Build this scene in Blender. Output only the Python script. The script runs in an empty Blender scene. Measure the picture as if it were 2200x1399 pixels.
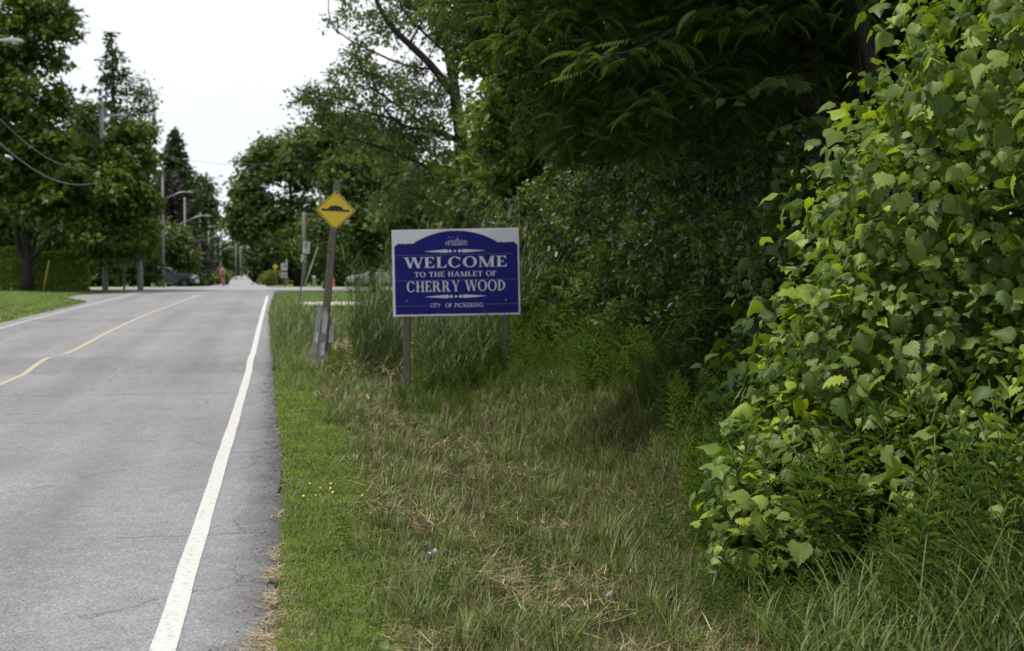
import bpy, bmesh, math, random
import numpy as np
from mathutils import Vector, Matrix

rng = np.random.default_rng(7)
random.seed(7)
scene = bpy.context.scene
COL = scene.collection
PI = math.pi
rad = math.radians

# ---------------------------------------------------------------- camera
CAM = Vector((0.0, 0.0, 1.6))
YAW, PITCH = math.atan(502 / 3055.0), math.atan(99.5 / 3055.0)
cd = bpy.data.cameras.new("camera")
cam = bpy.data.objects.new("camera", cd)
COL.objects.link(cam)
cam.location = CAM
cam.rotation_euler = (PI / 2 - PITCH, 0, -YAW)
cd.sensor_width = 36.0
cd.lens = 50.0
cd.clip_start = 0.05
cd.clip_end = 4000
cd.dof.use_dof = True
cd.dof.focus_distance = 8.6
cd.dof.aperture_fstop = 3.2
cd.dof.aperture_blades = 9
scene.camera = cam
FPX = 3055.5
FWD = Vector((math.sin(YAW) * math.cos(PITCH), math.cos(YAW) * math.cos(PITCH), -math.sin(PITCH)))
RGT = Vector((math.cos(YAW), -math.sin(YAW), 0))
UPV = RGT.cross(FWD)


def ray(px, py):
    return FWD * FPX + RGT * (px - 1100.0) + UPV * (699.5 - py)


def W(px, py, d):
    """the world point seen at pixel px, py of the photograph, d metres in front of the camera"""
    return CAM + ray(px, py) * (d / FPX)


# ---------------------------------------------------------------- world and sun: bright veiled sky
SUN_DIR = Vector((-0.33, 0.02, 0.94)).normalized()
elev = math.asin(SUN_DIR.z)
azim = math.atan2(SUN_DIR.x, SUN_DIR.y)
world = bpy.data.worlds.new("World")
scene.world = world
world.use_nodes = True
wn, wl = world.node_tree.nodes, world.node_tree.links
wn.clear()
wo = wn.new("ShaderNodeOutputWorld")
wb = wn.new("ShaderNodeBackground")
wb.inputs[1].default_value = 0.1
sky = wn.new("ShaderNodeTexSky")
sky.sky_type = 'NISHITA'
sky.sun_disc = False
sky.sun_elevation = elev
sky.sun_rotation = azim
sky.dust_density = 3.0
wtc = wn.new("ShaderNodeTexCoord")
wno = wn.new("ShaderNodeTexNoise")
wno.inputs["Scale"].default_value = 3.2
wno.inputs["Detail"].default_value = 6
wno.inputs["Roughness"].default_value = 0.55
wmap = wn.new("ShaderNodeMapping")
wmap.inputs["Scale"].default_value = (1, 1, 2.6)
wr = wn.new("ShaderNodeValToRGB")
wr.color_ramp.elements[0].position = 0.36
wr.color_ramp.elements[0].color = (0.86, 0.86, 0.86, 1)
wr.color_ramp.elements[1].position = 0.62
wr.color_ramp.elements[1].color = (1, 1, 1, 1)
wc = wn.new("ShaderNodeRGB")
wc.outputs[0].default_value = (8.0, 8.2, 8.5, 1)
wm = wn.new("ShaderNodeMixRGB")
wl.new(wtc.outputs["Generated"], wmap.inputs[0])
wl.new(wmap.outputs[0], wno.inputs["Vector"])
wl.new(wno.outputs[0], wr.inputs[0])
wl.new(wr.outputs[0], wm.inputs[0])
wl.new(sky.outputs[0], wm.inputs[1])
wl.new(wc.outputs[0], wm.inputs[2])
wl.new(wm.outputs[0], wb.inputs[0])
wl.new(wb.outputs[0], wo.inputs[0])

sd = bpy.data.lights.new("sun", 'SUN')
sd.energy = 3.1
sd.angle = rad(4)
sd.color = (1.0, 0.95, 0.86)
sun = bpy.data.objects.new("sun", sd)
COL.objects.link(sun)
sun.rotation_euler = SUN_DIR.to_track_quat('Z', 'Y').to_euler()
sun.location = (0, 0, 30)

vs = scene.view_settings
vs.view_transform = 'Standard'
vs.look = 'None'
vs.gamma = 1.0
vs.use_curve_mapping = False
vs.exposure = 0.38
scene.render.engine = 'CYCLES'
cy = scene.cycles
cy.max_bounces = 6
cy.diffuse_bounces = 3
cy.glossy_bounces = 2
cy.transmission_bounces = 4
cy.transparent_max_bounces = 4
cy.use_denoising = True
cy.caustics_reflective = False
cy.caustics_refractive = False
cy.sample_clamp_indirect = 6


# ---------------------------------------------------------------- node helpers
def new_mat(name):
    m = bpy.data.materials.new(name)
    m.use_nodes = True
    nt = m.node_tree
    return m, nt.nodes, nt.links, nt.nodes["Principled BSDF"]


def ramp(nodes, stops):
    r = nodes.new("ShaderNodeValToRGB")
    e = r.color_ramp.elements
    while len(e) < len(stops):
        e.new(0.5)
    for el, (p, c) in zip(e, stops):
        el.position = p
        el.color = (c[0], c[1], c[2], 1) if hasattr(c, "__len__") else (c, c, c, 1)
    return r


def noise(nodes, links, vec, scale, detail=3, rough=0.5):
    n = nodes.new("ShaderNodeTexNoise")
    n.inputs["Scale"].default_value = scale
    n.inputs["Detail"].default_value = detail
    n.inputs["Roughness"].default_value = rough
    if vec is not None:
        links.new(vec, n.inputs["Vector"])
    return n


def mixc(nodes, links, fac, a, b, mode='MIX'):
    m = nodes.new("ShaderNodeMixRGB")
    m.blend_type = mode
    for i, v in ((0, fac), (1, a), (2, b)):
        if isinstance(v, (int, float)):
            m.inputs[i].default_value = v
        elif isinstance(v, tuple):
            m.inputs[i].default_value = (v[0], v[1], v[2], 1)
        else:
            links.new(v, m.inputs[i])
    return m.outputs[0]


def mth(nodes, links, op, a, b=0.0, clamp=False):
    m = nodes.new("ShaderNodeMath")
    m.operation = op
    m.use_clamp = clamp
    for i, v in ((0, a), (1, b)):
        if isinstance(v, (int, float)):
            m.inputs[i].default_value = v
        else:
            links.new(v, m.inputs[i])
    return m.outputs[0]


def plain(name, col, rough=0.6, metal=0.0, var=0.12, scale=8.0, spec=0.4, bump=0.0):
    """a painted, wooden or plastic surface: one colour with a little uneven wear"""
    m, n, l, p = new_mat(name)
    tc = n.new("ShaderNodeTexCoord")
    no = noise(n, l, tc.outputs["Object"], scale, 5, 0.6)
    r = ramp(n, [(0.3, tuple(c * (1 - var) for c in col)), (0.7, tuple(min(1, c * (1 + var)) for c in col))])
    l.new(no.outputs[0], r.inputs[0])
    l.new(r.outputs[0], p.inputs["Base Color"])
    p.inputs["Roughness"].default_value = rough
    p.inputs["Metallic"].default_value = metal
    p.inputs["Specular IOR Level"].default_value = spec
    if bump:
        b = n.new("ShaderNodeBump")
        b.inputs["Strength"].default_value = bump
        b.inputs["Distance"].default_value = 0.01
        l.new(no.outputs[0], b.inputs["Height"])
        l.new(b.outputs[0], p.inputs["Normal"])
    return m


def leaf_mat(name, dark, light, trans=0.35, rough=0.5, spec=0.35, young=None, by_object=False, tcol=None):
    """leaves: colour goes from dark to light with the leaf's own tint, some light passes through the blade"""
    m, n, l, p = new_mat(name)
    if by_object:
        oi = n.new("ShaderNodeObjectInfo")
        t = oi.outputs["Random"]
    else:
        at = n.new("ShaderNodeAttribute")
        at.attribute_name = "tint"
        t = at.outputs["Fac"]
    stops = [(0.0, dark), (0.82, light)]
    if young:
        stops.append((0.995, young))
    r = ramp(n, stops)
    l.new(t, r.inputs[0])
    l.new(r.outputs[0], p.inputs["Base Color"])
    p.inputs["Roughness"].default_value = rough
    p.inputs["Specular IOR Level"].default_value = spec
    tb = n.new("ShaderNodeBsdfTranslucent")
    if tcol is None:
        tcol = (1.5, 1.55, 0.5)
    tm = n.new("ShaderNodeMixRGB")
    tm.blend_type = 'MULTIPLY'
    tm.inputs[0].default_value = 1
    l.new(r.outputs[0], tm.inputs[1])
    tm.inputs[2].default_value = (tcol[0], tcol[1], tcol[2], 1)
    l.new(tm.outputs[0], tb.inputs[0])
    mx = n.new("ShaderNodeMixShader")
    mx.inputs[0].default_value = trans
    out = n["Material Output"]
    l.new(p.outputs[0], mx.inputs[1])
    l.new(tb.outputs[0], mx.inputs[2])
    l.new(mx.outputs[0], out.inputs[0])
    return m


# ---------------------------------------------------------------- object helpers
def tag(o, label=None, cat=None, group=None, kind=None):
    if label:
        o["label"] = label
    if cat:
        o["category"] = cat
    if group:
        o["group"] = group
    if kind:
        o["kind"] = kind
    return o


def empty(name, loc, label, cat, group=None, rz=0.0):
    o = bpy.data.objects.new(name, None)
    COL.objects.link(o)
    o.location = loc
    o.rotation_euler = (0, 0, rz)
    o.empty_display_size = 0.2
    return tag(o, label, cat, group)


def link(name, me, mat=None, parent=None, smooth=False):
    o = bpy.data.objects.new(name, me)
    COL.objects.link(o)
    if mat is not None:
        for mm in (mat if isinstance(mat, (list, tuple)) else [mat]):
            me.materials.append(mm)
    if parent is not None:
        o.parent = parent
        o.matrix_parent_inverse = parent_inverse(parent)
    if smooth:
        me.polygons.foreach_set("use_smooth", [True] * len(me.polygons))
    return o


def world_of(o):
    m = Matrix.LocRotScale(o.location, o.rotation_euler, o.scale)
    if o.parent is not None:
        m = world_of(o.parent) @ o.matrix_parent_inverse @ m
    return m


def parent_inverse(p):
    return world_of(p).inverted()


def local(o, parent):
    """child whose own coordinates are its parent's"""
    o.parent = parent
    o.matrix_parent_inverse = Matrix()
    return o


def np_mesh(name, verts, faces, tint=None, smooth=False):
    """mesh from arrays: verts (n,3); faces (m,3) or (m,4)"""
    verts = np.ascontiguousarray(verts, dtype=np.float32)
    faces = np.ascontiguousarray(faces, dtype=np.int32)
    me = bpy.data.meshes.new(name)
    k = faces.shape[1]
    me.vertices.add(len(verts))
    me.vertices.foreach_set("co", verts.ravel())
    me.loops.add(faces.size)
    me.loops.foreach_set("vertex_index", faces.ravel())
    me.polygons.add(len(faces))
    me.polygons.foreach_set("loop_start", np.arange(0, faces.size, k, dtype=np.int32))
    if smooth:
        me.polygons.foreach_set("use_smooth", np.ones(len(faces), dtype=bool))
    if tint is not None:
        a = me.attributes.new("tint", 'FLOAT', 'POINT')
        a.data.foreach_set("value", np.ascontiguousarray(tint, dtype=np.float32))
    me.update(calc_edges=True)
    return me


class MB:
    """collects solids into one mesh"""

    def __init__(self):
        self.v, self.f = [], []

    def add(self, vs_, fs_):
        o = len(self.v)
        self.v += [tuple(x) for x in vs_]
        self.f += [tuple(i + o for i in f) for f in fs_]
        return self

    def box(self, c, s, M=None):
        cx, cy_, cz = c
        sx, sy, sz = s[0] / 2, s[1] / 2, s[2] / 2
        vs_ = [Vector((cx + a * sx, cy_ + b * sy, cz + e * sz)) for e in (-1, 1) for b in (-1, 1) for a in (-1, 1)]
        if M is not None:
            vs_ = [M @ v for v in vs_]
        return self.add(vs_, [(0, 2, 3, 1), (4, 5, 7, 6), (0, 1, 5, 4), (2, 6, 7, 3), (0, 4, 6, 2), (1, 3, 7, 5)])

    def prism(self, poly, y0, y1, M=None):
        """polygon of (x, z) pairs extruded along y"""
        n = len(poly)
        vs_ = [Vector((x, y0, z)) for x, z in poly] + [Vector((x, y1, z)) for x, z in poly]
        if M is not None:
            vs_ = [M @ v for v in vs_]
        fs_ = [tuple(range(n)), tuple(range(2 * n - 1, n - 1, -1))]
        fs_ += [(i, i + n, (i + 1) % n + n, (i + 1) % n) for i in range(n)]
        return self.add(vs_, fs_)

    def tube(self, pts, radii, sides=8, caps=True):
        pts = [Vector(p) for p in pts]
        if not hasattr(radii, "__len__"):
            radii = [radii] * len(pts)
        rings = []
        ref = Vector((0.31, 0.17, 0.93))
        o = len(self.v)
        for i, p in enumerate(pts):
            t = (pts[min(i + 1, len(pts) - 1)] - pts[max(i - 1, 0)]).normalized()
            if abs(t.dot(ref)) > 0.97:
                ref = Vector((0.95, 0.2, 0.1))
            a = t.cross(ref).normalized()
            b = t.cross(a)
            for k in range(sides):
                q = 2 * PI * k / sides
                self.v.append(tuple(p + (a * math.cos(q) + b * math.sin(q)) * radii[i]))
        for i in range(len(pts) - 1):
            for k in range(sides):
                k2 = (k + 1) % sides
                self.f.append((o + i * sides + k, o + i * sides + k2, o + (i + 1) * sides + k2, o + (i + 1) * sides + k))
        if caps:
            self.f.append(tuple(o + k for k in reversed(range(sides))))
            self.f.append(tuple(o + (len(pts) - 1) * sides + k for k in range(sides)))
        return self

    def lathe(self, prof, sides=16, M=None):
        """profile of (r, z) turned round z"""
        o = len(self.v)
        for r, z in prof:
            for k in range(sides):
                q = 2 * PI * k / sides
                v = Vector((r * math.cos(q), r * math.sin(q), z))
                self.v.append(tuple(M @ v if M is not None else v))
        for i in range(len(prof) - 1):
            for k in range(sides):
                k2 = (k + 1) % sides
                self.f.append((o + i * sides + k, o + i * sides + k2, o + (i + 1) * sides + k2, o + (i + 1) * sides + k))
        self.f.append(tuple(o + k for k in reversed(range(sides))))
        self.f.append(tuple(o + (len(prof) - 1) * sides + k for k in range(sides)))
        return self

    def build(self, name, mat=None, parent=None, smooth=False, bevel=0.0, loc=None):
        me = bpy.data.meshes.new(name)
        me.from_pydata(self.v, [], self.f)
        me.update()
        o = link(name, me, mat, parent, smooth)
        if bevel:
            b = o.modifiers.new("bevel", 'BEVEL')
            b.width = bevel
            b.segments = 2
            b.limit_method = 'ANGLE'
            b.angle_limit = rad(35)
        if loc is not None:
            o.location = loc
        return o


# ---------------------------------------------------------------- terrain
KY = np.array([-60, 0, 18, 24, 30, 35, 42, 50, 60, 72, 82, 92, 102, 115, 140, 170, 250, 330, 400, 520, 700, 1500.])
KZ = np.array([0, 0, 0.0, 0.03, 0.14, 0.28, 0.42, 0.55, 0.70, 0.87, 1.00, 1.08, 1.08, 0.97, 0.90, 0.88, 1.0, 2.0, 3.2, 5.5, 6.0, 6.0])
_yy = np.linspace(-60, 1500, 15601)
_zz = np.interp(_yy, KY, KZ)
_k = np.hanning(61)
_k /= _k.sum()
_zz = np.convolve(np.pad(_zz, 30, mode='edge'), _k, mode='valid')


def R(Y):
    return np.interp(Y, _yy, _zz)


def hump(Y):
    t = np.clip((np.asarray(Y, float) - 24.2) / 4.2, 0, 1)
    return 0.085 * np.sin(t * PI) ** 1.3


def ctr(Y):
    """sideways shift of the road beyond the crossing"""
    return -0.0125 * np.maximum(0, np.asarray(Y, float) - 98)


def fnoise(x, y, s=1.0, seed=0.0):
    """smooth value noise from a few crossed waves, about -1..1"""
    x, y = np.asarray(x, float) * s, np.asarray(y, float) * s
    return (np.sin(1.7 * x + 2.3 * y + seed) * np.cos(2.9 * x - 1.3 * y + 1.7 * seed) + 0.6 * np.sin(4.3 * x - 3.7 * y + 2.1 * seed)
            * np.cos(3.1 * x + 5.3 * y + seed) + 0.35 * np.sin(9.1 * x + 7.7 * y + 3 * seed) * np.cos(8.3 * x - 9.7 * y)) / 1.6


def sm(a, b, x):
    t = np.clip((np.asarray(x, float) - a) / (b - a), 0, 1)
    return t * t * (3 - 2 * t)


EDGE_L = -7.5


def edge_r(Y):
    return np.interp(Y, [0, 12, 24, 45, 70], [-0.06, 0.03, -0.08, -0.28, -0.2])


def flare(Y):
    return 1.8 * sm(58, 67, Y) * (1 - sm(70, 74, Y)) + 1.0 * sm(77, 80, Y) ** 2


def H(X, Y):
    X, Y = np.asarray(X, float), np.asarray(Y, float)
    base = R(Y)
    near = 1 - sm(46, 60, Y)
    # right verge: a shallow swale, then the bank under the wood
    ditch = -0.17 * sm(0.7, 1.7, X) * (1 - sm(2.6, 3.6, X)) * (1 - sm(15, 19, Y)) - 0.10 * sm(0.9, 2.0, X) * (1 - sm(2.6, 3.6, X)) * sm(15, 19, Y)
    x0 = np.interp(Y, [4, 8, 14, 20, 30], [2.7, 2.6, 2.25, 2.0, 2.2])
    bank = 0.42 * sm(x0, x0 + 1.7, X) * (1 - 0.4 * sm(24, 34, Y)) + 0.35 * sm(5.0, 9.0, X)
    bump = (0.045 * fnoise(X, Y, 1.1, 1.0) + 0.025 * fnoise(X, Y, 2.9, 3.0)) * sm(0.3, 1.0, X)
    right = (ditch + bank + bump) * near
    # left: ditch, then a lawn level with the crossing
    lf = sm(20, 34, Y) * (1 - sm(68, 77, Y))
    X = np.where(X < -4, X + flare(Y), X)
    lawn = np.maximum(1.02 - base, 0) * sm(-11.0, -13.4, X) * sm(24, 40, Y) * (1 - sm(72, 80, Y))
    dl = -0.42 * sm(-8.0, -9.6, X) * (1 - sm(-10.2, -12.4, X)) * lf
    left = lawn + dl + 0.02 * fnoise(X, Y, 0.7, 2.0) * sm(-7.9, -9.0, X) * lf
    on_road = (X > EDGE_L - 0.05 + ctr(Y) - 0 * Y) & (X < edge_r(Y) + ctr(Y))
    cross = (Y > 79) & (Y < 94)
    z = base - 0.012 + np.where(X > -4, right, left)
    z = np.where(on_road | cross, base - 0.07, z)
    z = np.where((Y > 94) & (np.abs(X + 3.9 - ctr(Y)) < 4.2), base - 0.12 - 0.3 * sm(150, 300, Y), z)
    far = sm(200, 420, Y) * 5.0 * sm(25, 160, np.abs(X + 6))
    return z + far


def Hs(x, y):
    return float(H(x, y))


# ---------------------------------------------------------------- ground and road materials
def pos_nodes(n, l):
    g = n.new("ShaderNodeNewGeometry")
    s = n.new("ShaderNodeSeparateXYZ")
    l.new(g.outputs["Position"], s.inputs[0])
    return g.outputs["Position"], s.outputs[0], s.outputs[1], s.outputs[2]


def soil_mat():
    m, n, l, p = new_mat("soil_and_turf")
    P, x, y, z = pos_nodes(n, l)
    n1 = noise(n, l, P, 0.9, 5, 0.6)
    n2 = noise(n, l, P, 14, 5, 0.7)
    c1 = ramp(n, [(0.35, (0.020, 0.028, 0.009)), (0.62, (0.040, 0.030, 0.018))])
    l.new(n1.outputs[0], c1.inputs[0])
    c2 = ramp(n, [(0.3, 0.55), (0.7, 1.3)])
    l.new(n2.outputs[0], c2.inputs[0])
    near = mixc(n, l, 1.0, c1.outputs[0], c2.outputs[0], 'MULTIPLY')
    gr = ramp(n, [(0.3, (0.065, 0.115, 0.02)), (0.7, (0.10, 0.15, 0.03))])
    l.new(n1.outputs[0], gr.inputs[0])
    lawn = mixc(n, l, 1.0, gr.outputs[0], c2.outputs[0], 'MULTIPLY')
    f = mth(n, l, 'LESS_THAN', x, -5.0)
    f2 = mth(n, l, 'GREATER_THAN', y, 44.0)
    fac = mth(n, l, 'MAXIMUM', f, f2)
    l.new(mixc(n, l, fac, near, lawn), p.inputs["Base Color"])
    p.inputs["Roughness"].default_value = 0.95
    p.inputs["Specular IOR Level"].default_value = 0.1
    b = n.new("ShaderNodeBump")
    b.inputs["Strength"].default_value = 0.6
    b.inputs["Distance"].default_value = 0.03
    l.new(n2.outputs[0], b.inputs["Height"])
    l.new(b.outputs[0], p.inputs["Normal"])
    return m


def asphalt_mat(name, lo, hi, detail=True):
    m, n, l, p = new_mat(name)
    P, x, y, z = pos_nodes(n, l)
    big = noise(n, l, P, 0.35, 4, 0.6)
    mid = noise(n, l, P, 5.0, 4, 0.6)
    fine = noise(n, l, P, 210, 2, 0.8)
    vor = n.new("ShaderNodeTexVoronoi")
    vor.inputs["Scale"].default_value = 95
    l.new(P, vor.inputs["Vector"])
    c = ramp(n, [(0.3, lo), (0.7, hi)])
    l.new(big.outputs[0], c.inputs[0])
    col = c.outputs[0]
    r2 = ramp(n, [(0.3, 0.9), (0.7, 1.1)])
    l.new(mid.outputs[0], r2.inputs[0])
    col = mixc(n, l, 1.0, col, r2.outputs[0], 'MULTIPLY')
    if detail:
        # stones of the surface: each its own grey, dark gaps between
        st = ramp(n, [(0.0, 0.55), (0.5, 1.0), (1.0, 1.55)])
        l.new(vor.outputs["Color"], st.inputs[0])
        col = mixc(n, l, 0.95, col, st.outputs[0], 'MULTIPLY')
        r3 = ramp(n, [(0.3, 0.72), (0.68, 1.3)])
        l.new(fine.outputs[0], r3.inputs[0])
        col = mixc(n, l, 0.8, col, r3.outputs[0], 'MULTIPLY')
        # two polished wheel tracks in each lane
        map_ = n.new("ShaderNodeMapping")
        map_.inputs["Scale"].default_value = (0.55, 0.035, 0.1)
        l.new(P, map_.inputs[0])
        lane = noise(n, l, map_.outputs[0], 3.0, 3, 0.5)
        r4 = ramp(n, [(0.3, 0.88), (0.7, 1.1)])
        l.new(lane.outputs[0], r4.inputs[0])
        col = mixc(n, l, 1.0, col, r4.outputs[0], 'MULTIPLY')
        # worn wheel paths, darker than the strips between
        for xw in (-1.55, -3.1, -5.1, -6.4):
            wv = mth(n, l, 'ABSOLUTE', mth(n, l, 'SUBTRACT', mth(n, l, 'ADD', x, mth(n, l, 'MULTIPLY', lane.outputs[0], 0.3)), xw + 0.15))
            wr_ = ramp(n, [(0.0, 0.87), (1.0, 1.0)])
            l.new(mth(n, l, 'MULTIPLY', wv, 2.2, True), wr_.inputs[0])
            col = mixc(n, l, 1.0, col, wr_.outputs[0], 'MULTIPLY')
        # oil spots and blotches
        ob = noise(n, l, P, 1.7, 3, 0.5)
        orr = ramp(n, [(0.66, 1.0), (0.74, 0.86)])
        l.new(ob.outputs[0], orr.inputs[0])
        col = mixc(n, l, 1.0, col, orr.outputs[0], 'MULTIPLY')
        # hairline cracks, here and there
        cm = n.new("ShaderNodeMapping")
        cm.inputs["Scale"].default_value = (0.5, 0.28, 0.5)
        l.new(P, cm.inputs[0])
        cn = noise(n, l, P, 1.3, 5, 0.7)
        cv = mixc(n, l, 0.22, cm.outputs[0], cn.outputs["Color"])
        vc = n.new("ShaderNodeTexVoronoi")
        vc.feature = 'DISTANCE_TO_EDGE'
        vc.inputs["Scale"].default_value = 1.0
        l.new(cv, vc.inputs["Vector"])
        ck = mth(n, l, 'LESS_THAN', vc.outputs["Distance"], 0.0035)
        cmk = noise(n, l, P, 0.5, 2, 0.5)
        ck = mth(n, l, 'MULTIPLY', ck, mth(n, l, 'GREATER_THAN', cmk.outputs[0], 0.50))
        col = mixc(n, l, mth(n, l, 'MULTIPLY', ck, 0.55), col, (0.06, 0.06, 0.062))
        # a dark, crumbling outer edge
        wob = noise(n, l, P, 3.0, 5, 0.7)
        e = mth(n, l, 'ADD', x, mth(n, l, 'MULTIPLY', mth(n, l, 'SUBTRACT', wob.outputs[0], 0.5), 0.35))
        er = ramp(n, [(0.0, 1.0), (0.28, 0.86), (1.0, 0.30)])
        l.new(mth(n, l, 'MULTIPLY', mth(n, l, 'ADD', e, 0.36), 2.6, True), er.inputs[0])
        col = mixc(n, l, 1.0, col, er.outputs[0], 'MULTIPLY')
        # the hump is of a darker later asphalt, scuffed
        hy = mth(n, l, 'SUBTRACT', mth(n, l, 'ABSOLUTE', mth(n, l, 'SUBTRACT', y, 26.3)), mth(n, l, 'MULTIPLY', wob.outputs[0], 0.25))
        hf = mth(n, l, 'LESS_THAN', hy, 1.95)
        hn = noise(n, l, map_.outputs[0], 9.0, 4, 0.6)
        hr = ramp(n, [(0.3, 0.80), (0.75, 0.99)])
        l.new(hn.outputs[0], hr.inputs[0])
        col = mixc(n, l, hf, col, mixc(n, l, 1.0, col, hr.outputs[0], 'MULTIPLY'))
        # cracks across the road
        wy = noise(n, l, P, 2.2, 5, 0.65)
        yy = mth(n, l, 'ADD', y, mth(n, l, 'MULTIPLY', mth(n, l, 'SUBTRACT', wy.outputs[0], 0.5), 0.35))
        for yc, x0, x1, wd in ((9.05, -1.0, 0.2, 0.013), (20.2, -6.0, 0.1, 0.022), (15.4, -0.45, 0.1, 0.012), (8.1, -2.3, -1.9, 0.01), (17.5, -3.2, -2.7, 0.02), (19.2, -1.2, -0.9, 0.03), (38.5, -7.0, 0, 0.04), (11.6, -0.3, 0.1, 0.014)):
            a = mth(n, l, 'LESS_THAN', mth(n, l, 'ABSOLUTE', mth(n, l, 'SUBTRACT', yy, yc)), wd)
            a = mth(n, l, 'MULTIPLY', a, mth(n, l, 'GREATER_THAN', x, x0))
            a = mth(n, l, 'MULTIPLY', a, mth(n, l, 'LESS_THAN', x, x1))
            a = mth(n, l, 'MULTIPLY', a, 0.6)
            col = mixc(n, l, a, col, (0.05, 0.05, 0.052))
    l.new(col, p.inputs["Base Color"])
    p.inputs["Roughness"].default_value = 0.85
    p.inputs["Specular IOR Level"].default_value = 0.25
    if detail:
        b = n.new("ShaderNodeBump")
        b.inputs["Strength"].default_value = 0.55
        b.inputs["Distance"].default_value = 0.006
        l.new(vor.outputs["Distance"], b.inputs["Height"])
        l.new(b.outputs[0], p.inputs["Normal"])
    return m


def paint_mat(name, col, wear):
    m, n, l, p = new_mat(name)
    P, x, y, z = pos_nodes(n, l)
    a = noise(n, l, P, 26, 6, 0.7)
    mp = n.new("ShaderNodeMapping")
    mp.inputs["Scale"].default_value = (5, 40, 5)
    l.new(P, mp.inputs[0])
    b = noise(n, l, mp.outputs[0], 3, 4, 0.6)
    s = mth(n, l, 'ADD', mth(n, l, 'MULTIPLY', a.outputs[0], 0.6), mth(n, l, 'MULTIPLY', b.outputs[0], 0.4))
    r = ramp(n, [(wear - 0.05, (0.19, 0.19, 0.19)), (wear + 0.04, col)])
    l.new(s, r.inputs[0])
    l.new(r.outputs[0], p.inputs["Base Color"])
    p.inputs["Roughness"].default_value = 0.7
    return m


M = {}
M['soil'] = soil_mat()
M['asphalt'] = asphalt_mat("worn_asphalt", (0.168, 0.164, 0.174), (0.212, 0.207, 0.219))
M['asphalt_far'] = asphalt_mat("pale_asphalt", (0.205, 0.20, 0.208), (0.26, 0.255, 0.264), False)
M['concrete'] = plain("pale_gravel", (0.42, 0.40, 0.37), 0.9, 0, 0.2, 3)
M['white_line'] = paint_mat("white_road_paint", (0.47, 0.47, 0.455), 0.435)
M['white_old'] = paint_mat("old_white_road_paint", (0.36, 0.36, 0.355), 0.42)
M['yellow_line'] = paint_mat("yellow_road_paint", (0.35, 0.33, 0.21), 0.44)


# ---------------------------------------------------------------- the setting
def grid(name, xs, ys, zf, mat, label, keep=None, parent=None):
    X, Y = np.meshgrid(xs, ys)
    Z = zf(X, Y)
    v = np.stack([X.ravel(), Y.ravel(), Z.ravel()], 1)
    nx, ny = len(xs), len(ys)
    i = np.arange((ny - 1) * (nx - 1))
    r, c = i // (nx - 1), i % (nx - 1)
    a = r * nx + c
    f = np.stack([a, a + 1, a + nx + 1, a + nx], 1)
    me = np_mesh(name, v, f, smooth=True)
    o = link(name, me, mat, parent)
    return tag(o, label, None, None, 'structure')


def spaced(*segs):
    out = []
    for a, b, s in segs:
        out.append(np.arange(a, b, s))
    out.append([segs[-1][1]])
    return np.concatenate(out)


gx = spaced((-900, -100, 50), (-100, -30, 7), (-30, -14, 1), (-14, -7.6, 0.3), (-7.6, -7.4, 0.05), (-7.4, -0.5, 0.8), (-0.5, 0.2, 0.05), (0.2, 5, 0.2), (5, 12, 0.7), (12, 40, 4), (40, 100, 12), (100, 900, 50))
gy = spaced((-30, 4, 2), (4, 30, 0.25), (30, 78, 0.8), (78, 80, 0.25), (80, 93, 1), (93, 95, 0.25), (95, 180, 3), (180, 600, 12), (600, 1600, 60))
grid("ground", gx, gy, H, M['soil'], "soil and rough turf beside the road, rising towards the crossing")


def strip(name, x_left, x_right, ys, dz, mat, label, nx=2, parent=None):
    """a sheet that follows the road: x_left and x_right are functions of y"""
    ys = np.asarray(ys, float)
    v = []
    for y in ys:
        xl, xr = x_left(y), x_right(y)
        for k in range(nx):
            x = xl + (xr - xl) * k / (nx - 1)
            v.append((x, y, float(R(y) + hump(y)) + dz))
    f = []
    for j in range(len(ys) - 1):
        for k in range(nx - 1):
            a = j * nx + k
            f.append((a, a + 1, a + nx + 1, a + nx))
    me = bpy.data.meshes.new(name)
    me.from_pydata(v, [], f)
    me.update()
    o = link(name, me, mat, parent, True)
    return tag(o, label, None, None, None if parent else 'structure')


ry = spaced((-25, 4, 1), (4, 23.5, 0.25), (23.5, 29, 0.1), (29, 95, 0.7))


def ragged_edge(y):
    e = float(edge_r(y)) + 0.035 * float(fnoise(0.3, y, 1.5, 4)) + 0.018 * float(fnoise(1.3, y, 5.1, 2))
    return e + 6.0 * float(sm(70, 80, y)) ** 2          # the corner opens into the side street


def left_edge(y):
    return EDGE_L - float(flare(y)) - 0.02 * float(fnoise(2.2, y, 1.2, 1))


road = strip("road", left_edge, ragged_edge, ry, 0.0, M['asphalt'], "grey worn asphalt two-lane road with a speed hump", 24)
road_far = strip("road", lambda y: -7.2 + float(ctr(y)), lambda y: -0.6 + float(ctr(y)), spaced((92, 250, 3), (250, 620, 8)), 0.006, M['asphalt_far'],
                 "pale asphalt road beyond the crossing, climbing to the far hill", 3)
# crossing street
v, f = [], []
cx_ = list(spaced((-160, -20, 10), (-20, 12, 1), (12, 160, 10)))
for i, x in enumerate(cx_):
    for y in (80.0, 82.5, 85, 87.5, 90, 93.0):
        v.append((x, y, float(R(y)) + 0.014))
for i in range(len(cx_) - 1):
    for k in range(5):
        a = i * 6 + k
        f.append((a, a + 6, a + 7, a + 1))
me = bpy.data.meshes.new("side_street")
me.from_pydata(v, [], f)
me.update()
tag(link("side_street", me, M['asphalt_far'], None, True), "pale asphalt side street crossing at the top of the rise", None, None, 'structure')

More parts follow.
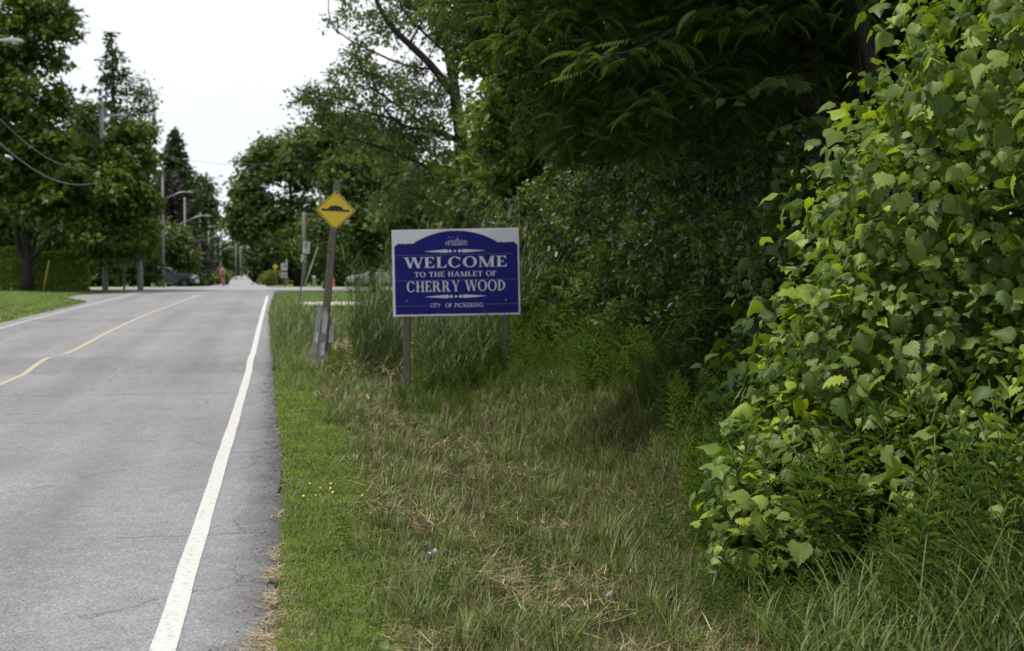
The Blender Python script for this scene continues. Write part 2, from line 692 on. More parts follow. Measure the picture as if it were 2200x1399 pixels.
strip("edge_line", lambda y: -0.555 + 0.006 * float(fnoise(0, y, 0.8)), lambda y: -0.445 + 0.006 * float(fnoise(3, y, 0.7)), spaced((-20, 23.5, 0.4), (23.5, 29, 0.1), (29, 68, 0.6)), 0.004, M['white_line'], "solid white edge line beside the grass verge", 3)
strip("edge_line", lambda y: -7.08, lambda y: -6.97, spaced((-20, 23.5, 1), (23.5, 29, 0.1), (29, 71, 0.6)), 0.004, M['white_old'], "faded white edge line on the far side of the road", 2)


def yl(y):
    k = 0.10 * float(sm(26.0, 28.2, y)) * (1 - float(sm(28.2, 30, y)))
    return -4.17 + 0.35 * float(sm(40, 72, y)) - k


strip("centre_line", yl, lambda y: yl(y) + 0.095, spaced((-20, 23.5, 0.5), (23.5, 28.25, 0.1)), 0.004, M['yellow_line'], "yellow centre line running up to the speed hump", 2)
strip("centre_line", yl, lambda y: yl(y) + 0.095, spaced((28.9, 70, 0.6)), 0.004, M['yellow_line'], "yellow centre line between speed hump and crossing", 2)
# pale driveway apron across the right verge
v, f = [], []
dx_ = list(np.linspace(0.0, 9, 14))
for x in dx_:
    for y in (53.6, 55.6, 57.6):
        yy2 = y + 0.05 * x
        v.append((x, yy2, max(Hs(x, yy2), float(R(yy2)) - 0.012) + 0.03))
for i in range(len(dx_) - 1):
    for k in range(2):
        a = i * 3 + k
        f.append((a, a + 3, a + 4, a + 1))
me = bpy.data.meshes.new("driveway")
me.from_pydata(v, [], f)
me.update()
tag(link("driveway", me, M['concrete'], None, True), "narrow pale gravel driveway crossing the right verge", None, None, 'structure')
# pale paint scuffs worn into the hump


# ---------------------------------------------------------------- plant builders
def unit(a):
    return a / np.maximum(np.linalg.norm(a, axis=-1, keepdims=True), 1e-9)


T_DIAMOND = (np.array([(0, 0, 0), (0.30, 0.45, 0.07), (0, 1, -0.10), (-0.30, 0.45, 0.07)]), np.array([(0, 1, 2), (0, 2, 3)]))
T_LANCE = (np.array([(0, 0, 0), (0.10, 0.42, 0.04), (0, 1, -0.18), (-0.10, 0.42, 0.04)]), np.array([(0, 1, 2), (0, 2, 3)]))
T_OVAL = (np.array([(0, 0, 0), (0.26, 0.25, 0.05), (0.27, 0.6, 0.04), (0, 1, -0.12), (-0.27, 0.6, 0.04), (-0.26, 0.25, 0.05)]),
          np.array([(0, 1, 2), (0, 2, 3), (0, 3, 4), (0, 4, 5)]))
T_MAPLE = (np.array([(0, 0, 0), (0.52, 0.42, -0.06), (0.20, 0.50, 0.05), (0, 1.0, -0.12), (-0.20, 0.50, 0.05), (-0.52, 0.42, -0.06)]), np.array([(0, 1, 2), (0, 2, 3), (0, 3, 4), (0, 4, 5)]))
T_TREFOIL = (np.array([(0, 0, 0), (0.32, 0.5, 0.06), (0, 0.9, 0.0), (-0.32, 0.5, 0.06), (0.75, -0.05, 0.02), (0.3, -0.5, 0.0), (-0.3, -0.5, 0.0), (-0.75, -0.05, 0.02)]),
             np.array([(0, 1, 3), (0, 5, 4), (0, 7, 6)]))


def place(T, pos, nrm, dirv, size, tint=None):
    """copies of a leaf template as arrays: returns verts, faces, tint per vertex"""
    tv, tf = T
    n = unit(nrm)
    d = unit(dirv - n * np.sum(dirv * n, axis=1, keepdims=True))
    x = np.cross(d, n)
    s = np.asarray(size, float).reshape(-1, 1, 1) * np.ones((len(pos), 1, 1))
    v = pos[:, None, :] + s * (tv[None, :, 0:1] * x[:, None, :] + tv[None, :, 1:2] * d[:, None, :] + tv[None, :, 2:3] * n[:, None, :])
    k = len(tv)
    f = tf[None] + (np.arange(len(pos)) * k)[:, None, None]
    t = np.repeat(tint if tint is not None else rng.random(len(pos)), k)
    return v.reshape(-1, 3), f.reshape(-1, 3), t


def merge(parts):
    vs_, fs_, ts_, o = [], [], [], 0
    for v, f, t in parts:
        vs_.append(v)
        fs_.append(f + o)
        ts_.append(t)
        o += len(v)
    return np.concatenate(vs_), np.concatenate(fs_), np.concatenate(ts_)


def leaf_obj(name, arrays, mat, parent=None, base=(0, 0, 0), kind=None):
    v, f, t = arrays
    me = np_mesh(name, v - np.asarray(base), f, t)
    me.materials.append(mat)
    o = bpy.data.objects.new(name, me)
    COL.objects.link(o)
    if parent is not None:
        local(o, parent)
    else:
        o.location = base
    if kind:
        o["kind"] = kind
    return o


def rand_dir(n, r=None):
    return unit((r or rng).normal(size=(n, 3)))


def PB(px, py, d, rx, ry, rd=None):
    c = W(px, py, d)
    k = d / FPX
    return (c.x, c.y, c.z, rx * k, rd if rd else 0.5 * (rx + ry) * k, ry * k)


def clumps(blobs, n, inner=0.55, low=-0.75, zmin=None):
    B = np.array(blobs, float)
    w = (B[:, 3] * B[:, 4] + B[:, 3] * B[:, 5] + B[:, 4] * B[:, 5])
    i = rng.choice(len(B), size=n, p=w / w.sum())
    d = rand_dir(n)
    d[:, 2] = np.where(d[:, 2] < low, -d[:, 2], d[:, 2])
    r = (inner ** 3 + (1 - inner ** 3) * rng.random(n)) ** (1 / 3)
    r = r * (1 + 0.12 * rng.normal(size=n))
    c = B[i, :3] + d * r[:, None] * B[i, 3:]
    out = unit(d / B[i, 3:])
    if zmin is not None:
        k = c[:, 2] > zmin
        c, out = c[k], out[k]
    return c, out


def clump_leaves(c, out, per, sigma, size, T, flat=0.6, up=0.7, outw=0.5, rnd=0.6, droop=0.5, tint_spread=0.25, size_var=0.3, spray=0.0):
    n = len(c) * per
    ci = np.repeat(np.arange(len(c)), per)
    off = rng.normal(size=(n, 3)) * sigma
    off[:, 2] *= flat
    if spray:
        ax = unit(out * 0.8 + rng.normal(size=out.shape) * 0.6 + np.array([0, 0, -0.15]))
        tt = rng.random(n) * 1.5 - 0.75
        off = off * 0.30 + ax[ci] * (tt * spray)[:, None] - np.array([0, 0, 1.0]) * (0.35 * spray * np.maximum(tt, 0) ** 2)[:, None]
    pos = c[ci] + off
    nr = out[ci] * outw + np.array([0, 0, up]) + rng.normal(size=(n, 3)) * rnd
    dr = rng.normal(size=(n, 3)) + out[ci] * 0.6 + np.array([0, 0, -droop])
    ct = rng.random(len(c))
    tint = np.clip(ct[ci] * 0.7 + 0.15 + rng.normal(size=n) * tint_spread, 0, 0.999)
    sz = size * (1 + size_var * rng.normal(size=n)).clip(0.4, 1.9)
    return place(T, pos, nr, dr, sz, tint)


def twig_mesh(starts, ends, r0, r1=None, sag=0.05, segs=2):
    """many thin three-sided twigs as arrays"""
    r1 = r0 * 0.35 if r1 is None else r1
    n = len(starts)
    starts, ends = np.asarray(starts), np.asarray(ends)
    ax = unit(ends - starts)
    ref = np.where(np.abs(ax[:, 2:3]) > 0.9, np.array([[1.0, 0, 0]]), np.array([[0, 0, 1.0]]))
    a = unit(np.cross(ax, ref))
    b = np.cross(ax, a)
    L = np.linalg.norm(ends - starts, axis=1, keepdims=True)
    rows = []
    bend = rng.normal(size=(n, 1)) * 0.10
    for s in range(segs + 1):
        t = s / segs
        p = starts + (ends - starts) * t
        p = p + a * (bend * L * math.sin(t * PI)) - np.array([0, 0, 1]) * (sag * L * math.sin(t * PI))
        r = r0 + (r1 - r0) * t
        for k in range(3):
            q = 2 * PI * k / 3
            rows.append(p + (a * math.cos(q) + b * math.sin(q)) * r)
    v = np.stack(rows, 1)
    per = v.shape[1]
    tf = []
    for s in range(segs):
        for k in range(3):
            k2 = (k + 1) % 3
            i0, i1, i2, i3 = s * 3 + k, s * 3 + k2, (s + 1) * 3 + k2, (s + 1) * 3 + k
            tf += [(i0, i1, i2), (i0, i2, i3)]
    f = np.array(tf)[None] + (np.arange(n) * per)[:, None, None]
    return v.reshape(-1, 3), f.reshape(-1, 3), np.repeat(rng.random(n), per)


def bent(pts, n=10, wob=0.0):
    """smooth polyline through points"""
    P_ = [Vector(p) for p in pts]
    if len(P_) == 2:
        P_ = [P_[0], P_[0].lerp(P_[1], 0.5), P_[1]]
    P_ = [P_[0] * 2 - P_[1]] + P_ + [P_[-1] * 2 - P_[-2]]
    out = []
    m = len(P_) - 3
    for i in range(n + 1):
        u = i / n * m
        k = min(int(u), m - 1)
        t = u - k
        p0, p1, p2, p3 = P_[k:k + 4]
        q = 0.5 * ((2 * p1) + (p2 - p0) * t + (2 * p0 - 5 * p1 + 4 * p2 - p3) * t * t + (3 * p1 - p0 - 3 * p2 + p3) * t ** 3)
        if wob:
            q = q + Vector(rng.normal(size=3) * wob)
        out.append(q)
    return out


def bark_mat(name, a, b, scale=6):
    m, n, l, p = new_mat(name)
    tc = n.new("ShaderNodeTexCoord")
    mp = n.new("ShaderNodeMapping")
    mp.inputs["Scale"].default_value = (4, 4, 0.7)
    l.new(tc.outputs["Object"], mp.inputs[0])
    no = noise(n, l, mp.outputs[0], scale, 6, 0.7)
    r = ramp(n, [(0.3, a), (0.7, b)])
    l.new(no.outputs[0], r.inputs[0])
    l.new(r.outputs[0], p.inputs["Base Color"])
    p.inputs["Roughness"].default_value = 0.95
    p.inputs["Specular IOR Level"].default_value = 0.15
    bp = n.new("ShaderNodeBump")
    bp.inputs["Distance"].default_value = 0.03
    l.new(no.outputs[0], bp.inputs["Height"])
    l.new(bp.outputs[0], p.inputs["Normal"])
    return m


M['bark'] = bark_mat("dark_bark", (0.016, 0.014, 0.012), (0.055, 0.048, 0.041))
M['bark_grey'] = bark_mat("grey_bark", (0.06, 0.055, 0.05), (0.17, 0.16, 0.145))
M['twig'] = plain("twig_bark", (0.055, 0.042, 0.03), 0.9, 0, 0.3, 5)
M['maple'] = leaf_mat("maple_leaf", (0.028, 0.058, 0.010), (0.088, 0.142, 0.024), 0.38, 0.5, 0.28, (0.15, 0.20, 0.03))
M['far_maple'] = leaf_mat("far_maple_leaf", (0.022, 0.045, 0.010), (0.085, 0.125, 0.026), 0.36, 0.5, 0.3)
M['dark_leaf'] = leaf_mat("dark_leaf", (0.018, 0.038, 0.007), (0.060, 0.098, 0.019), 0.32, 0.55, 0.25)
M['wood_shade_leaf'] = leaf_mat("shade_darkened_wood_leaf", (0.008, 0.018, 0.004), (0.026, 0.050, 0.010), 0.25, 0.6, 0.2)  # leaf colour darkened to paint in the deep shade of the wood
M['elm'] = leaf_mat("elm_leaf", (0.035, 0.062, 0.016), (0.10, 0.145, 0.038), 0.35, 0.5, 0.35)
M['box_elder'] = leaf_mat("fresh_green_leaf", (0.045, 0.080, 0.012), (0.125, 0.185, 0.032), 0.45, 0.5, 0.3)
M['privet'] = leaf_mat("glossy_small_leaf", (0.024, 0.047, 0.009), (0.088, 0.138, 0.030), 0.34, 0.40, 0.42, (0.15, 0.20, 0.04))
M['spruce'] = leaf_mat("spruce_needles", (0.020, 0.042, 0.014), (0.055, 0.09, 0.034), 0.2, 0.6, 0.2)
M['purple'] = leaf_mat("purple_leaf", (0.016, 0.013, 0.014), (0.040, 0.027, 0.030), 0.25, 0.5, 0.3, None, False, (1.5, 1.0, 0.9))
M['cedar'] = leaf_mat("cedar_spray", (0.085, 0.155, 0.024), (0.175, 0.255, 0.048), 0.3, 0.6, 0.2)
M['heaven'] = leaf_mat("long_leaflet", (0.022, 0.045, 0.008), (0.070, 0.112, 0.020), 0.42, 0.6, 0.18)
M['heaven_part'] = leaf_mat("long_leaflet_single", (0.030, 0.060, 0.009), (0.085, 0.140, 0.022), 0.42, 0.6, 0.18, None, True)
M['vine'] = leaf_mat("grape_leaf", (0.045, 0.085, 0.014), (0.165, 0.235, 0.044), 0.42, 0.5, 0.3, (0.32, 0.39, 0.03))
M['vine_part'] = leaf_mat("grape_leaf_single", (0.068, 0.118, 0.022), (0.225, 0.300, 0.072), 0.42, 0.5, 0.3, (0.31, 0.39, 0.04), True)
M['weed'] = leaf_mat("weed_leaf", (0.028, 0.056, 0.012), (0.090, 0.142, 0.032), 0.38, 0.55, 0.22, (0.15, 0.20, 0.05))
M['verge'] = leaf_mat("verge_leaf", (0.078, 0.138, 0.015), (0.195, 0.285, 0.040), 0.4, 0.6, 0.2, (0.28, 0.34, 0.05))
M['bright_bush'] = leaf_mat("yellow_green_leaf", (0.06, 0.09, 0.014), (0.14, 0.17, 0.03), 0.4, 0.5, 0.3)


def tree(name, label, base, limbs, blobs, n_clumps, per, size, mat, sigma, T=T_DIAMOND, bark='bark', cat='tree', group=None, inner=0.5, auto=6, twigs=True,
         up=0.7, outw=0.5, droop=0.5, trunk_r=0.2, flat=0.6, low=-0.75, twig_r=0.014, rnd=0.6, sv=0.3, trunk_h=None, spray=0.0, sub=0):
    """an Empty at the foot with trunk, branches, twigs and crown; limbs are (points, r0, r1) in world space, the first is the trunk"""
    base = Vector(base)
    e = empty(name, base, label, cat, group)
    B = np.array(blobs, float)
    if not limbs:
        top = Vector(B[np.argmax(B[:, 2]), :3])
        mid = Vector(B[:, :3].mean(0))
        h = trunk_h if trunk_h else 0.75
        t1 = base.lerp(Vector((mid.x, mid.y, top.z)), h)
        limbs = [([base, base.lerp(t1, 0.5) + Vector((0.06, 0.05, 0)), t1], trunk_r, trunk_r * 0.4)]
        for b in B[:auto]:
            c = Vector(b[:3])
            k = min(0.8, max(0.3, (c.z - base.z) / max(0.1, t1.z - base.z) - 0.3))
            s = base.lerp(t1, k)
            limbs.append(([s, s.lerp(c, 0.55) + Vector((0, 0, -0.1)), c + Vector((0, 0, b[5] * 0.3))], trunk_r * 0.45, trunk_r * 0.12))
    joints = []
    for k, (pts, r0, r1) in enumerate(limbs):
        q = bent(pts, 9 if k == 0 else 8, 0.0)
        n = len(q)
        rr = [r0 + (r1 - r0) * (i / (n - 1)) for i in range(n)]
        if k == 0:
            rr[0] *= 1.25
        m = MB().tube([p - base for p in q], rr, 9 if k == 0 else 6)
        o = m.build("trunk" if k == 0 else "branch", M[bark], None, True)
        local(o, e)
        joints += q[(3 if k == 0 else 2):]
    if sub:
        # break every rounded mass into smaller uneven ones
        nb = []
        for b in B:
            for _ in range(sub):
                d_ = rand_dir(1)[0]
                f_ = 0.40 + 0.50 * rng.random()
                s_ = 0.26 + 0.26 * rng.random()
                nb.append(tuple(b[:3] + d_ * b[3:] * f_) + tuple(b[3:] * s_ * (0.8 + 0.5 * rng.random(3))))
        blobs = nb
    c, out = clumps(blobs, int(n_clumps * 0.88), inner, low)
    if twigs and len(joints):
        J = np.array([tuple(j) for j in joints])
        dd = ((c[:, None, :] - J[None]) ** 2).sum(2)
        near = J[dd.argmin(1)]
        sel = rng.permutation(len(c))[:min(len(c), 230)]
        o = leaf_obj("twigs", twig_mesh(near[sel], c[sel], twig_r), M['twig'], e, base, 'stuff')
    arr = clump_leaves(c, out, per, sigma, size, T, flat=flat, up=up, outw=outw, droop=droop, rnd=rnd, size_var=sv, spray=spray)
    leaf_obj("crown", arr, M[mat], e, base, 'stuff')
    return e


def conifer(name, label, base, h, r, n, mat, size, group=None, start=0.12, gap=0.35, bark='bark', per=9):
    base = Vector(base)
    e = empty(name, base, label, 'tree', group)
    lean = Vector((0.1, 0, 0))
    m = MB().tube([(0, 0, 0), (0.05, 0, h * 0.5), (0.0, 0, h)], [0.022 * h, 0.014 * h, 0.01], 7)
    local(m.build("trunk", M[bark], None, True), e)
    S, E_, C, O = [], [], [], []
    for i in range(n):
        t = start + (1 - start) * (i / n) ** 0.9
        z = t * h
        az = i * 2.399 + rng.normal() * 0.25
        L = r * (1 - t) ** 0.85 * (0.55 + 0.75 * rng.random()) + 0.15
        if rng.random() < gap * 0.3:
            continue
        end = np.array([math.cos(az) * L, math.sin(az) * L, z - L * (0.28 - 0.25 * t) + 0.05 * rng.normal()])
        st = np.array([0, 0, z])
        S.append(st)
        E_.append(end)
        k = max(2, int(L / 0.22))
        for j in range(k):
            u = (j + 0.6) / k
            p = st + (end - st) * u
            p[2] -= 0.07 * L * math.sin(u * PI)
            C.append(p + rng.normal(size=3) * 0.06)
            O.append(unit(end - st + np.array([0, 0, 0.0])))
    local(leaf_obj("branches", twig_mesh(np.array(S), np.array(E_), 0.03, 0.008, 0.07), M['twig'], None, (0, 0, 0), 'stuff'), e)
    C, O = np.array(C), np.array(O)
    ci = np.repeat(np.arange(len(C)), per)
    N = len(ci)
    pos = C[ci] + rng.normal(size=(N, 3)) * np.array([0.14, 0.14, 0.10])
    dr = O[ci] * 0.7 + rng.normal(size=(N, 3)) * 0.5 + np.array([0, 0, -0.55])
    nr = rng.normal(size=(N, 3)) * 0.6 + np.array([0, 0, 0.7])
    arr = place(T_DIAMOND, pos, nr, dr, size * (0.6 + 0.8 * rng.random(N)), rng.random(N))
    local(leaf_obj("crown", arr, M[mat], None, (0, 0, 0), 'stuff'), e)
    return e


def blades(pos, height, width, az, lean, curl, tint, nseg=2):
    """grass blades as arrays: they start at pos, lean towards az and curl over"""
    n = len(pos)
    d = np.stack([np.cos(az), np.sin(az), np.zeros(n)], 1)
    sd_ = np.stack([-np.sin(az), np.cos(az), np.zeros(n)], 1)
    rows = []
    p = pos.copy()
    ang = lean.copy()
    for s in range(nseg + 1):
        t = s / nseg
        w = width * (1 - t) ** 0.7 if s < nseg else np.zeros(n)
        if s == 0:
            w = width * 0.7
        if s < nseg:
            rows.append(p - sd_ * w[:, None] * 0.5)
            rows.append(p + sd_ * w[:, None] * 0.5)
        else:
            rows.append(p.copy())
        step = height / nseg
        p = p + (d * np.sin(ang)[:, None] + np.array([0, 0, 1.0]) * np.cos(ang)[:, None]) * step[:, None]
        ang = ang + curl / nseg
    v = np.stack(rows, 1)
    per = v.shape[1]
    tf = []
    for s in range(nseg - 1):
        a = 2 * s
        tf += [(a, a + 1, a + 3), (a, a + 3, a + 2)]
    a = 2 * (nseg - 1)
    tf.append((a, a + 1, a + 2))
    f = np.array(tf)[None] + (np.arange(n) * per)[:, None, None]
    return v.reshape(-1, 3), f.reshape(-1, 3), np.repeat(tint, per)


def on_ground(n, xf, yf):
    """random points: yf() gives y, xf(y) gives x"""
    y = yf(n)
    x = xf(y)
    return np.stack([x, y, H(x, y)], 1)


# ---------------------------------------------------------------- trees, far to near
def foot(px, d, sink=0.03):
    p = W(px, 640, d)
    return Vector((p.x, p.y, Hs(p.x, p.y) - sink))


# left of the road
mb = foot(60, 76)
tree("maple_tree", "tall broad maple with dark forked trunk on the left lawn", mb,
     [([mb, W(59, 580, 76), W(58, 545, 76), W(54, 470, 76), W(50, 380, 76), W(56, 200, 76), W(60, 60, 76)], 0.31, 0.07),
      ([W(58, 560, 76), W(40, 535, 75.8), W(36, 480, 75.6), W(36, 400, 75.5), W(10, 260, 75)], 0.17, 0.04),
      ([W(62, 562, 76), W(88, 535, 75.6), W(108, 510, 75.2), W(135, 500, 74.8), W(165, 490, 74.3), W(215, 440, 73.5)], 0.16, 0.05),
      ([W(70, 550, 76), W(78, 510, 76.5), W(95, 490, 77), W(130, 470, 77.5), W(160, 400, 78)], 0.1, 0.03),
      ([W(50, 380, 76), W(80, 280, 77), W(110, 160, 78)], 0.09, 0.02), ([W(52, 400, 76), W(0, 330, 77), W(-50, 250, 78)], 0.09, 0.02)],
     [PB(20, 110, 76, 95, 110, 2.6), PB(85, 45, 76, 66, 60, 2.2), PB(60, -60, 77, 90, 80, 2.5), PB(-50, 190, 76, 100, 120, 3), PB(45, 270, 76, 85, 90, 3), PB(108, 120, 76.5, 34, 30, 1),
      PB(105, 330, 75.5, 55, 70, 2.4), PB(20, 380, 76, 100, 60, 3), PB(100, 420, 75, 70, 50, 2), PB(150, 400, 74.5, 48, 60, 1.8), PB(-60, 330, 77, 80, 80, 3), PB(128, 225, 76, 22, 36, 1)],
     1120, 38, 0.33, 'maple', 0.38, T_MAPLE, inner=0.2, trunk_r=0.3, sub=13)
b2 = foot(226, 80.5)
tree("maple_tree", "smaller yellow-green maple behind the tall wooden lamp pole", b2, [],
     [PB(250, 325, 77, 66, 58, 2.2), PB(288, 365, 77, 36, 56, 1.8), PB(225, 430, 75, 66, 70, 2.2), PB(288, 460, 76, 38, 66, 1.8), PB(205, 505, 75, 44, 46, 1.8), PB(262, 510, 76, 60, 46, 1.6),
      PB(226, 560, 75.5, 22, 28, 0.7), PB(285, 285, 77, 24, 26, 1), PB(308, 415, 76, 16, 30, 1), PB(180, 470, 75, 40, 50, 1.6), PB(306, 500, 77, 18, 40, 1)],
     660, 38, 0.31, 'maple', 0.34, T_MAPLE, inner=0.2, trunk_r=0.11, trunk_h=0.9, sub=8)
tree("ash_tree", "mid-green rounded tree behind the tall maple, under the spruce tip", foot(190, 108), [],
     [PB(185, 250, 106, 36, 48, 2), PB(170, 320, 106, 46, 60, 2.4), PB(205, 310, 107, 36, 80, 2.2), PB(160, 400, 107, 60, 60, 2.6)], 380, 34, 0.34, 'elm', 0.40, T_DIAMOND, inner=0.2, sub=8)
conifer("spruce_tree", "tall thin-topped spruce above the left row of trees", foot(246, 112), 20.2, 4.7, 190, 'spruce', 0.36, start=0.25, gap=1.0, per=5)
tree("dying_tree", "sparse half-bare tree with upright stems beside the spruce", foot(318, 112),
     [([foot(318, 112), W(318, 400, 112), W(322, 300, 112), W(331, 240, 112), W(318, 170, 112)], 0.2, 0.03), ([W(320, 330, 112), W(300, 260, 112), W(306, 170, 111)], 0.08, 0.02),
      ([W(322, 300, 112), W(334, 250, 112), W(333, 205, 112)], 0.06, 0.02)],
     [PB(296, 230, 112, 20, 34, 1), PB(318, 215, 112, 18, 26, 1), PB(300, 190, 112, 20, 18, 0.8), PB(315, 290, 112, 26, 40, 1.2), PB(292, 170, 112, 14, 10, 0.6)], 80, 20, 0.26, 'elm', 0.35, T_DIAMOND, inner=0.2)
conifer("spruce_tree", "dark pointed spruce over the line of street lamps", foot(378, 170), 18.6, 5.8, 250, 'spruce', 0.5, start=0.10, per=6)
tree("copper_beech", "dark purple-leaved tree behind the nearest roadside street lamp", foot(362, 160), [],
     [PB(362, 420, 160, 24, 46, 2), PB(350, 410, 160, 18, 28, 1.4), PB(372, 460, 160, 22, 40, 1.8)], 150, 30, 0.38, 'purple', 0.5, T_DIAMOND, inner=0.3)
tree("roadside_tree", "rounded green tree where the row of lamps runs out of sight", foot(428, 290), [],
     [PB(430, 420, 290, 26, 40, 3), PB(420, 470, 290, 32, 56, 4), PB(445, 480, 291, 18, 70, 3), PB(405, 450, 290, 20, 56, 4)], 300, 30, 0.75, 'dark_leaf', 0.95, T_DIAMOND, inner=0.3)
for px, py, d, rx, ry, lab in ((365, 530, 134, 46, 46, "bushy bright green tree behind the parked pickup truck"), (415, 535, 215, 30, 46, "bushy green tree between the pickup and the runner"),
                               (458, 555, 300, 24, 46, "narrow dark tree on the left edge of the far road"), (480, 568, 350, 20, 30, "hazy small tree left of the far end of the road")):
    tree("roadside_tree", lab, foot(px, d), [], [PB(px, py, d, rx, ry), PB(px - rx * 0.6, py + ry * 0.5, d, rx * 0.7, ry * 0.7), PB(px + rx * 0.5, py + ry * 0.6, d - 0.5, rx * 0.6, ry * 0.6)],
         260, 32, 0.0030 * d, 'elm' if px < 400 else 'dark_leaf', 0.0034 * d, T_DIAMOND, inner=0.3, group="trees along the far left side")
tree("purple_bush", "low dark purple bush behind the front of the pickup", foot(430, 140), [], [PB(430, 560, 140, 22, 44, 1.2), PB(424, 590, 140, 20, 26, 1.2)], 90, 28, 0.26, 'purple', 0.3, T_DIAMOND, cat='bush', inner=0.3)
for px, py, d, rx, ry, mt, lab in ((300, 572, 112, 44, 44, 'dark_leaf', "dark shrub hiding the rear of the pickup truck"), (215, 575, 104, 46, 42, 'dark_leaf', "dark shrub behind the wooden lamp pole"),
                                   (262, 570, 108, 40, 48, 'dark_leaf', "dark shrub behind the grey street-name post"), (408, 603, 136, 20, 16, 'weed', "low weedy bush in front of the pickup bumper"),
                                   (432, 600, 150, 14, 15, 'weed', "low green bush just left of the runner"), (468, 596, 240, 10, 10, 'bright_bush', "small yellow-green bush on the bend of the far road"),
                                   (588, 603, 172, 13, 11, 'bright_bush', "round yellow-flowered bush beside the small diamond sign")):
    f0 = foot(px, d)
    tree("shrub", lab, f0, [], [PB(px, py, d, rx, ry), PB(px - rx * 0.4, py + ry * 0.4, d, rx * 0.7, ry * 0.6), PB(px + rx * 0.45, py + ry * 0.35, d, rx * 0.6, ry * 0.65)], 170, 28, 0.0024 * d, mt, 0.0026 * d, T_DIAMOND,
         cat='bush', inner=0.2, twigs=False, trunk_r=0.05)
# far end of the road and the horizon
for i, (px, py, d, rx, ry) in enumerate(((508, 558, 430, 16, 34), (545, 560, 660, 24, 26), (590, 560, 400, 22, 40), (496, 555, 380, 14, 36), (606, 560, 330, 28, 44))):
    tree("far_tree", "hazy grey-green tree at the far end of the road", foot(px, d), [], [PB(px, py, d, rx, ry), PB(px + rx * 0.5, py + ry * 0.5, d, rx * 0.8, ry * 0.7)], 90, 24, 0.0024 * d, 'elm', 0.003 * d, T_DIAMOND, inner=0.2,
         twigs=False, group="trees closing the far end of the road")
# the belt of trees that closes the view behind the lawn and behind the crossing
for px, d, bl, mt, lab in ((-20, 118, [(-20, 480, 70, 90), (30, 540, 60, 70), (-70, 540, 60, 70)], 'dark_leaf', "dark tree far behind the left hedge"), (90, 122, [(90, 500, 60, 90), (130, 560, 60, 60), (60, 570, 50, 50)], 'wood_shade_leaf', "dark tree seen between maple trunk and low limb"),
                           (170, 116, [(160, 520, 60, 70), (205, 560, 50, 60), (140, 580, 50, 40)], 'dark_leaf', "dark tree behind the right hedge"), (640, 190, [(620, 560, 60, 50), (680, 560, 60, 60), (580, 575, 40, 34)], 'wood_shade_leaf', "deep shade tree behind the distant 40 sign"),
                           (760, 130, [(740, 560, 60, 60), (800, 560, 60, 70), (850, 540, 60, 80), (700, 580, 50, 40)], 'dark_leaf', "dark tree behind the silver car"), (960, 110, [(930, 560, 80, 80), (1020, 540, 80, 90), (1100, 520, 80, 100)], 'wood_shade_leaf', "dark tree far behind the blue sign")):
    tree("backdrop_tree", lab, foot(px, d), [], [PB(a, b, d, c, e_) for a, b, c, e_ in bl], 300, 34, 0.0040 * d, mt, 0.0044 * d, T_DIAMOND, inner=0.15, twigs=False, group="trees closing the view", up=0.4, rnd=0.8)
# right of the road, beyond the crossing
f0 = foot(640, 128)
tree("maple_tree", "large dark spreading maple right of the far road", f0,
     [([f0, W(640, 540, 127), W(632, 470, 126), W(620, 380, 126), W(610, 310, 126)], 0.35, 0.06), ([W(636, 500, 127), W(590, 460, 125), W(540, 430, 124)], 0.16, 0.03), ([W(630, 450, 126), W(670, 390, 126), W(700, 340, 126)], 0.14, 0.03)],
     [PB(560, 430, 124, 62, 76, 3.4), PB(610, 350, 124, 66, 62, 3.4), PB(545, 485, 122, 46, 56, 3), PB(640, 470, 124, 80, 80, 3.6), PB(575, 310, 125, 34, 30, 1.6), PB(525, 400, 124, 30, 34, 1.6), PB(508, 480, 124, 20, 44, 1.6),
      PB(620, 520, 122, 60, 34, 3), PB(670, 360, 124, 60, 60, 3), PB(548, 345, 124, 30, 28, 1.4)], 980, 32, 0.40, 'far_maple', 0.42, T_DIAMOND, inner=0.25, trunk_r=0.3, sub=9)
f0 = foot(700, 108)
tree("willow_shrub", "fresh green leafy tree behind the leaning parking sign", f0, [], [PB(690, 540, 108, 42, 56, 1.8), PB(722, 470, 108, 40, 46, 1.8), PB(665, 500, 108, 22, 36, 1.2), PB(730, 560, 108, 40, 50, 1.6), PB(760, 520, 108, 40, 60, 1.8)], 420, 32, 0.26, 'elm', 0.36, T_DIAMOND,
     inner=0.3)
for px, d, bl, lab, mt in ((800, 74, [(800, 430, 76, 74), (750, 380, 50, 50), (770, 500, 60, 60), (830, 530, 60, 60)], "dark green tree behind the yellow diamond sign", 'far_maple'),
                           (890, 68, [(890, 470, 76, 80), (870, 390, 60, 50), (930, 420, 60, 70), (900, 560, 70, 50)], "mid-green tree rising behind the blue welcome sign", 'elm'),
                           (1020, 60, [(1020, 440, 76, 90), (1000, 560, 90, 60), (1060, 350, 66, 80), (960, 540, 50, 50)], "dense tree close behind the grey tree trunk", 'dark_leaf'),
                           (700, 84, [(690, 290, 50, 44), (720, 350, 70, 56), (760, 320, 60, 60), (670, 340, 50, 50), (800, 340, 60, 60), (850, 350, 60, 60)], "rounded tree crown behind the top of the wooden sign post", 'elm')):
    f0 = foot(px, d)
    tree("woodland_tree", lab, f0, [], [PB(a, b, d, c, e_) for a, b, c, e_ in bl], 520, 32, 0.0038 * d, mt, 0.0040 * d, T_DIAMOND, inner=0.2, sub=8, group="trees behind the welcome sign", up=0.4, rnd=0.8)
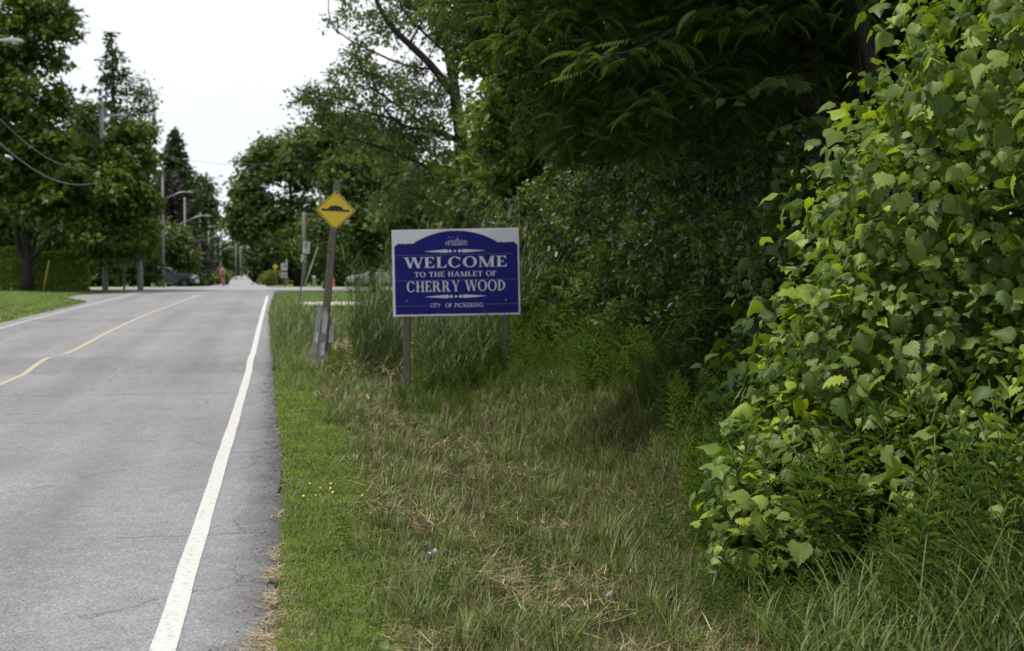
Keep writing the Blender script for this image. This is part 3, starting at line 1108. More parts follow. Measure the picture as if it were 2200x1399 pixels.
# the tall loose tree whose trunk stands behind the blue sign
f0 = foot(1010, 44)
D = 44
tree("elm_tree", "tall loose-crowned elm with bare dark limbs behind the blue sign", f0,
     [([f0, W(1006, 500, D), W(996, 400, D), W(990, 300, D), W(978, 210, D), W(966, 120, D), W(948, 30, D), W(940, -80, D)], 0.26, 0.11),
      ([W(984, 215, D), W(935, 150, D - .3), W(880, 95, D - .6), W(838, 55, D - .8), W(806, -5, D - 1), W(795, -70, D - 1)], 0.14, 0.05),
      ([W(992, 305, D), W(930, 280, D - .5), W(880, 275, D - .8), W(845, 255, D - 1), W(820, 225, D - 1)], 0.10, 0.03),
      ([W(998, 420, D), W(900, 350, D + .5), W(820, 318, D + .5), W(760, 300, D + .3), W(690, 290, D)], 0.07, 0.02),
      ([W(966, 120, D), W(900, 60, D + 1), W(860, 10, D + 1), W(850, -60, D + 1)], 0.06, 0.02), ([W(935, 150, D), W(870, 140, D - 1), W(800, 110, D - 1.4), W(715, 60, D - 1.6), W(706, -10, D - 1.6)], 0.045, 0.012),
      ([W(880, 95, D), W(905, 50, D - .4), W(940, 0, D - .8)], 0.045, 0.015), ([W(930, 280, D), W(830, 210, D - 1.4), W(760, 160, D - 2)], 0.05, 0.012), ([W(845, 255, D), W(760, 235, D - 1), W(660, 205, D - 1.4)], 0.04, 0.01),
      ([W(972, 170, D), W(1030, 90, D), W(1050, 10, D)], 0.08, 0.02)],
     [PB(770, 190, D, 76, 70, 1.8), PB(850, 210, D, 80, 80, 2), PB(700, 240, D, 50, 44, 1.2), PB(800, 290, D, 110, 46, 1.8), PB(900, 320, D, 90, 70, 2), PB(740, 25, D - 1, 40, 40, 1), PB(820, 60, D, 60, 50, 1.4), PB(900, 40, D + 1, 80, 60, 2),
      PB(660, 215, D - 1, 30, 28, .7), PB(960, 250, D, 60, 90, 1.6), PB(1000, 60, D, 80, 70, 2), PB(860, -40, D, 110, 50, 2), PB(900, 430, D, 110, 50, 2), PB(760, 130, D - 1, 36, 30, 0.9), PB(1010, 400, D - 1, 60, 80, 1.4)],
     950, 32, 0.112, 'elm', 0.30, T_DIAMOND, inner=0.1, bark='bark', twig_r=0.011, rnd=0.9, up=0.4, spray=0.45)
f0 = foot(1130, 30)
tree("box_elder_tree", "fresh light green tree leaning out right of the elm trunk", f0, [],
     [PB(1050, 270, 30, 50, 60, 1), PB(1090, 330, 30, 56, 46, 1), PB(1050, 130, 31, 60, 70, 1.2), PB(1120, 220, 31, 70, 90, 1.2), PB(1070, 400, 30, 40, 30, 0.8), PB(1150, 380, 30, 60, 60, 1), PB(1010, 350, 29.5, 24, 12, .3), PB(1120, 40, 31, 90, 80, 1.4), PB(1200, 160, 30, 80, 80, 1), PB(1190, 290, 29, 70, 60, 1), PB(1090, 180, 29, 50, 50, .8)],
     760, 34, 0.125, 'box_elder', 0.20, T_DIAMOND, inner=0.3, trunk_r=0.12, up=0.6, droop=0.9, spray=0.3)
# dark wood behind the shrubs, on the right
G = "dark trees of the wood on the right"
for k, (px, d, h, r, lab) in enumerate(((1230, 34, 8.5, 2.2, "dark tree at the edge of the wood, nearest the blue sign"), (1420, 30, 8.5, 2.3, "dark tree deep in the wood above the shaded shrubs"), (1620, 27, 8.0, 2.3, "dark tree in the deepest shade left of the vines"),
                                        (1820, 23, 7.5, 2.2, "dark tree in shade behind the top of the vines"), (2020, 21, 7.0, 2.2, "dark tree behind the vine thicket"))):
    f0 = foot(px, d)
    c0 = Vector(f0)
    bl = [(c0.x, c0.y, c0.z + h * 0.72, r, r, h * 0.3), (c0.x + 0.8, c0.y - 0.3, c0.z + h * 0.40, r * 0.95, r, h * 0.28), (c0.x - 0.9, c0.y + 0.3, c0.z + h * 0.42, r * 0.9, r, h * 0.28), (c0.x, c0.y, c0.z + h * 0.15, r, r * 0.9, h * 0.16)]
    tree("woodland_tree", lab, f0, [], bl, 600, 30, 0.19, 'far_maple' if k == 0 else 'dark_leaf' if k == 1 else 'wood_shade_leaf', 0.36, T_DIAMOND, inner=0.3, group=G, trunk_r=0.16, low=-1, up=0.4, rnd=0.8)  # trees further in get darker leaves, shade put into their colour
# crowns added mostly above the view, to shade the shrubs and the hollow
for px, d, z, r, lab in ((1480, 20, 7.2, 2.4, "tree crown added high up to shade the shrubs"), (1560, 16.5, 7.0, 2.5, "tree crown added high up to shade the dark hollow"), (1800, 14.5, 6.6, 2.2, "tree crown added for shade, high above the vines"), (1690, 12.6, 6.4, 1.9, "tree crown added for shade over the hanging fronds")):
    q = W(px, 600, d)
    f0 = Vector((q.x + 0.8, q.y + 1.0, Hs(q.x, q.y))) if d > 13 else foot(2060, 12.5)
    tree("added_shade_canopy", lab, f0, [], [(q.x, q.y, z, r, r, 1.3), (q.x + 1.2, q.y + 0.8, z - 0.8, r, r, 1.3), (q.x - 0.8, q.y + 0.4, z - 0.9, r * 0.8, r * 0.8, 0.9)], 620, 30, 0.21, 'dark_leaf' if px < 1400 else 'wood_shade_leaf', 0.34, T_DIAMOND, inner=0.3, group="added crowns that shade the shrubs",
         trunk_r=0.12, low=-1)
# shrubs with small glossy leaves along the wood's edge
SH = [(1165, 25.0, 3.2, 0.95, "small-leaved shrub just right of the blue sign"), (1255, 22.5, 3.1, 1.15, "second small-leaved shrub from the blue sign"), (1365, 20.5, 3.3, 1.35, "broad small-leaved shrub in the middle of the dark thicket"),
      (1490, 18.0, 3.0, 1.25, "shaded shrub below the hanging fronds"), (1600, 16.0, 2.8, 1.15, "black-green shrub in the dark hollow left of the vines"), (1715, 14.0, 2.5, 1.0, "shaded shrub tucked behind the vine thicket")]
for k, (px, d, h, r, lab) in enumerate(SH):
    f0 = foot(px, d)
    x, y, z = f0
    bl = [(x, y, z + h * 0.75, r * 0.8, r * 0.8, h * 0.27), (x - r * 0.45, y - 0.15, z + h * 0.50, r * 0.75, r * 0.75, h * 0.27), (x + r * 0.5, y, z + h * 0.5, r * 0.75, r * 0.8, h * 0.27),
          (x, y - 0.3, z + h * 0.22, r, r * 0.9, h * 0.24), (x - r * 0.7, y - 0.5, z + h * 0.16, r * 0.6, r * 0.6, h * 0.17)]
    tree("small_leaved_shrub", lab, f0, [([f0, f0 + Vector((0.05, 0, h * 0.4)), f0 + Vector((0, 0.05, h * 0.85))], 0.04, 0.012), ([f0, f0 + Vector((-r * 0.4, -0.1, h * 0.4)), f0 + Vector((-r * 0.6, -0.2, h * 0.7))], 0.03, 0.01),
                                               ([f0, f0 + Vector((r * 0.4, 0, h * 0.4)), f0 + Vector((r * 0.6, 0, h * 0.75))], 0.03, 0.01)],
         bl, 560, 34, 0.060, 'privet', 0.10, T_DIAMOND, sub=6, cat='shrub', group="small-leaved shrubs along the wood", inner=0.45, low=-1, up=0.35, outw=0.6, rnd=0.7, twig_r=0.007, sv=0.5, spray=0.24)


# fresher, narrow-leaved bushes in front of them
for px, d, h, r, lab in ((1225, 20.8, 1.5, 0.7, "fresh green narrow-leaved bush near the right sign post"), (1345, 18.6, 1.9, 0.85, "lighter narrow-leaved bush in front of the dark thicket"), (1455, 16.6, 1.7, 0.8, "narrow-leaved bush where the grass meets the thicket"), (1560, 14.2, 1.2, 0.6, "low narrow-leaved bush at the foot of the dark hollow")):
    f0 = foot(px, d)
    x, y, z = f0
    tree("narrow_leaved_bush", lab, f0, [([f0, f0 + Vector((0.05, 0, h * 0.4)), f0 + Vector((0, 0.05, h * 0.85))], 0.02, 0.008), ([f0, f0 + Vector((-r * 0.4, -0.1, h * 0.4)), f0 + Vector((-r * 0.6, -0.2, h * 0.7))], 0.015, 0.006)],
         [(x, y, z + h * 0.7, r * 0.8, r * 0.7, h * 0.32), (x - r * 0.5, y - 0.1, z + h * 0.42, r * 0.6, r * 0.6, h * 0.3), (x + r * 0.5, y - 0.1, z + h * 0.42, r * 0.6, r * 0.6, h * 0.3), (x, y - 0.3, z + h * 0.2, r, r * 0.7, h * 0.22)],
         230, 22, 0.105, 'weed', 0.10, T_LANCE, cat='shrub', group="narrow-leaved bushes before the thicket", inner=0.4, low=-1, up=0.5, droop=0.7, twig_r=0.005, spray=0.20, rnd=0.5)


# ---------------------------------------------------------------- clipped cedar hedges on the lawn
def hedge(px0, px1, d, h, depth, label):
    a, b = W(px0, 620, d), W(px1, 620, d)
    x0, x1, y = a.x, b.x, a.y
    base = Vector(((x0 + x1) / 2, y, Hs((x0 + x1) / 2, y)))
    e = empty("cedar_hedge", base, label, 'hedge', "clipped cedar hedges on the lawn")
    L, dp = (x1 - x0) / 2, depth / 2
    n = 13000
    u = rng.random((n, 3)) * 2 - 1
    face = rng.choice(4, n, p=[0.5, 0.26, 0.12, 0.12])
    p = np.stack([u[:, 0] * L, u[:, 1] * dp, (u[:, 2] + 1) / 2 * h], 1)
    o = np.zeros((n, 3))
    for k, (ax, sg) in enumerate(((1, -1), (2, 1), (0, -1), (0, 1))):
        s = face == k
        p[s, ax] = sg * (L, dp, 0)[ax] if ax < 2 else h
        o[s, ax] = sg
    top = p[:, 2] / h
    shrink = 1 - 0.16 * top ** 3
    p[:, 0] *= np.where(L > 1, 1 - 0.12 * top ** 5, shrink)
    p[:, 1] *= shrink
    p[:, 2] += 0.10 * fnoise(p[:, 0] + base.x, p[:, 1], 1.3) * top
    p += o * (0.12 * fnoise(p[:, 0] * 1.3 + p[:, 2], p[:, 2] * 1.7, 1.0, k))[:, None] - o * (rng.random(n) ** 2 * 0.25)[:, None]
    dr = np.array([0, 0, 0.8]) + o * 0.4 + rng.normal(size=(n, 3)) * 0.4
    nr = o + rng.normal(size=(n, 3)) * 0.5
    arr = place(T_DIAMOND, p, nr, dr, 0.16 * (0.6 + 0.8 * rng.random(n)), rng.random(n))
    local(leaf_obj("foliage", arr, M['cedar'], None, (0, 0, 0), 'stuff'), e)
    m = MB()
    for i in range(int(2 * L / 0.8)):
        x = -L + 0.4 + i * 0.8
        m.tube([(x, 0, 0), (x + 0.05, 0, h * 0.5), (x, 0, h * 0.85)], [0.05, 0.035, 0.01], 5)
    local(m.build("stems", M['bark'], None, True), e)["kind"] = 'stuff'


hedge(-150, 44, 77.6, 2.3, 1.6, "clipped cedar hedge left of the maple trunk")
hedge(74, 186, 78.0, 2.05, 1.6, "shorter bright cedar hedge right of the maple trunk")


# ---------------------------------------------------------------- the grapevines
def LD(lat, d, z):
    """lat metres to the right, d metres ahead of where the photographer stands, z above the road"""
    return np.array([RGT.x * lat + math.sin(YAW) * d, RGT.y * lat + math.cos(YAW) * d, z])


M['vine_shade'] = leaf_mat("grape_leaf_single_painted_shade", (0.024, 0.050, 0.010), (0.060, 0.100, 0.022), 0.35, 0.6, 0.2, None, True)  # grape leaf again, darkened so its colour carries the hollow's shade
M['vine_mass_shade'] = leaf_mat("grape_leaf_painted_shade", (0.018, 0.040, 0.008), (0.050, 0.085, 0.018), 0.35, 0.6, 0.2)  # same painted shade for the leaf mass
_half = [(0.0, -0.02), (0.10, -0.13), (0.27, -0.16), (0.42, -0.06), (0.43, 0.06), (0.53, 0.16), (0.47, 0.27), (0.50, 0.40), (0.38, 0.44), (0.36, 0.58), (0.25, 0.62), (0.20, 0.76), (0.10, 0.80), (0.0, 1.0)]


_few = [(0.0, 0.0), (0.24, -0.15), (0.52, 0.14), (0.47, 0.40), (0.24, 0.62), (0.0, 1.0)]


def grape_leaf(fold, cup, wave, outline=_half):
    pts = [(0.0, 0.10)]
    out = outline + [(-x, y) for x, y in outline[-2:0:-1]]
    pts += out
    v = []
    for i, (x, y) in enumerate(pts):
        r2 = x * x + (y - 0.1) ** 2
        z = -fold * abs(x) - cup * r2 + (wave * (1 if i % 2 else -1) * 0.6 * math.sqrt(r2) if i else 0.05)
        v.append((x, y, z))
    n = len(out)
    f = [(0, 1 + (i + 1) % n, 1 + i) for i in range(n)]
    return np.array(v), np.array(f)


GRAPE = [grape_leaf(0.12, 0.30, 0.11), grape_leaf(0.42, 0.15, 0.10), grape_leaf(-0.15, 0.50, 0.10), grape_leaf(0.55, 0.40, 0.08), grape_leaf(0.05, 0.10, 0.15), grape_leaf(0.95, 0.25, 0.08), grape_leaf(0.3, 0.75, 0.10), grape_leaf(-0.35, 0.15, 0.12)]
GRAPE_LOW = [grape_leaf(f_, c_, w_, _few) for f_, c_, w_ in ((0.12, 0.30, 0.10), (0.42, 0.15, 0.08), (-0.15, 0.50, 0.08), (0.55, 0.40, 0.06), (0.05, 0.10, 0.12), (0.95, 0.25, 0.06), (0.3, 0.75, 0.08), (-0.35, 0.15, 0.10))]
GRAPE_ME = []
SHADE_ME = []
for T in GRAPE:
    me = np_mesh("leaf", T[0], T[1], np.full(len(T[0]), 0.5))
    me.materials.append(M['vine_part'])
    GRAPE_ME.append(me)
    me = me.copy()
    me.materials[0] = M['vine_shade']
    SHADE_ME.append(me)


def frame(n, d):
    n = Vector(n).normalized()
    d = Vector(d)
    d = (d - n * d.dot(n)).normalized()
    x = d.cross(n)
    return Matrix(((x.x, d.x, n.x), (x.y, d.y, n.y), (x.z, d.z, n.z))).to_4x4()


def put_part(name, me, parent, base, pos, nrm, dirv, size):
    o = bpy.data.objects.new(name, me)
    COL.objects.link(o)
    o.parent = parent
    Mx = frame(nrm, dirv)
    o.matrix_basis = Matrix.Translation(Vector(pos) - Vector(base)) @ Mx @ Matrix.Diagonal((size * rng.uniform(0.78, 1.12), size, size * rng.uniform(0.7, 1.3), 1))
    return o


TO_CAM = np.array([0, 0, 1.6])
M['vine_stem'] = plain("vine_stem", (0.10, 0.055, 0.03), 0.7, 0, 0.3, 8)
M['green_stem'] = plain("green_stem", (0.10, 0.14, 0.04), 0.6, 0, 0.25, 8)


def vine(name, label, blobs, n_shell, n_core, size, n_parts=300, leafs=GRAPE_ME, mass='vine', shoots=(), group="grapevines over the right bank", core_size=None):
    """blobs are (lat, d, z, r_lat, r_d, r_z)"""
    B = np.array([tuple(LD(a, b, c)) + (ra, rb, rc) for a, b, c, ra, rb, rc in blobs])
    base = np.array([B[0, 0], B[0, 1], Hs(B[0, 0], B[0, 1])])
    e = empty(name, Vector(base), label, 'vine', group)
    c, out = clumps(B, n_shell, 0.80, -1)
    # keep what lies on the outside of the whole mass
    depth_in = np.min(np.stack([(((c - b[:3]) / b[3:]) ** 2).sum(1) for b in B], 1), 1)
    k = (depth_in > 0.55) & (c[:, 2] > H(c[:, 0], c[:, 1]) + 0.03)
    c, out = c[k], out[k]
    n = len(c)
    lump = fnoise(c[:, 0] * 1.5 + c[:, 2] * 0.9, c[:, 1] * 1.5 - c[:, 2] * 1.5, 1.0, 3) + 0.5 * fnoise(c[:, 0] * 4 + c[:, 2] * 2, c[:, 1] * 3 - c[:, 2] * 4, 1.0, 1)
    k = lump > -0.50 + 0.25 * rng.normal(size=n)
    c, out, lump = c[k], out[k], lump[k]
    n = len(c)
    c = c + out * (0.20 * lump)[:, None]
    nr = out * 0.62 + np.array([-0.05, 0, 0.65]) + rng.normal(size=(n, 3)) * 0.52
    dr = np.array([0, 0, -0.9]) + out * 0.35 + rng.normal(size=(n, 3)) * 0.55
    sz = np.clip(size * np.exp(rng.normal(size=n) * 0.45), 0.026, 0.135)
    view = unit(TO_CAM - c)
    facing = (view * out).sum(1)
    score = facing + 0.12 * sz / size + 0.25 * rng.random(n)
    # only leaves inside the picture are worth an object of their own
    rel = c - TO_CAM
    dd = rel @ np.array(FWD)
    px = 1100 + FPX * (rel @ np.array(RGT)) / dd
    py = 699.5 - FPX * (rel @ np.array(UPV)) / dd
    inside = (px > 0) & (px < 2190) & (py > 5) & (py < 1380)
    score = np.where(inside, score, -9)
    order = np.argsort(-score)
    npart = min(n_parts, int(inside.sum()))
    left_for_shoots = min(120, 9 * len(shoots) + 4)
    npart = max(0, npart - left_for_shoots)
    for i in order[:npart]:
        put_part("leaf", leafs[int(rng.integers(8))], e, base, c[i], nr[i], dr[i], sz[i])
    rest = order[npart:]
    arrs = []
    if len(rest):
        kind = rng.integers(0, 8, len(rest))
        for q in range(8):
            s = rest[kind == q]
            if len(s):
                t = np.clip(rng.random(len(s)), 0, 0.999)
                arrs.append(place(GRAPE_LOW[q], c[s], nr[s], dr[s], sz[s], t))
    # inner leaves
    ci, oi = clumps(B, n_core, 0.45, -1)
    k = ci[:, 2] > H(ci[:, 0], ci[:, 1]) + 0.02
    ci, oi = ci[k], oi[k]
    m_ = len(ci)
    arrs.append(place(GRAPE_LOW[0], ci, oi * 0.5 + np.array([0, 0, 0.6]) + rng.normal(size=(m_, 3)) * 0.6, rng.normal(size=(m_, 3)) + np.array([0, 0, -0.7]), (core_size or size * 1.2) * np.exp(rng.normal(size=m_) * 0.25), rng.random(m_) * 0.7))
    leaf_obj("foliage", merge(arrs), M[mass], e, base, 'stuff')
    # stems in the mass
    k = rng.permutation(m_)[:60]
    st = np.repeat(B[:, :3], 60 // len(B) + 1, 0)[:len(k)] * 1.0
    st[:, 2] *= 0.5
    leaf_obj("stems", twig_mesh(st, ci[k], 0.008, 0.003, 0.08, 4), M['vine_stem'], e, base, 'stuff')
    for pts, nl, s0 in shoots:
        q = bent([Vector(LD(*p)) for p in pts], 12)
        m = MB().tube([p - Vector(base) for p in q], [0.0032 - 0.0020 * i / 12 for i in range(13)], 5)
        local(m.build("shoot", M['vine_stem'], None, True), e)
        for i in range(nl):
            t = (i + 0.8) / nl
            f_ = t * 12
            a = min(int(f_), 11)
            p = q[a].lerp(q[a + 1], f_ - a)
            ax = np.array((q[a + 1] - q[a]).normalized())
            s = s0 * (1.1 - 0.72 * t) * (0.85 + 0.3 * rng.random())
            sd_ = 1 if i % 2 else -1
            pp = np.array(p) + np.array([0, 0, -0.01]) + np.array([RGT.x, RGT.y, 0]) * 0.02 * sd_
            put_part("leaf", leafs[int(rng.integers(8))], e, base, pp, np.array([-0.25, -0.55, 0.6]) + rng.normal(size=3) * 0.3, np.array([0.1 * sd_, -0.1, -1.0]) + ax * 0.5 + rng.normal(size=3) * 0.25, s)
        # a curled tendril at the tip
        tip = q[-1] - Vector(base)
        ax = (q[-1] - q[-2]).normalized()
        pts2 = [tip + ax * (0.012 * j) + Vector((0, 0, 0.004 * j + 0.010 * math.sin(j * 0.9))) for j in range(7)]
        local(MB().tube(pts2, 0.0012, 4).build("tendril", M['green_stem'], None, True), e)
    return e


vine("grape_vine", "tall sunlit grapevine thicket climbing at the right edge", [(2.95, 9.1, 1.9, 0.98, 1.2, 1.15), (3.45, 8.6, 2.8, 1.15, 1.2, 1.15), (3.75, 8.0, 2.3, 0.9, 0.8, 1.1), (4.4, 8.8, 1.4, 0.9, 0.9, 1.6)], 13500, 3000, 0.068, 300,
     shoots=[([(2.3, 9.0, 2.2), (2.05, 8.8, 2.4), (1.83, 8.7, 2.42)], 9, 0.11), ([(2.2, 8.6, 1.7), (1.9, 8.5, 1.85), (1.62, 8.4, 1.82)], 9, 0.10), ([(2.6, 8.9, 3.0), (2.35, 8.7, 3.3), (2.15, 8.6, 3.45)], 8, 0.11), ([(2.3, 8.7, 1.5), (1.95, 8.5, 1.45), (1.72, 8.4, 1.38)], 8, 0.10)])
vine("grape_vine", "low grapevine spilling down the bank to the mown grass", [(2.55, 8.8, 1.0, 0.98, 0.9, 0.85), (2.0, 8.7, 0.45, 0.72, 0.6, 0.48), (2.95, 7.9, 0.75, 0.55, 0.5, 0.6), (1.8, 8.3, 0.20, 0.6, 0.45, 0.36), (3.5, 8.0, 0.4, 0.6, 0.5, 0.6), (2.5, 7.8, 0.35, 0.6, 0.45, 0.45), (1.45, 8.1, 0.05, 0.4, 0.35, 0.2)], 9500, 2400, 0.066, 300,
     shoots=[([(2.1, 8.6, 1.2), (1.75, 8.5, 1.28), (1.52, 8.4, 1.26)], 8, 0.10), ([(2.0, 8.4, 1.0), (1.7, 8.3, 1.02), (1.5, 8.3, 0.96)], 8, 0.10), ([(1.9, 8.3, 0.75), (1.6, 8.2, 0.72), (1.38, 8.1, 0.62)], 8, 0.10),
      ([(2.0, 8.2, 0.75), (1.62, 8.0, 0.6), (1.35, 7.9, 0.35), (1.15, 7.8, 0.12), (1.0, 7.7, 0.02)], 12, 0.115), ([(1.7, 8.2, 0.45), (1.42, 8.1, 0.5), (1.2, 8.0, 0.42)], 8, 0.10), ([(2.3, 7.9, 0.7), (2.1, 7.4, 0.55), (1.95, 7.1, 0.35)], 8, 0.11), ([(2.6, 7.7, 0.9), (2.4, 7.2, 0.75), (2.3, 6.8, 0.5), (2.25, 6.6, 0.3)], 9, 0.11), ([(2.9, 7.5, 0.9), (2.7, 7.0, 0.7), (2.6, 6.7, 0.4)], 8, 0.11)])
vine("grape_vine", "grapevine with shade put into its leaf colour, hanging in the dark hollow beside the bright one", [(2.5, 11.4, 1.3, 0.7, 0.8, 0.9), (2.2, 11.3, 0.6, 0.7, 0.7, 0.6), (2.75, 11.8, 2.2, 0.6, 0.7, 0.7)], 900, 600, 0.10, 220, SHADE_ME, 'vine_mass_shade',
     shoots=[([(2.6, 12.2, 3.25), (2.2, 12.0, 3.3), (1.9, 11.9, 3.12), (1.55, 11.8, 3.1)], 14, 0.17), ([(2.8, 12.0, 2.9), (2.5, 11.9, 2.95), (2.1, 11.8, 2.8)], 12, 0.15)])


# ---------------------------------------------------------------- tree of heaven: long hanging fronds
def frond_template(n_pairs, sag, twist):
    vs_, fs_ = [], []

    def pt(t):
        return np.array([0.02 * math.sin(t * 3) * twist, t * (1 - 0.28 * sag * t), -0.55 * sag * t * t])
    w = 0.0045
    for i in range(6):
        p = pt(i / 5)
        vs_ += [p + (-w, 0, 0), p + (w, 0, 0.002)]
    for i in range(5):
        a = 2 * i
        fs_ += [(a, a + 1, a + 3), (a, a + 3, a + 2)]
    for k in range(n_pairs):
        t = 0.14 + 0.84 * k / n_pairs
        p = pt(t)
        L = 0.235 * math.sin(PI * (0.18 + 0.72 * t)) * random.uniform(0.85, 1.1)
        for s in (-1, 1):
            fw = 0.38 + 0.25 * t
            d = np.array([s * 1.0, fw, -0.45 - 0.4 * sag + random.uniform(-0.15, 0.15)])
            d /= np.linalg.norm(d)
            up_ = np.array([0.3 * s, -0.1, 1.0])
            x = np.cross(d, up_)
            x /= np.linalg.norm(x)
            nn = np.cross(x, d)
            o = len(vs_)
            wd = L * 0.125
            vs_ += [p, p + d * L * 0.35 + x * wd + nn * 0.006, p + d * L - nn * 0.03, p + d * L * 0.35 - x * wd + nn * 0.006]
            fs_ += [(o, o + 1, o + 2), (o, o + 2, o + 3)]
    t = 1.0
    p = pt(1.0)
    o = len(vs_)
    vs_ += [p, p + (0.02, 0.06, -0.03), p + (0, 0.15, -0.10), p + (-0.02, 0.06, -0.03)]
    fs_ += [(o, o + 1, o + 2), (o, o + 2, o + 3)]
    return np.array(vs_), np.array(fs_)


FROND = [frond_template(11, 0.5, 0.4), frond_template(12, 0.85, -0.5), frond_template(10, 0.25, 0.3), frond_template(12, 1.1, 0.2)]
FROND_ME = []
for T in FROND:
    me = np_mesh("frond", T[0], T[1], np.full(len(T[0]), 0.5))
    me.materials.append(M['heaven_part'])
    FROND_ME.append(me)

tb = Vector(W(1745, 600, 15.0))
tb.z = Hs(tb.x, tb.y)
heaven = empty("tree_of_heaven", tb, "dark tree with long hanging feather-shaped fronds over the thicket", 'tree')
limb_pts = [([tb, W(1746, 300, 15), W(1742, 120, 15), W(1750, -120, 15), W(1760, -260, 15)], 0.09, 0.05),
            ([W(1750, -100, 15), W(1640, -60, 14), W(1545, -5, 13), W(1480, 45, 12.4), W(1400, 90, 12), W(1330, 116, 11.8), W(1240, 117, 11.7)], 0.04, 0.006),
            ([W(1750, -160, 15), W(1600, -140, 14.5), W(1400, -90, 13.6), W(1200, -40, 13), W(1040, 0, 12.8), W(930, 5, 12.7)], 0.045, 0.006),
            ([W(1744, 20, 15), W(1660, 60, 14), W(1560, 120, 13.2), W(1450, 190, 12.6), W(1370, 230, 12.4)], 0.03, 0.005),
            ([W(1640, -60, 14), W(1500, -30, 13.5), W(1300, 0, 13), W(1150, 60, 12.6), W(1080, 90, 12.4)], 0.025, 0.005),
            ([W(1745, 100, 15), W(1650, 150, 14.6), W(1560, 230, 14.4), W(1480, 280, 14.2)], 0.02, 0.004),
            ([W(1750, -100, 15), W(1820, -40, 14), W(1700, 20, 13), W(1600, 60, 12.6)], 0.02, 0.004)]
twig_pts = []
for k, (pts, r0, r1) in enumerate(limb_pts):
    q = bent(pts, 16)
    m = MB().tube([p - tb for p in q], [r0 + (r1 - r0) * i / 16 for i in range(17)], 8 if k == 0 else 5)
    local(m.build("trunk" if k == 0 else "branch", M['bark'], None, True), heaven)
    if k:
        twig_pts += [(q[i], (q[min(i + 1, 16)] - q[i - 1]).normalized(), i / 16) for i in range(4, 17)]
nfr = 0
for p, ax, t in twig_pts:
    for j in range(4 if t > 0.8 else 3):
        az = rng.random() * 2 * PI
        dv = Vector((math.cos(az), math.sin(az), 0)) * 0.75 + ax * (0.7 if t > 0.8 else 0.3) + Vector((0, 0, -0.35 + 0.25 * rng.normal()))
        pos = p + Vector(rng.normal(size=3) * 0.05)
        put_part("frond", FROND_ME[int(rng.integers(4))], heaven, tb, pos, (0.2 * rng.normal(), 0.2 * rng.normal(), 1), dv, 0.30 + 0.10 * rng.random())
        nfr += 1
# the many fronds behind
def frond_stuff(n, boxes, smin, smax, tmax=0.8):
    out = []
    for k in range(4):
        m_ = n // 4
        bi = rng.integers(0, len(boxes), m_)
        B = np.array(boxes)[bi]
        pxs, pys, ds = B[:, 0] + (B[:, 1] - B[:, 0]) * rng.random(m_), B[:, 2] + (B[:, 3] - B[:, 2]) * rng.random(m_), B[:, 4] + (B[:, 5] - B[:, 4]) * rng.random(m_)
        pos = np.array([tuple(W(a, b, c)) for a, b, c in zip(pxs, pys, ds)])
        az = rng.random(m_) * 2 * PI
        dv = np.stack([np.cos(az), np.sin(az), -0.5 + 0.4 * rng.normal(size=m_)], 1)
        nr = np.stack([0.25 * rng.normal(size=m_), 0.25 * rng.normal(size=m_), np.ones(m_)], 1)
        out.append(place(FROND[k], pos, nr, dv, smin + (smax - smin) * rng.random(m_), rng.random(m_) * tmax))
    return merge(out)


_hb = [PB(1060, 60, 13.4, 110, 90, 0.7), PB(1210, 130, 13.6, 110, 90, 0.8), PB(1330, 230, 14, 90, 80, 0.8), PB(1180, 260, 14, 80, 60, 0.6), PB(1480, 120, 14.4, 120, 120, 0.8), PB(1440, 300, 14.8, 90, 60, 0.7)]
_c, _o = clumps(_hb, 420, 0.2, -1)
leaf_obj("small_leaves", clump_leaves(_c, _o, 26, 0.10, 0.062, T_OVAL, spray=0.22, up=0.4, rnd=0.7), M['far_maple'], heaven, tb, 'stuff')
leaf_obj("crown", frond_stuff(3200, [(940, 1350, -260, 90, 12.2, 14.5), (1150, 1550, -200, 170, 12.4, 15.5), (1350, 1800, -260, 240, 13, 16), (1400, 1720, 80, 330, 14, 16.5), (1500, 1950, -350, 60, 11, 15), (1180, 1420, 100, 330, 12.6, 14.4)], 0.26, 0.38),
         M['heaven'], heaven, tb, 'stuff')


# ---------------------------------------------------------------- grass and weeds
def grass_mat(name, stops, trans=0.3):
    m, n, l, p = new_mat(name)
    at = n.new("ShaderNodeAttribute")
    at.attribute_name = "tint"
    r = ramp(n, stops)
    l.new(at.outputs["Fac"], r.inputs[0])
    l.new(r.outputs[0], p.inputs["Base Color"])
    p.inputs["Roughness"].default_value = 0.5
    p.inputs["Specular IOR Level"].default_value = 0.3
    tb_ = n.new("ShaderNodeBsdfTranslucent")
    l.new(r.outputs[0], tb_.inputs[0])
    mx = n.new("ShaderNodeMixShader")
    mx.inputs[0].default_value = trans
    l.new(p.outputs[0], mx.inputs[1])
    l.new(tb_.outputs[0], mx.inputs[2])
    l.new(mx.outputs[0], n["Material Output"].inputs[0])
    return m


# tint 0..0.5 green shades, 0.55..1 dead straw and brown stalks
M['grass'] = grass_mat("grass_blade", [(0.0, (0.024, 0.046, 0.008)), (0.25, (0.088, 0.128, 0.025)), (0.48, (0.190, 0.240, 0.060)), (0.57, (0.055, 0.039, 0.022)), (0.78, (0.20, 0.148, 0.082)), (1.0, (0.44, 0.37, 0.22))])
M['straw'] = grass_mat("dry_straw", [(0.0, (0.12, 0.085, 0.04)), (0.5, (0.34, 0.27, 0.14)), (1.0, (0.52, 0.44, 0.27))], 0.15)


def stuff(name, arr, mat, label, cat):
    o = leaf_obj(name, arr, mat, None, (0, 0, 0), 'stuff')
    return tag(o, label, cat)


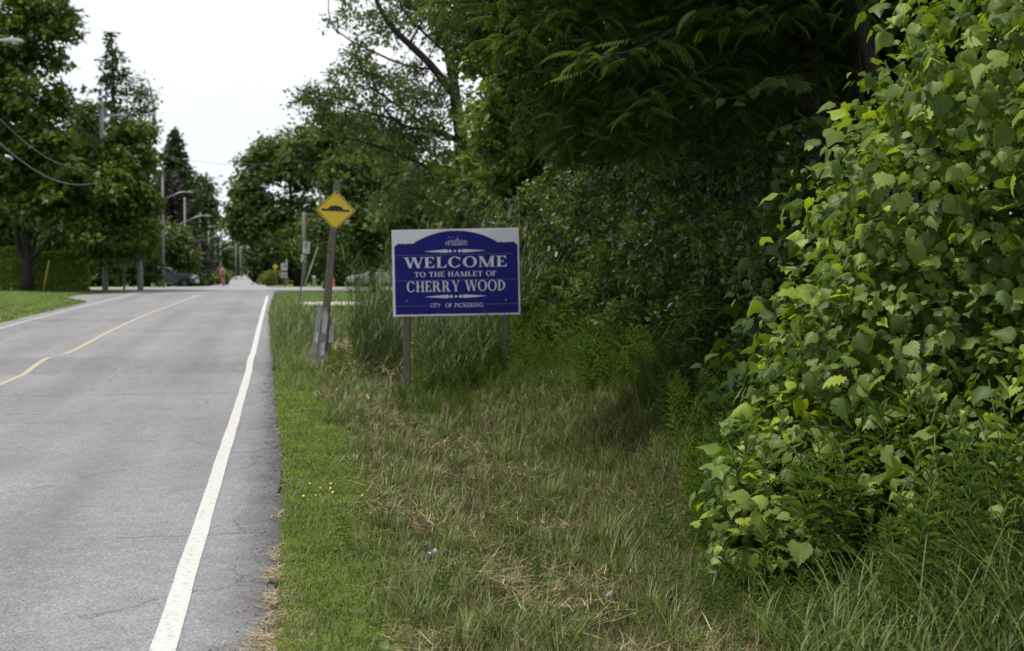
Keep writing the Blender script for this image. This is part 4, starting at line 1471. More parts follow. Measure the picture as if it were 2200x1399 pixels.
def ydist(a, b, p=1.0):
    """y positions denser near the camera"""
    return lambda n: a + (b - a) * rng.random(n) ** p


def vergew(y):
    return 0.62 + 0.20 * fnoise(0.7, y, 0.55, 2) + 0.10 * fnoise(2.7, y, 1.7, 5) + 0.004 * (y - 6)


# low clover and trefoil of the mown strip
def verge_x(y):
    u = rng.random(len(y))
    return edge_r(y) - 0.02 + u * (vergew(y) - edge_r(y) + 0.12 * rng.normal(size=len(y)))


n = 84000
p = on_ground(n, verge_x, ydist(5.2, 30, 1.7))
hgt = 0.02 + 0.05 * np.clip(0.5 + 0.6 * fnoise(p[:, 0], p[:, 1], 2.2, 3) + 0.3 * fnoise(p[:, 0], p[:, 1], 7.0, 1), 0, 1.3)
z0 = p[:, 2].copy()
p[:, 2] += hgt * rng.random(n) ** 0.6
far = np.clip(p[:, 1] / 9, 1, 2.2)
tint = np.clip(0.42 + 0.22 * fnoise(p[:, 0], p[:, 1], 1.4, 6) + 0.24 * rng.normal(size=n), 0, 0.99)
stuff("verge_clover", place(T_TREFOIL, p, np.array([0, -0.15, 1.0]) + rng.normal(size=(n, 3)) * 0.45, rng.normal(size=(n, 3)), 0.0102 * far * (0.7 + 0.7 * rng.random(n)), tint), M['verge'],
      "low bright green clover on the mown strip beside the asphalt", 'clover')
# short grass through the clover, then the tangled swale
n1 = 26000
p1 = on_ground(n1, verge_x, ydist(5.2, 60, 2.2))
f1 = np.clip(p1[:, 1] / 9, 1, 4)
a1 = blades(p1, (0.05 + 0.09 * rng.random(n1)) * np.where(p1[:, 1] > 24, 1.9, 1), 0.0050 * f1, rng.random(n1) * 2 * PI, 0.25 + 0.5 * rng.random(n1), 0.5 + 0.9 * rng.random(n1), np.clip(0.32 + 0.14 * rng.normal(size=n1), 0, 0.5))


def swale_x(y):
    return vergew(y) - 0.1 + (3.1 + 0.06 * (y - 6)) * rng.random(len(y))


n2 = 78000
p2 = on_ground(n2, swale_x, ydist(5.4, 24, 1.5))
f2 = np.clip(p2[:, 1] / 9, 1, 2.4)
X2, Y2 = p2[:, 0], p2[:, 1]
dry = np.clip(0.58 + 0.35 * fnoise(X2, Y2, 0.8, 1) + 0.45 * fnoise(X2, Y2, 3.1, 4) + 0.35 * fnoise(X2, Y2, 7.3, 2), 0, 1) * (1 - 0.75 * sm(2.3, 3.2, X2)) * (1 - 0.35 * sm(13, 19, Y2))
isdry = rng.random(n2) < dry * 0.78 * (1 - 0.6 * sm(1.5, 2.4, X2) * sm(9, 13, Y2))
t2 = np.where(isdry, 0.57 + 0.42 * rng.random(n2) ** 1.3, np.clip(0.27 + 0.17 * rng.normal(size=n2), 0, 0.5))
h2 = np.where(isdry, 0.04 + 0.09 * rng.random(n2), 0.04 + 0.12 * rng.random(n2) ** 1.5) * (1 + 0.5 * sm(14, 20, Y2)) * (1 + 0.5 * np.clip(fnoise(X2, Y2, 1.0, 9), 0, 1))
lean2 = np.where(isdry, 0.3 + 1.25 * rng.random(n2), 0.3 + 1.0 * rng.random(n2))
a2 = blades(p2, h2, (0.0032 + 0.0042 * rng.random(n2)) * f2, rng.random(n2) * 2 * PI, lean2, np.where(isdry, 0.2, 1.1) * rng.random(n2), t2, 2)
# softer combed green grass in the shade by the shrubs
n3 = 32000
y3 = ydist(7.5, 22, 1.1)(n3)
x3 = 2.1 + 0.075 * (y3 - 7) + (1.0 + 0.07 * (y3 - 7)) * rng.random(n3) + 0.25 * rng.normal(size=n3)
p3 = np.stack([x3, y3, H(x3, y3)], 1)
a3 = blades(p3, 0.09 + 0.15 * rng.random(n3), (0.004 + 0.003 * rng.random(n3)) * np.clip(y3 / 9, 1, 2.2), PI + 1.6 * rng.normal(size=n3), 0.3 + 0.8 * rng.random(n3), 0.9 + 0.9 * rng.random(n3), np.where(rng.random(n3) < 0.16, 0.6 + 0.3 * rng.random(n3), np.clip(0.23 + 0.15 * rng.normal(size=n3), 0, 0.5)), 2)
# taller tufts
tufts = []
TUF = []
for k in range(260):
    y_ = 6 + 19 * rng.random() ** 1.2
    x_ = float(vergew(y_)) + 0.05 + (1.9 + 0.06 * y_) * rng.random() ** 1.6
    TUF.append((x_, y_, 0.04 + 0.09 * rng.random(), 0.17 + 0.36 * rng.random() ** 2.6, int(25 + 50 * rng.random())))
for k in range(120):
    y_ = 22 + 30 * rng.random()
    TUF.append((0.1 + 2.6 * rng.random(), y_, 0.08 + 0.15 * rng.random(), 0.35 + 0.45 * rng.random(), 40))
for cx, cyy, rr, hh, nn in TUF:
    ang, r_ = rng.random(nn) * 2 * PI, rr * np.sqrt(rng.random(nn))
    px_, py_ = cx + r_ * np.cos(ang), cyy + r_ * np.sin(ang)
    pp = np.stack([px_, py_, H(px_, py_)], 1)
    tufts.append(blades(pp, 0.62 * hh * (0.5 + 0.9 * rng.random(nn)), (0.006 + 0.004 * rng.random(nn)) * max(1, cyy / 12), ang + rng.normal(size=nn) * 0.7, 0.15 + 0.6 * rng.random(nn), 0.5 + 1.2 * rng.random(nn), np.clip(0.36 + 0.13 * rng.normal(size=nn), 0, 0.52), 3))
# rough grass between the signs and the crossing
n4 = 25000
y4 = 20 + 58 * rng.random(n4) ** 1.2
x4 = edge_r(y4) + 0.02 + (7 + 5 * sm(40, 70, y4)) * rng.random(n4) ** 1.3
k4 = ~((y4 > 53.3 + 0.05 * x4) & (y4 < 57.9 + 0.05 * x4)) & (x4 > edge_r(y4) + 6.2 * sm(70, 80, y4) ** 2)
x4, y4 = x4[k4], y4[k4]
n4 = len(x4)
p4 = np.stack([x4, y4, H(x4, y4)], 1)
d4 = rng.random(n4) < 0.45 * np.clip(0.4 + fnoise(x4, y4, 0.35, 3), 0, 1) * (1 - sm(34, 44, y4)) + 0.5 * sm(0.9, 1.3, x4) * (1 - sm(2.6, 3.4, x4)) * (1 - sm(26, 33, y4))
a4 = blades(p4, (0.10 + 0.18 * rng.random(n4)) * np.where(y4 > 44, 0.75, 1.3), 0.008 * np.clip(y4 / 22, 1, 3), rng.random(n4) * 2 * PI, 0.2 + 0.6 * rng.random(n4), 0.4 + 0.8 * rng.random(n4), np.where(d4, 0.6 + 0.35 * rng.random(n4), np.clip(0.33 + 0.12 * rng.normal(size=n4), 0, 0.5)), 2)
stuff("verge_grass", merge([a1, a2, a3, a4] + tufts), M['grass'], "rough green and dead grass filling the roadside swale", 'grass')
# left lawn
n5 = 26000
y5 = 30 + 48 * rng.random(n5)
x5 = -7.55 - 14 * rng.random(n5) ** 1.2
k5 = x5 < -7.6 - flare(y5)
x5, y5 = x5[k5], y5[k5]
n5 = len(x5)
p5 = np.stack([x5, y5, H(x5, y5)], 1)
br5 = (rng.random(n5) < 0.75 * sm(-10.0, -11.0, x5) * (1 - sm(-12.2, -13, x5)) * sm(50, 56, y5) * (1 - sm(66, 72, y5)))
a5 = blades(p5, 0.05 + 0.05 * rng.random(n5), 0.026 + 0.022 * rng.random(n5), rng.random(n5) * 2 * PI, 0.2 + 0.6 * rng.random(n5), 0.6 * rng.random(n5), np.where(br5, 0.6 + 0.2 * rng.random(n5), np.clip(0.36 + 0.10 * rng.normal(size=n5), 0, 0.5)), 2)
stuff("lawn_grass", a5, M['grass'], "short bright lawn grass across the road on the left", 'grass')

# straw lying along the broken asphalt edge, and cut stalks in the swale
st = []
for cyy, ln, n_, spread in ((6.2, 0.45, 1300, 0.085), (6.65, 0.3, 500, 0.055), (7.1, 0.35, 420, 0.045), (7.7, 0.35, 520, 0.045), (8.3, 0.5, 200, 0.03), (9.6, 0.35, 120, 0.03), (11, 1.5, 120, 0.025), (14, 3, 160, 0.03), (19, 4, 140, 0.03)):
    yy_ = cyy + ln * (rng.random(n_) - 0.5)
    xx_ = edge_r(yy_) + 0.01 + spread * rng.normal(size=n_)
    if cyy < 7.0:
        xx_ += 0.03
    st.append(np.stack([xx_, yy_, np.maximum(H(xx_, yy_), np.where(xx_ < edge_r(yy_), 0.0, -1)) + 0.006 + 0.03 * rng.random(n_) ** 2], 1))
ps = np.concatenate(st)
ns = len(ps)
s1 = blades(ps, 0.04 + 0.08 * rng.random(ns), 0.0035 + 0.004 * rng.random(ns), rng.random(ns) * 2 * PI, 1.35 + 0.2 * rng.random(ns), 0.1 * rng.normal(size=ns), rng.random(ns), 2)
n6 = 17000
p6 = on_ground(n6, swale_x, ydist(5.6, 20, 1.4))
k6 = fnoise(p6[:, 0], p6[:, 1], 0.8, 1) + 0.5 * fnoise(p6[:, 0], p6[:, 1], 2.6, 4) > 0.10 + 0.5 * (p6[:, 0] > 2.1)
p6 = p6[k6]
n6 = len(p6)
p6[:, 2] += 0.02 + 0.07 * rng.random(n6)
# rooted dead stalks, brown and grey, standing among the green
n10 = 5000
p10 = on_ground(n10, swale_x, ydist(5.6, 21, 1.3))
s4 = blades(p10, 0.10 + 0.22 * rng.random(n10) ** 1.6, (0.0025 + 0.002 * rng.random(n10)) * np.clip(p10[:, 1] / 9, 1, 2), rng.random(n10) * 2 * PI, 0.1 + 0.7 * rng.random(n10), 0.3 * rng.normal(size=n10), 0.55 * rng.random(n10), 2)
s2 = blades(p6, 0.08 + 0.16 * rng.random(n6), (0.0035 + 0.004 * rng.random(n6)) * np.clip(p6[:, 1] / 9, 1, 2), rng.random(n6) * 2 * PI, 1.2 + 0.5 * rng.random(n6), 0.15 * rng.normal(size=n6), rng.random(n6), 2)
n7 = 3600
x7 = 1.6 + 1.1 * rng.normal(size=n7) * 0.55
y7 = 25.5 + 2.2 * rng.normal(size=n7)
p7 = np.stack([x7, y7, H(x7, y7) + 0.05 + 0.25 * rng.random(n7)], 1)[x7 > 0.7]
n7 = len(p7)
s3 = blades(p7, 0.15 + 0.25 * rng.random(n7), 0.008 + 0.006 * rng.random(n7), rng.random(n7) * 2 * PI, 0.9 + 0.8 * rng.random(n7), 0.3 * rng.normal(size=n7), rng.random(n7), 2)
stuff("dry_straw", merge([s1, s2, s3, s4]), M['straw'], "pale dry straw along the asphalt edge and in the swale", 'straw')


# crumbs of broken asphalt along the edge
T_STONE = (np.array([(0, 0, 0.45), (0.5, 0.1, 0), (-0.1, 0.55, 0.05), (-0.5, 0, 0), (0.05, -0.5, 0.05), (0, 0, -0.35)]), np.array([(0, 1, 2), (0, 2, 3), (0, 3, 4), (0, 4, 1), (5, 2, 1), (5, 3, 2), (5, 4, 3), (5, 1, 4)]))
n9 = 1500
y9 = 5.4 + 20 * rng.random(n9) ** 1.6
x9 = edge_r(y9) - 0.02 + 0.035 * fnoise(0.3, y9, 1.5, 4) + 0.06 * rng.normal(size=n9) - 0.10 * rng.random(n9) ** 4
z9 = np.where(x9 < edge_r(y9), R(y9) + 0.003, H(x9, y9) + 0.006)
stuff("asphalt_crumbs", place(T_STONE, np.stack([x9, y9, z9], 1), np.array([0, 0, 1.0]) + 0.4 * rng.normal(size=(n9, 3)), rng.normal(size=(n9, 3)), (0.004 + 0.011 * rng.random(n9) ** 2) * np.clip(y9 / 9, 1, 2), rng.random(n9)),
      plain("broken_asphalt", (0.135, 0.13, 0.132), 0.9, 0, 0.4, 40), "crumbs of broken asphalt along the ragged road edge", 'gravel')


# weeds: upright stems with narrow leaves all round
def weed_template(n_leaf, L, tilt):
    vs_, fs_ = [], []
    w = 0.004
    for i in range(5):
        t = i / 4
        vs_ += [np.array([-w + 0.03 * t * t, t, 0]), np.array([w + 0.03 * t * t, t, 0.004])]
    for i in range(4):
        a = 2 * i
        fs_ += [(a, a + 1, a + 3), (a, a + 3, a + 2)]
    for k in range(n_leaf):
        t = 0.12 + 0.86 * k / n_leaf
        az = k * 2.4
        l_ = L * (1.0 - 0.55 * abs(t - 0.6)) * random.uniform(0.8, 1.15) * (0.6 if t > 0.93 else 1)
        el = tilt + 0.7 * t * t
        d = np.array([math.cos(az) * math.cos(el), math.sin(el), math.sin(az) * math.cos(el)])
        x = np.cross(d, (0, 1.0, 0))
        x /= np.linalg.norm(x)
        nn = np.cross(x, d)
        p_ = np.array([0.03 * t * t, t, 0.0])
        o = len(vs_)
        vs_ += [p_, p_ + d * l_ * 0.45 + x * l_ * 0.055 + nn * 0.01, p_ + d * l_ - np.array([0, 0.22 * l_, 0]), p_ + d * l_ * 0.45 - x * l_ * 0.055 + nn * 0.01]
        fs_ += [(o, o + 1, o + 2), (o, o + 2, o + 3)]
    return np.array(vs_), np.array(fs_)


WEED = [weed_template(33, 0.23, 0.3), weed_template(29, 0.26, 0.2), weed_template(37, 0.20, 0.45)]
# y of the template is the stem: stand it upright


def stand(T, pos, size, lean=0.15, tmin=0.0, tmax=1.0):
    n_ = len(pos)
    dv = np.stack([lean * rng.normal(size=n_), lean * rng.normal(size=n_), np.ones(n_)], 1)
    az = rng.random(n_) * 2 * PI
    nr = np.stack([np.cos(az), np.sin(az), np.zeros(n_)], 1)
    return place(T, pos, nr, dv, size, tmin + (tmax - tmin) * rng.random(n_))


wp = []
# a belt that grows lower towards the mown swale
for k in range(3):
    n_ = 400
    u = rng.random(n_)
    pxs = 1105 + 480 * u + 25 * rng.normal(size=n_)
    dmin = np.interp(pxs, [1080, 1250, 1400, 1600], [18.5, 16.2, 13.2, 10.3])
    w_ = rng.random(n_)
    ds = dmin + 3.6 * w_
    pp = np.array([tuple(W(a, 600, b)) for a, b in zip(pxs, ds)])
    pp[:, 2] = H(pp[:, 0], pp[:, 1]) - 0.03
    wp.append(stand(WEED[k], pp, (0.16 + 0.55 * w_) * (0.6 + 0.8 * rng.random(n_)), 0.3, 0, 0.85))
# scattered seedlings in the swale
n_ = 550
y_ = 6 + 15 * rng.random(n_) ** 1.2
x_ = vergew(y_) - 0.1 + (2.2 + 0.05 * y_) * rng.random(n_)
wp.append(stand(WEED[1], np.stack([x_, y_, H(x_, y_) - 0.02], 1), 0.07 + 0.20 * rng.random(n_) ** 2, 0.35, 0.1, 0.95))
# flat broad leaves near the ground
n_ = 240
y_ = 6 + 12 * rng.random(n_) ** 1.3
x_ = vergew(y_) - 0.2 + 2.2 * rng.random(n_)
for q in range(5):
    az_ = rng.random(n_) * 2 * PI
    wp.append(place(T_OVAL, np.stack([x_, y_, H(x_, y_) + 0.03], 1) + 0.01 * rng.normal(size=(n_, 3)), np.stack([0.4 * rng.normal(size=n_), 0.4 * rng.normal(size=n_) - 0.2, np.ones(n_)], 1), np.stack([np.cos(az_), np.sin(az_), 0.3 + 0 * az_], 1), 0.03 + 0.05 * rng.random(n_), 0.3 + 0.65 * rng.random(n_)))
for px0, px1, d0, d1, n_, s0, s1_ in ((1120, 1330, 19.5, 24, 420, 0.45, 0.85), (1250, 1480, 15.5, 20, 380, 0.4, 0.75), (1420, 1620, 12, 16, 300, 0.35, 0.6), (1480, 1720, 8.8, 11.5, 240, 0.3, 0.55), (1620, 1960, 7.7, 8.4, 75, 0.4, 0.85), (1500, 2150, 6.6, 7.8, 45, 0.2, 0.42), (1950, 2230, 6.8, 7.6, 30, 0.4, 0.7), (900, 1110, 20.6, 24, 200, 0.4, 0.8), (840, 1110, 17.6, 20.2, 170, 0.14, 0.38), (890, 1080, 19.2, 20.6, 90, 0.3, 0.6), (700, 860, 22, 25, 120, 0.2, 0.5), (760, 860, 24, 30, 160, 0.4, 0.8)):
    T = WEED[len(wp) % 3]
    pxs, ds = px0 + (px1 - px0) * rng.random(n_), d0 + (d1 - d0) * rng.random(n_)
    pp = np.array([tuple(W(a, 600, b)) for a, b in zip(pxs, ds)])
    pp[:, 2] = H(pp[:, 0], pp[:, 1]) - 0.02
    wp.append(stand(T, pp, s0 + (s1_ - s0) * rng.random(n_), 0.2, 0, 0.85))
stuff("undergrowth", merge(wp), M['weed'], "leafy green undergrowth at the foot of the shrubs", 'undergrowth')

WEED_ME = []
for T in WEED:
    k = 10                                              # stem vertices come first
    me_s = np_mesh("stem", T[0][:k], T[1][:8], np.full(k, 0.4))
    me_l = np_mesh("leaves", T[0][k:], T[1][8:] - k, np.full(len(T[0]) - k, 0.5))
    me_s.materials.append(M['green_stem'])
    me_l.materials.append(None)
    WEED_ME.append((me_s, me_l))
M['goldenrod'] = leaf_mat("goldenrod_leaf", (0.045, 0.080, 0.015), (0.125, 0.175, 0.042), 0.38, 0.55, 0.22, None, True)
for a, b in WEED_ME:
    b.materials[0] = M['goldenrod']
GRD = [(1.55, 8.15, 0.55), (1.68, 7.9, 0.5), (1.8, 7.7, 0.6), (1.95, 7.85, 0.65), (2.05, 7.5, 0.5), (2.2, 7.2, 0.7), (2.35, 7.35, 0.75), (1.75, 8.2, 0.7), (1.45, 8.0, 0.4), (2.45, 6.9, 0.6), (2.55, 7.1, 0.85), (2.15, 7.0, 0.5), (1.9, 7.3, 0.45), (2.3, 6.7, 0.45), (1.65, 7.5, 0.35),
       (2.0, 8.0, 0.85), (2.1, 7.8, 0.9), (2.2, 7.95, 0.95), (1.9, 8.1, 0.9), (1.32, 7.75, 0.34), (1.5, 7.35, 0.3), (2.6, 6.6, 0.55), (1.85, 6.9, 0.35), (2.05, 6.6, 0.4), (1.4, 8.35, 0.5), (1.25, 8.2, 0.38), (1.6, 8.5, 0.6)]
for i, (la, dd_, s) in enumerate(GRD):
    q = LD(la, dd_, 0)
    q[2] = Hs(q[0], q[1]) - 0.02
    e = empty("goldenrod_plant", Vector(q), "unopened goldenrod stalk with narrow leaves below the grapevines", 'plant', "goldenrod stalks below the grapevines")
    for nm, me in zip(("stem", "leaves"), WEED_ME[i % 3]):
        o = bpy.data.objects.new(nm, me)
        COL.objects.link(o)
        o.parent = e
        o.matrix_basis = Matrix.Rotation(rng.normal() * 0.12, 4, 'X') @ Matrix.Rotation(rng.normal() * 0.12, 4, 'Y') @ Matrix.Rotation(rng.random() * 6.28, 4, 'Z') @ Matrix.Rotation(PI / 2, 4, 'X') @ Matrix.Diagonal((s, s, s, 1))

# long coarse grass at the lower right corner
n8 = 2300
la = 1.2 + 1.9 * rng.random(n8)
dd_ = 6.0 + 1.6 * rng.random(n8) - 0.15 * la
p8 = np.array([tuple(LD(a, b, 0)) for a, b in zip(la, dd_)])
p8[:, 2] = H(p8[:, 0], p8[:, 1])
a8 = blades(p8, 0.25 + 0.4 * rng.random(n8) * np.clip((la - 0.8) / 1.2, 0.3, 1), 0.006 + 0.008 * rng.random(n8), rng.random(n8) * 2 * PI, 0.15 + 0.5 * rng.random(n8), 0.6 + 1.3 * rng.random(n8), np.clip(0.26 + 0.13 * rng.normal(size=n8), 0, 0.5), 5)
stuff("long_grass", a8, M['grass'], "long coarse arching grass at the foot of the vines", 'grass')


# ---------------------------------------------------------------- reeds round the welcome sign
M['reed'] = grass_mat("reed_leaf", [(0.0, (0.028, 0.056, 0.013)), (0.5, (0.068, 0.108, 0.027)), (1.0, (0.13, 0.165, 0.05))], 0.35)
M['plume'] = grass_mat("reed_plume", [(0.0, (0.20, 0.15, 0.09)), (1.0, (0.36, 0.29, 0.18))], 0.2)


def reeds(label, px0, px1, d0, d1, n_, h0, h1, plume=0.25):
    c = W((px0 + px1) / 2, 600, (d0 + d1) / 2)
    base = np.array([c.x, c.y, Hs(c.x, c.y)])
    e = empty("reed_clump", Vector(base), label, 'reeds', "reed clumps round the welcome sign")
    pxs, ds = px0 + (px1 - px0) * rng.random(n_), d0 + (d1 - d0) * rng.random(n_)
    pp = np.array([tuple(W(a, 600, b)) for a, b in zip(pxs, ds)])
    pp[:, 2] = H(pp[:, 0], pp[:, 1]) - 0.02
    hh = h0 + (h1 - h0) * rng.random(n_)
    ln = np.stack([0.10 * rng.normal(size=n_), 0.08 * rng.normal(size=n_), np.ones(n_)], 1)
    top = pp + ln * hh[:, None]
    leaf_obj("stalks", twig_mesh(pp, top, 0.0045, 0.002, 0.0, 3), M['reed'], e, base, 'stuff')
    per = 8
    i = np.repeat(np.arange(n_), per)
    t = 0.18 + 0.8 * rng.random(n_ * per)
    lp = pp[i] + ln[i] * (hh[i] * t)[:, None]
    N = len(lp)
    arr = blades(lp, 0.28 + 0.28 * rng.random(N), 0.012 + 0.010 * rng.random(N), rng.random(N) * 2 * PI, 0.35 + 0.4 * rng.random(N), 0.7 + 1.0 * rng.random(N), rng.random(N), 4)
    leaf_obj("leaves", arr, M['reed'], e, base, 'stuff')
    k = rng.permutation(n_)[:max(1, int(n_ * plume))]
    q = np.repeat(top[k], 26, 0)
    N = len(q)
    q = q + np.stack([0.01 * rng.normal(size=N), 0.01 * rng.normal(size=N), -0.16 * rng.random(N)], 1)
    arr = blades(q, 0.06 + 0.06 * rng.random(N), 0.010 * np.ones(N), 0.6 + 0.7 * rng.normal(size=N), 0.3 + 0.6 * rng.random(N), 0.6 * np.ones(N), rng.random(N), 2)
    if plume:
        leaf_obj("plumes", arr, M['plume'], e, base, 'stuff')


reeds("dense tall reeds left of the blue welcome sign", 760, 850, 22, 28, 210, 0.6, 2.1, 0.05)
reeds("tall reeds standing behind the blue welcome sign", 860, 1110, 21, 25, 150, 1.3, 2.6, 0.16)
reeds("narrow stand of reeds at the right edge of the blue sign", 1118, 1185, 20.3, 23, 70, 1.2, 2.1, 0.06)
reeds("low reeds below the blue sign between its two posts", 895, 1075, 19.3, 21, 70, 0.5, 0.95, 0.0)
reeds("few short reeds beside the leaning wooden sign post", 600, 690, 26.5, 34, 26, 0.5, 1.0, 0.0)


# ---------------------------------------------------------------- small flowers and litter on the verge
M['yellow_petal'] = plain("yellow_petal", (0.80, 0.58, 0.02), 0.6, 0, 0.1, 20)
M['purple_petal'] = plain("purple_petal", (0.30, 0.12, 0.36), 0.7, 0, 0.2, 40)


def ground_at(px, py):
    """where the sight line through a pixel meets the ground"""
    r_ = ray(px, py)
    t0, t1 = 3.0 / r_.y, 120.0 / r_.y
    prev = t0
    for i in range(1, 600):
        t = t0 + (t1 - t0) * (i / 600) ** 2
        q = CAM + r_ * t
        if q.z < Hs(q.x, q.y):
            lo, hi = prev, t
            for _ in range(25):
                mid = (lo + hi) / 2
                q = CAM + r_ * mid
                lo, hi = (lo, mid) if q.z < Hs(q.x, q.y) else (mid, hi)
            return CAM + r_ * hi
        prev = t
    return CAM + r_ * t1


fm = MB()
for k in range(5):
    a = 2 * PI * k / 5
    c_, s_ = math.cos(a), math.sin(a)
    o = len(fm.v)
    fm.v += [(0, 0, 0.001 * k), (0.5 * c_ - 0.35 * s_, 0.5 * s_ + 0.35 * c_, 0.25), (c_, s_, 0.12), (0.5 * c_ + 0.35 * s_, 0.5 * s_ - 0.35 * c_, 0.25)]
    fm.f += [(o, o + 1, o + 2), (o, o + 2, o + 3)]
me_fl = bpy.data.meshes.new("petals")
me_fl.from_pydata(fm.v, [], fm.f)
me_fl.materials.append(M['yellow_petal'])
me_st = bpy.data.meshes.new("stem")
sm_ = MB().tube([(0, 0, -1), (0.03, 0, -0.5), (0, 0, 0)], [0.035, 0.03, 0.025], 4)
me_st.from_pydata(sm_.v, [], sm_.f)
me_st.materials.append(M['green_stem'])
for (fx, fy) in ((704, 1046), (711, 1057), (665, 1057), (666, 1067), (688, 1068), (695, 1068), (710, 1068), (715, 1077), (718, 1076), (652, 1086), (678, 1084), (778, 1085), (796, 1125), (705, 1052)):
    g_ = ground_at(fx, fy + 12)
    h_ = 0.105
    e = empty("yellow_flower", g_, "small yellow flower in the patch on the clover verge", 'flower', "yellow flowers on the verge")
    for nm, me, s, z in (("petals", me_fl, 0.011, h_), ("stem", me_st, h_, h_)):
        o = bpy.data.objects.new(nm, me)
        COL.objects.link(o)
        o.parent = e
        o.location = (0, 0, z)
        o.scale = (s, s, s)
        o.rotation_euler = (0.5, 0.2 * rng.normal(), rng.random() * 6)
g_ = ground_at(652, 1056)
e = empty("clover_flower", g_, "single round purple clover flower on the verge", 'flower')
pv = rand_dir(60) * np.array([1, 1, 1.1])
arr = place(T_LANCE, pv * 0.004, rng.normal(size=(60, 3)), pv, 0.014 * np.ones(60))
hd = leaf_obj("flower_head", arr, M['purple_petal'], e)
hd.location = (0, 0, 0.085)
local(MB().tube([(0, 0, 0), (0.004, 0, 0.045), (0, 0, 0.085)], [0.0022, 0.002, 0.0016], 5).build("stem", M['green_stem'], None, True), e)


# ---------------------------------------------------------------- lettering
def ring(cx, cy, ro, ri, a0, a1, n=22):
    """ring sector between an outer and an inner ellipse, as quads"""
    out = []
    for i in range(n):
        t0, t1 = rad(a0 + (a1 - a0) * i / n), rad(a0 + (a1 - a0) * (i + 1) / n)
        out.append([(cx + ro[0] * math.cos(t0), cy + ro[1] * math.sin(t0)), (cx + ro[0] * math.cos(t1), cy + ro[1] * math.sin(t1)),
                    (cx + ri[0] * math.cos(t1), cy + ri[1] * math.sin(t1)), (cx + ri[0] * math.cos(t0), cy + ri[1] * math.sin(t0))])
    return out


def rc(x0, y0, x1, y1):
    return [(x0, y0), (x1, y0), (x1, y1), (x0, y1)]


def diag(x0, y0, x1, y1, w):
    return [(x0, y0), (x0 + w, y0), (x1 + w, y1), (x1, y1)]


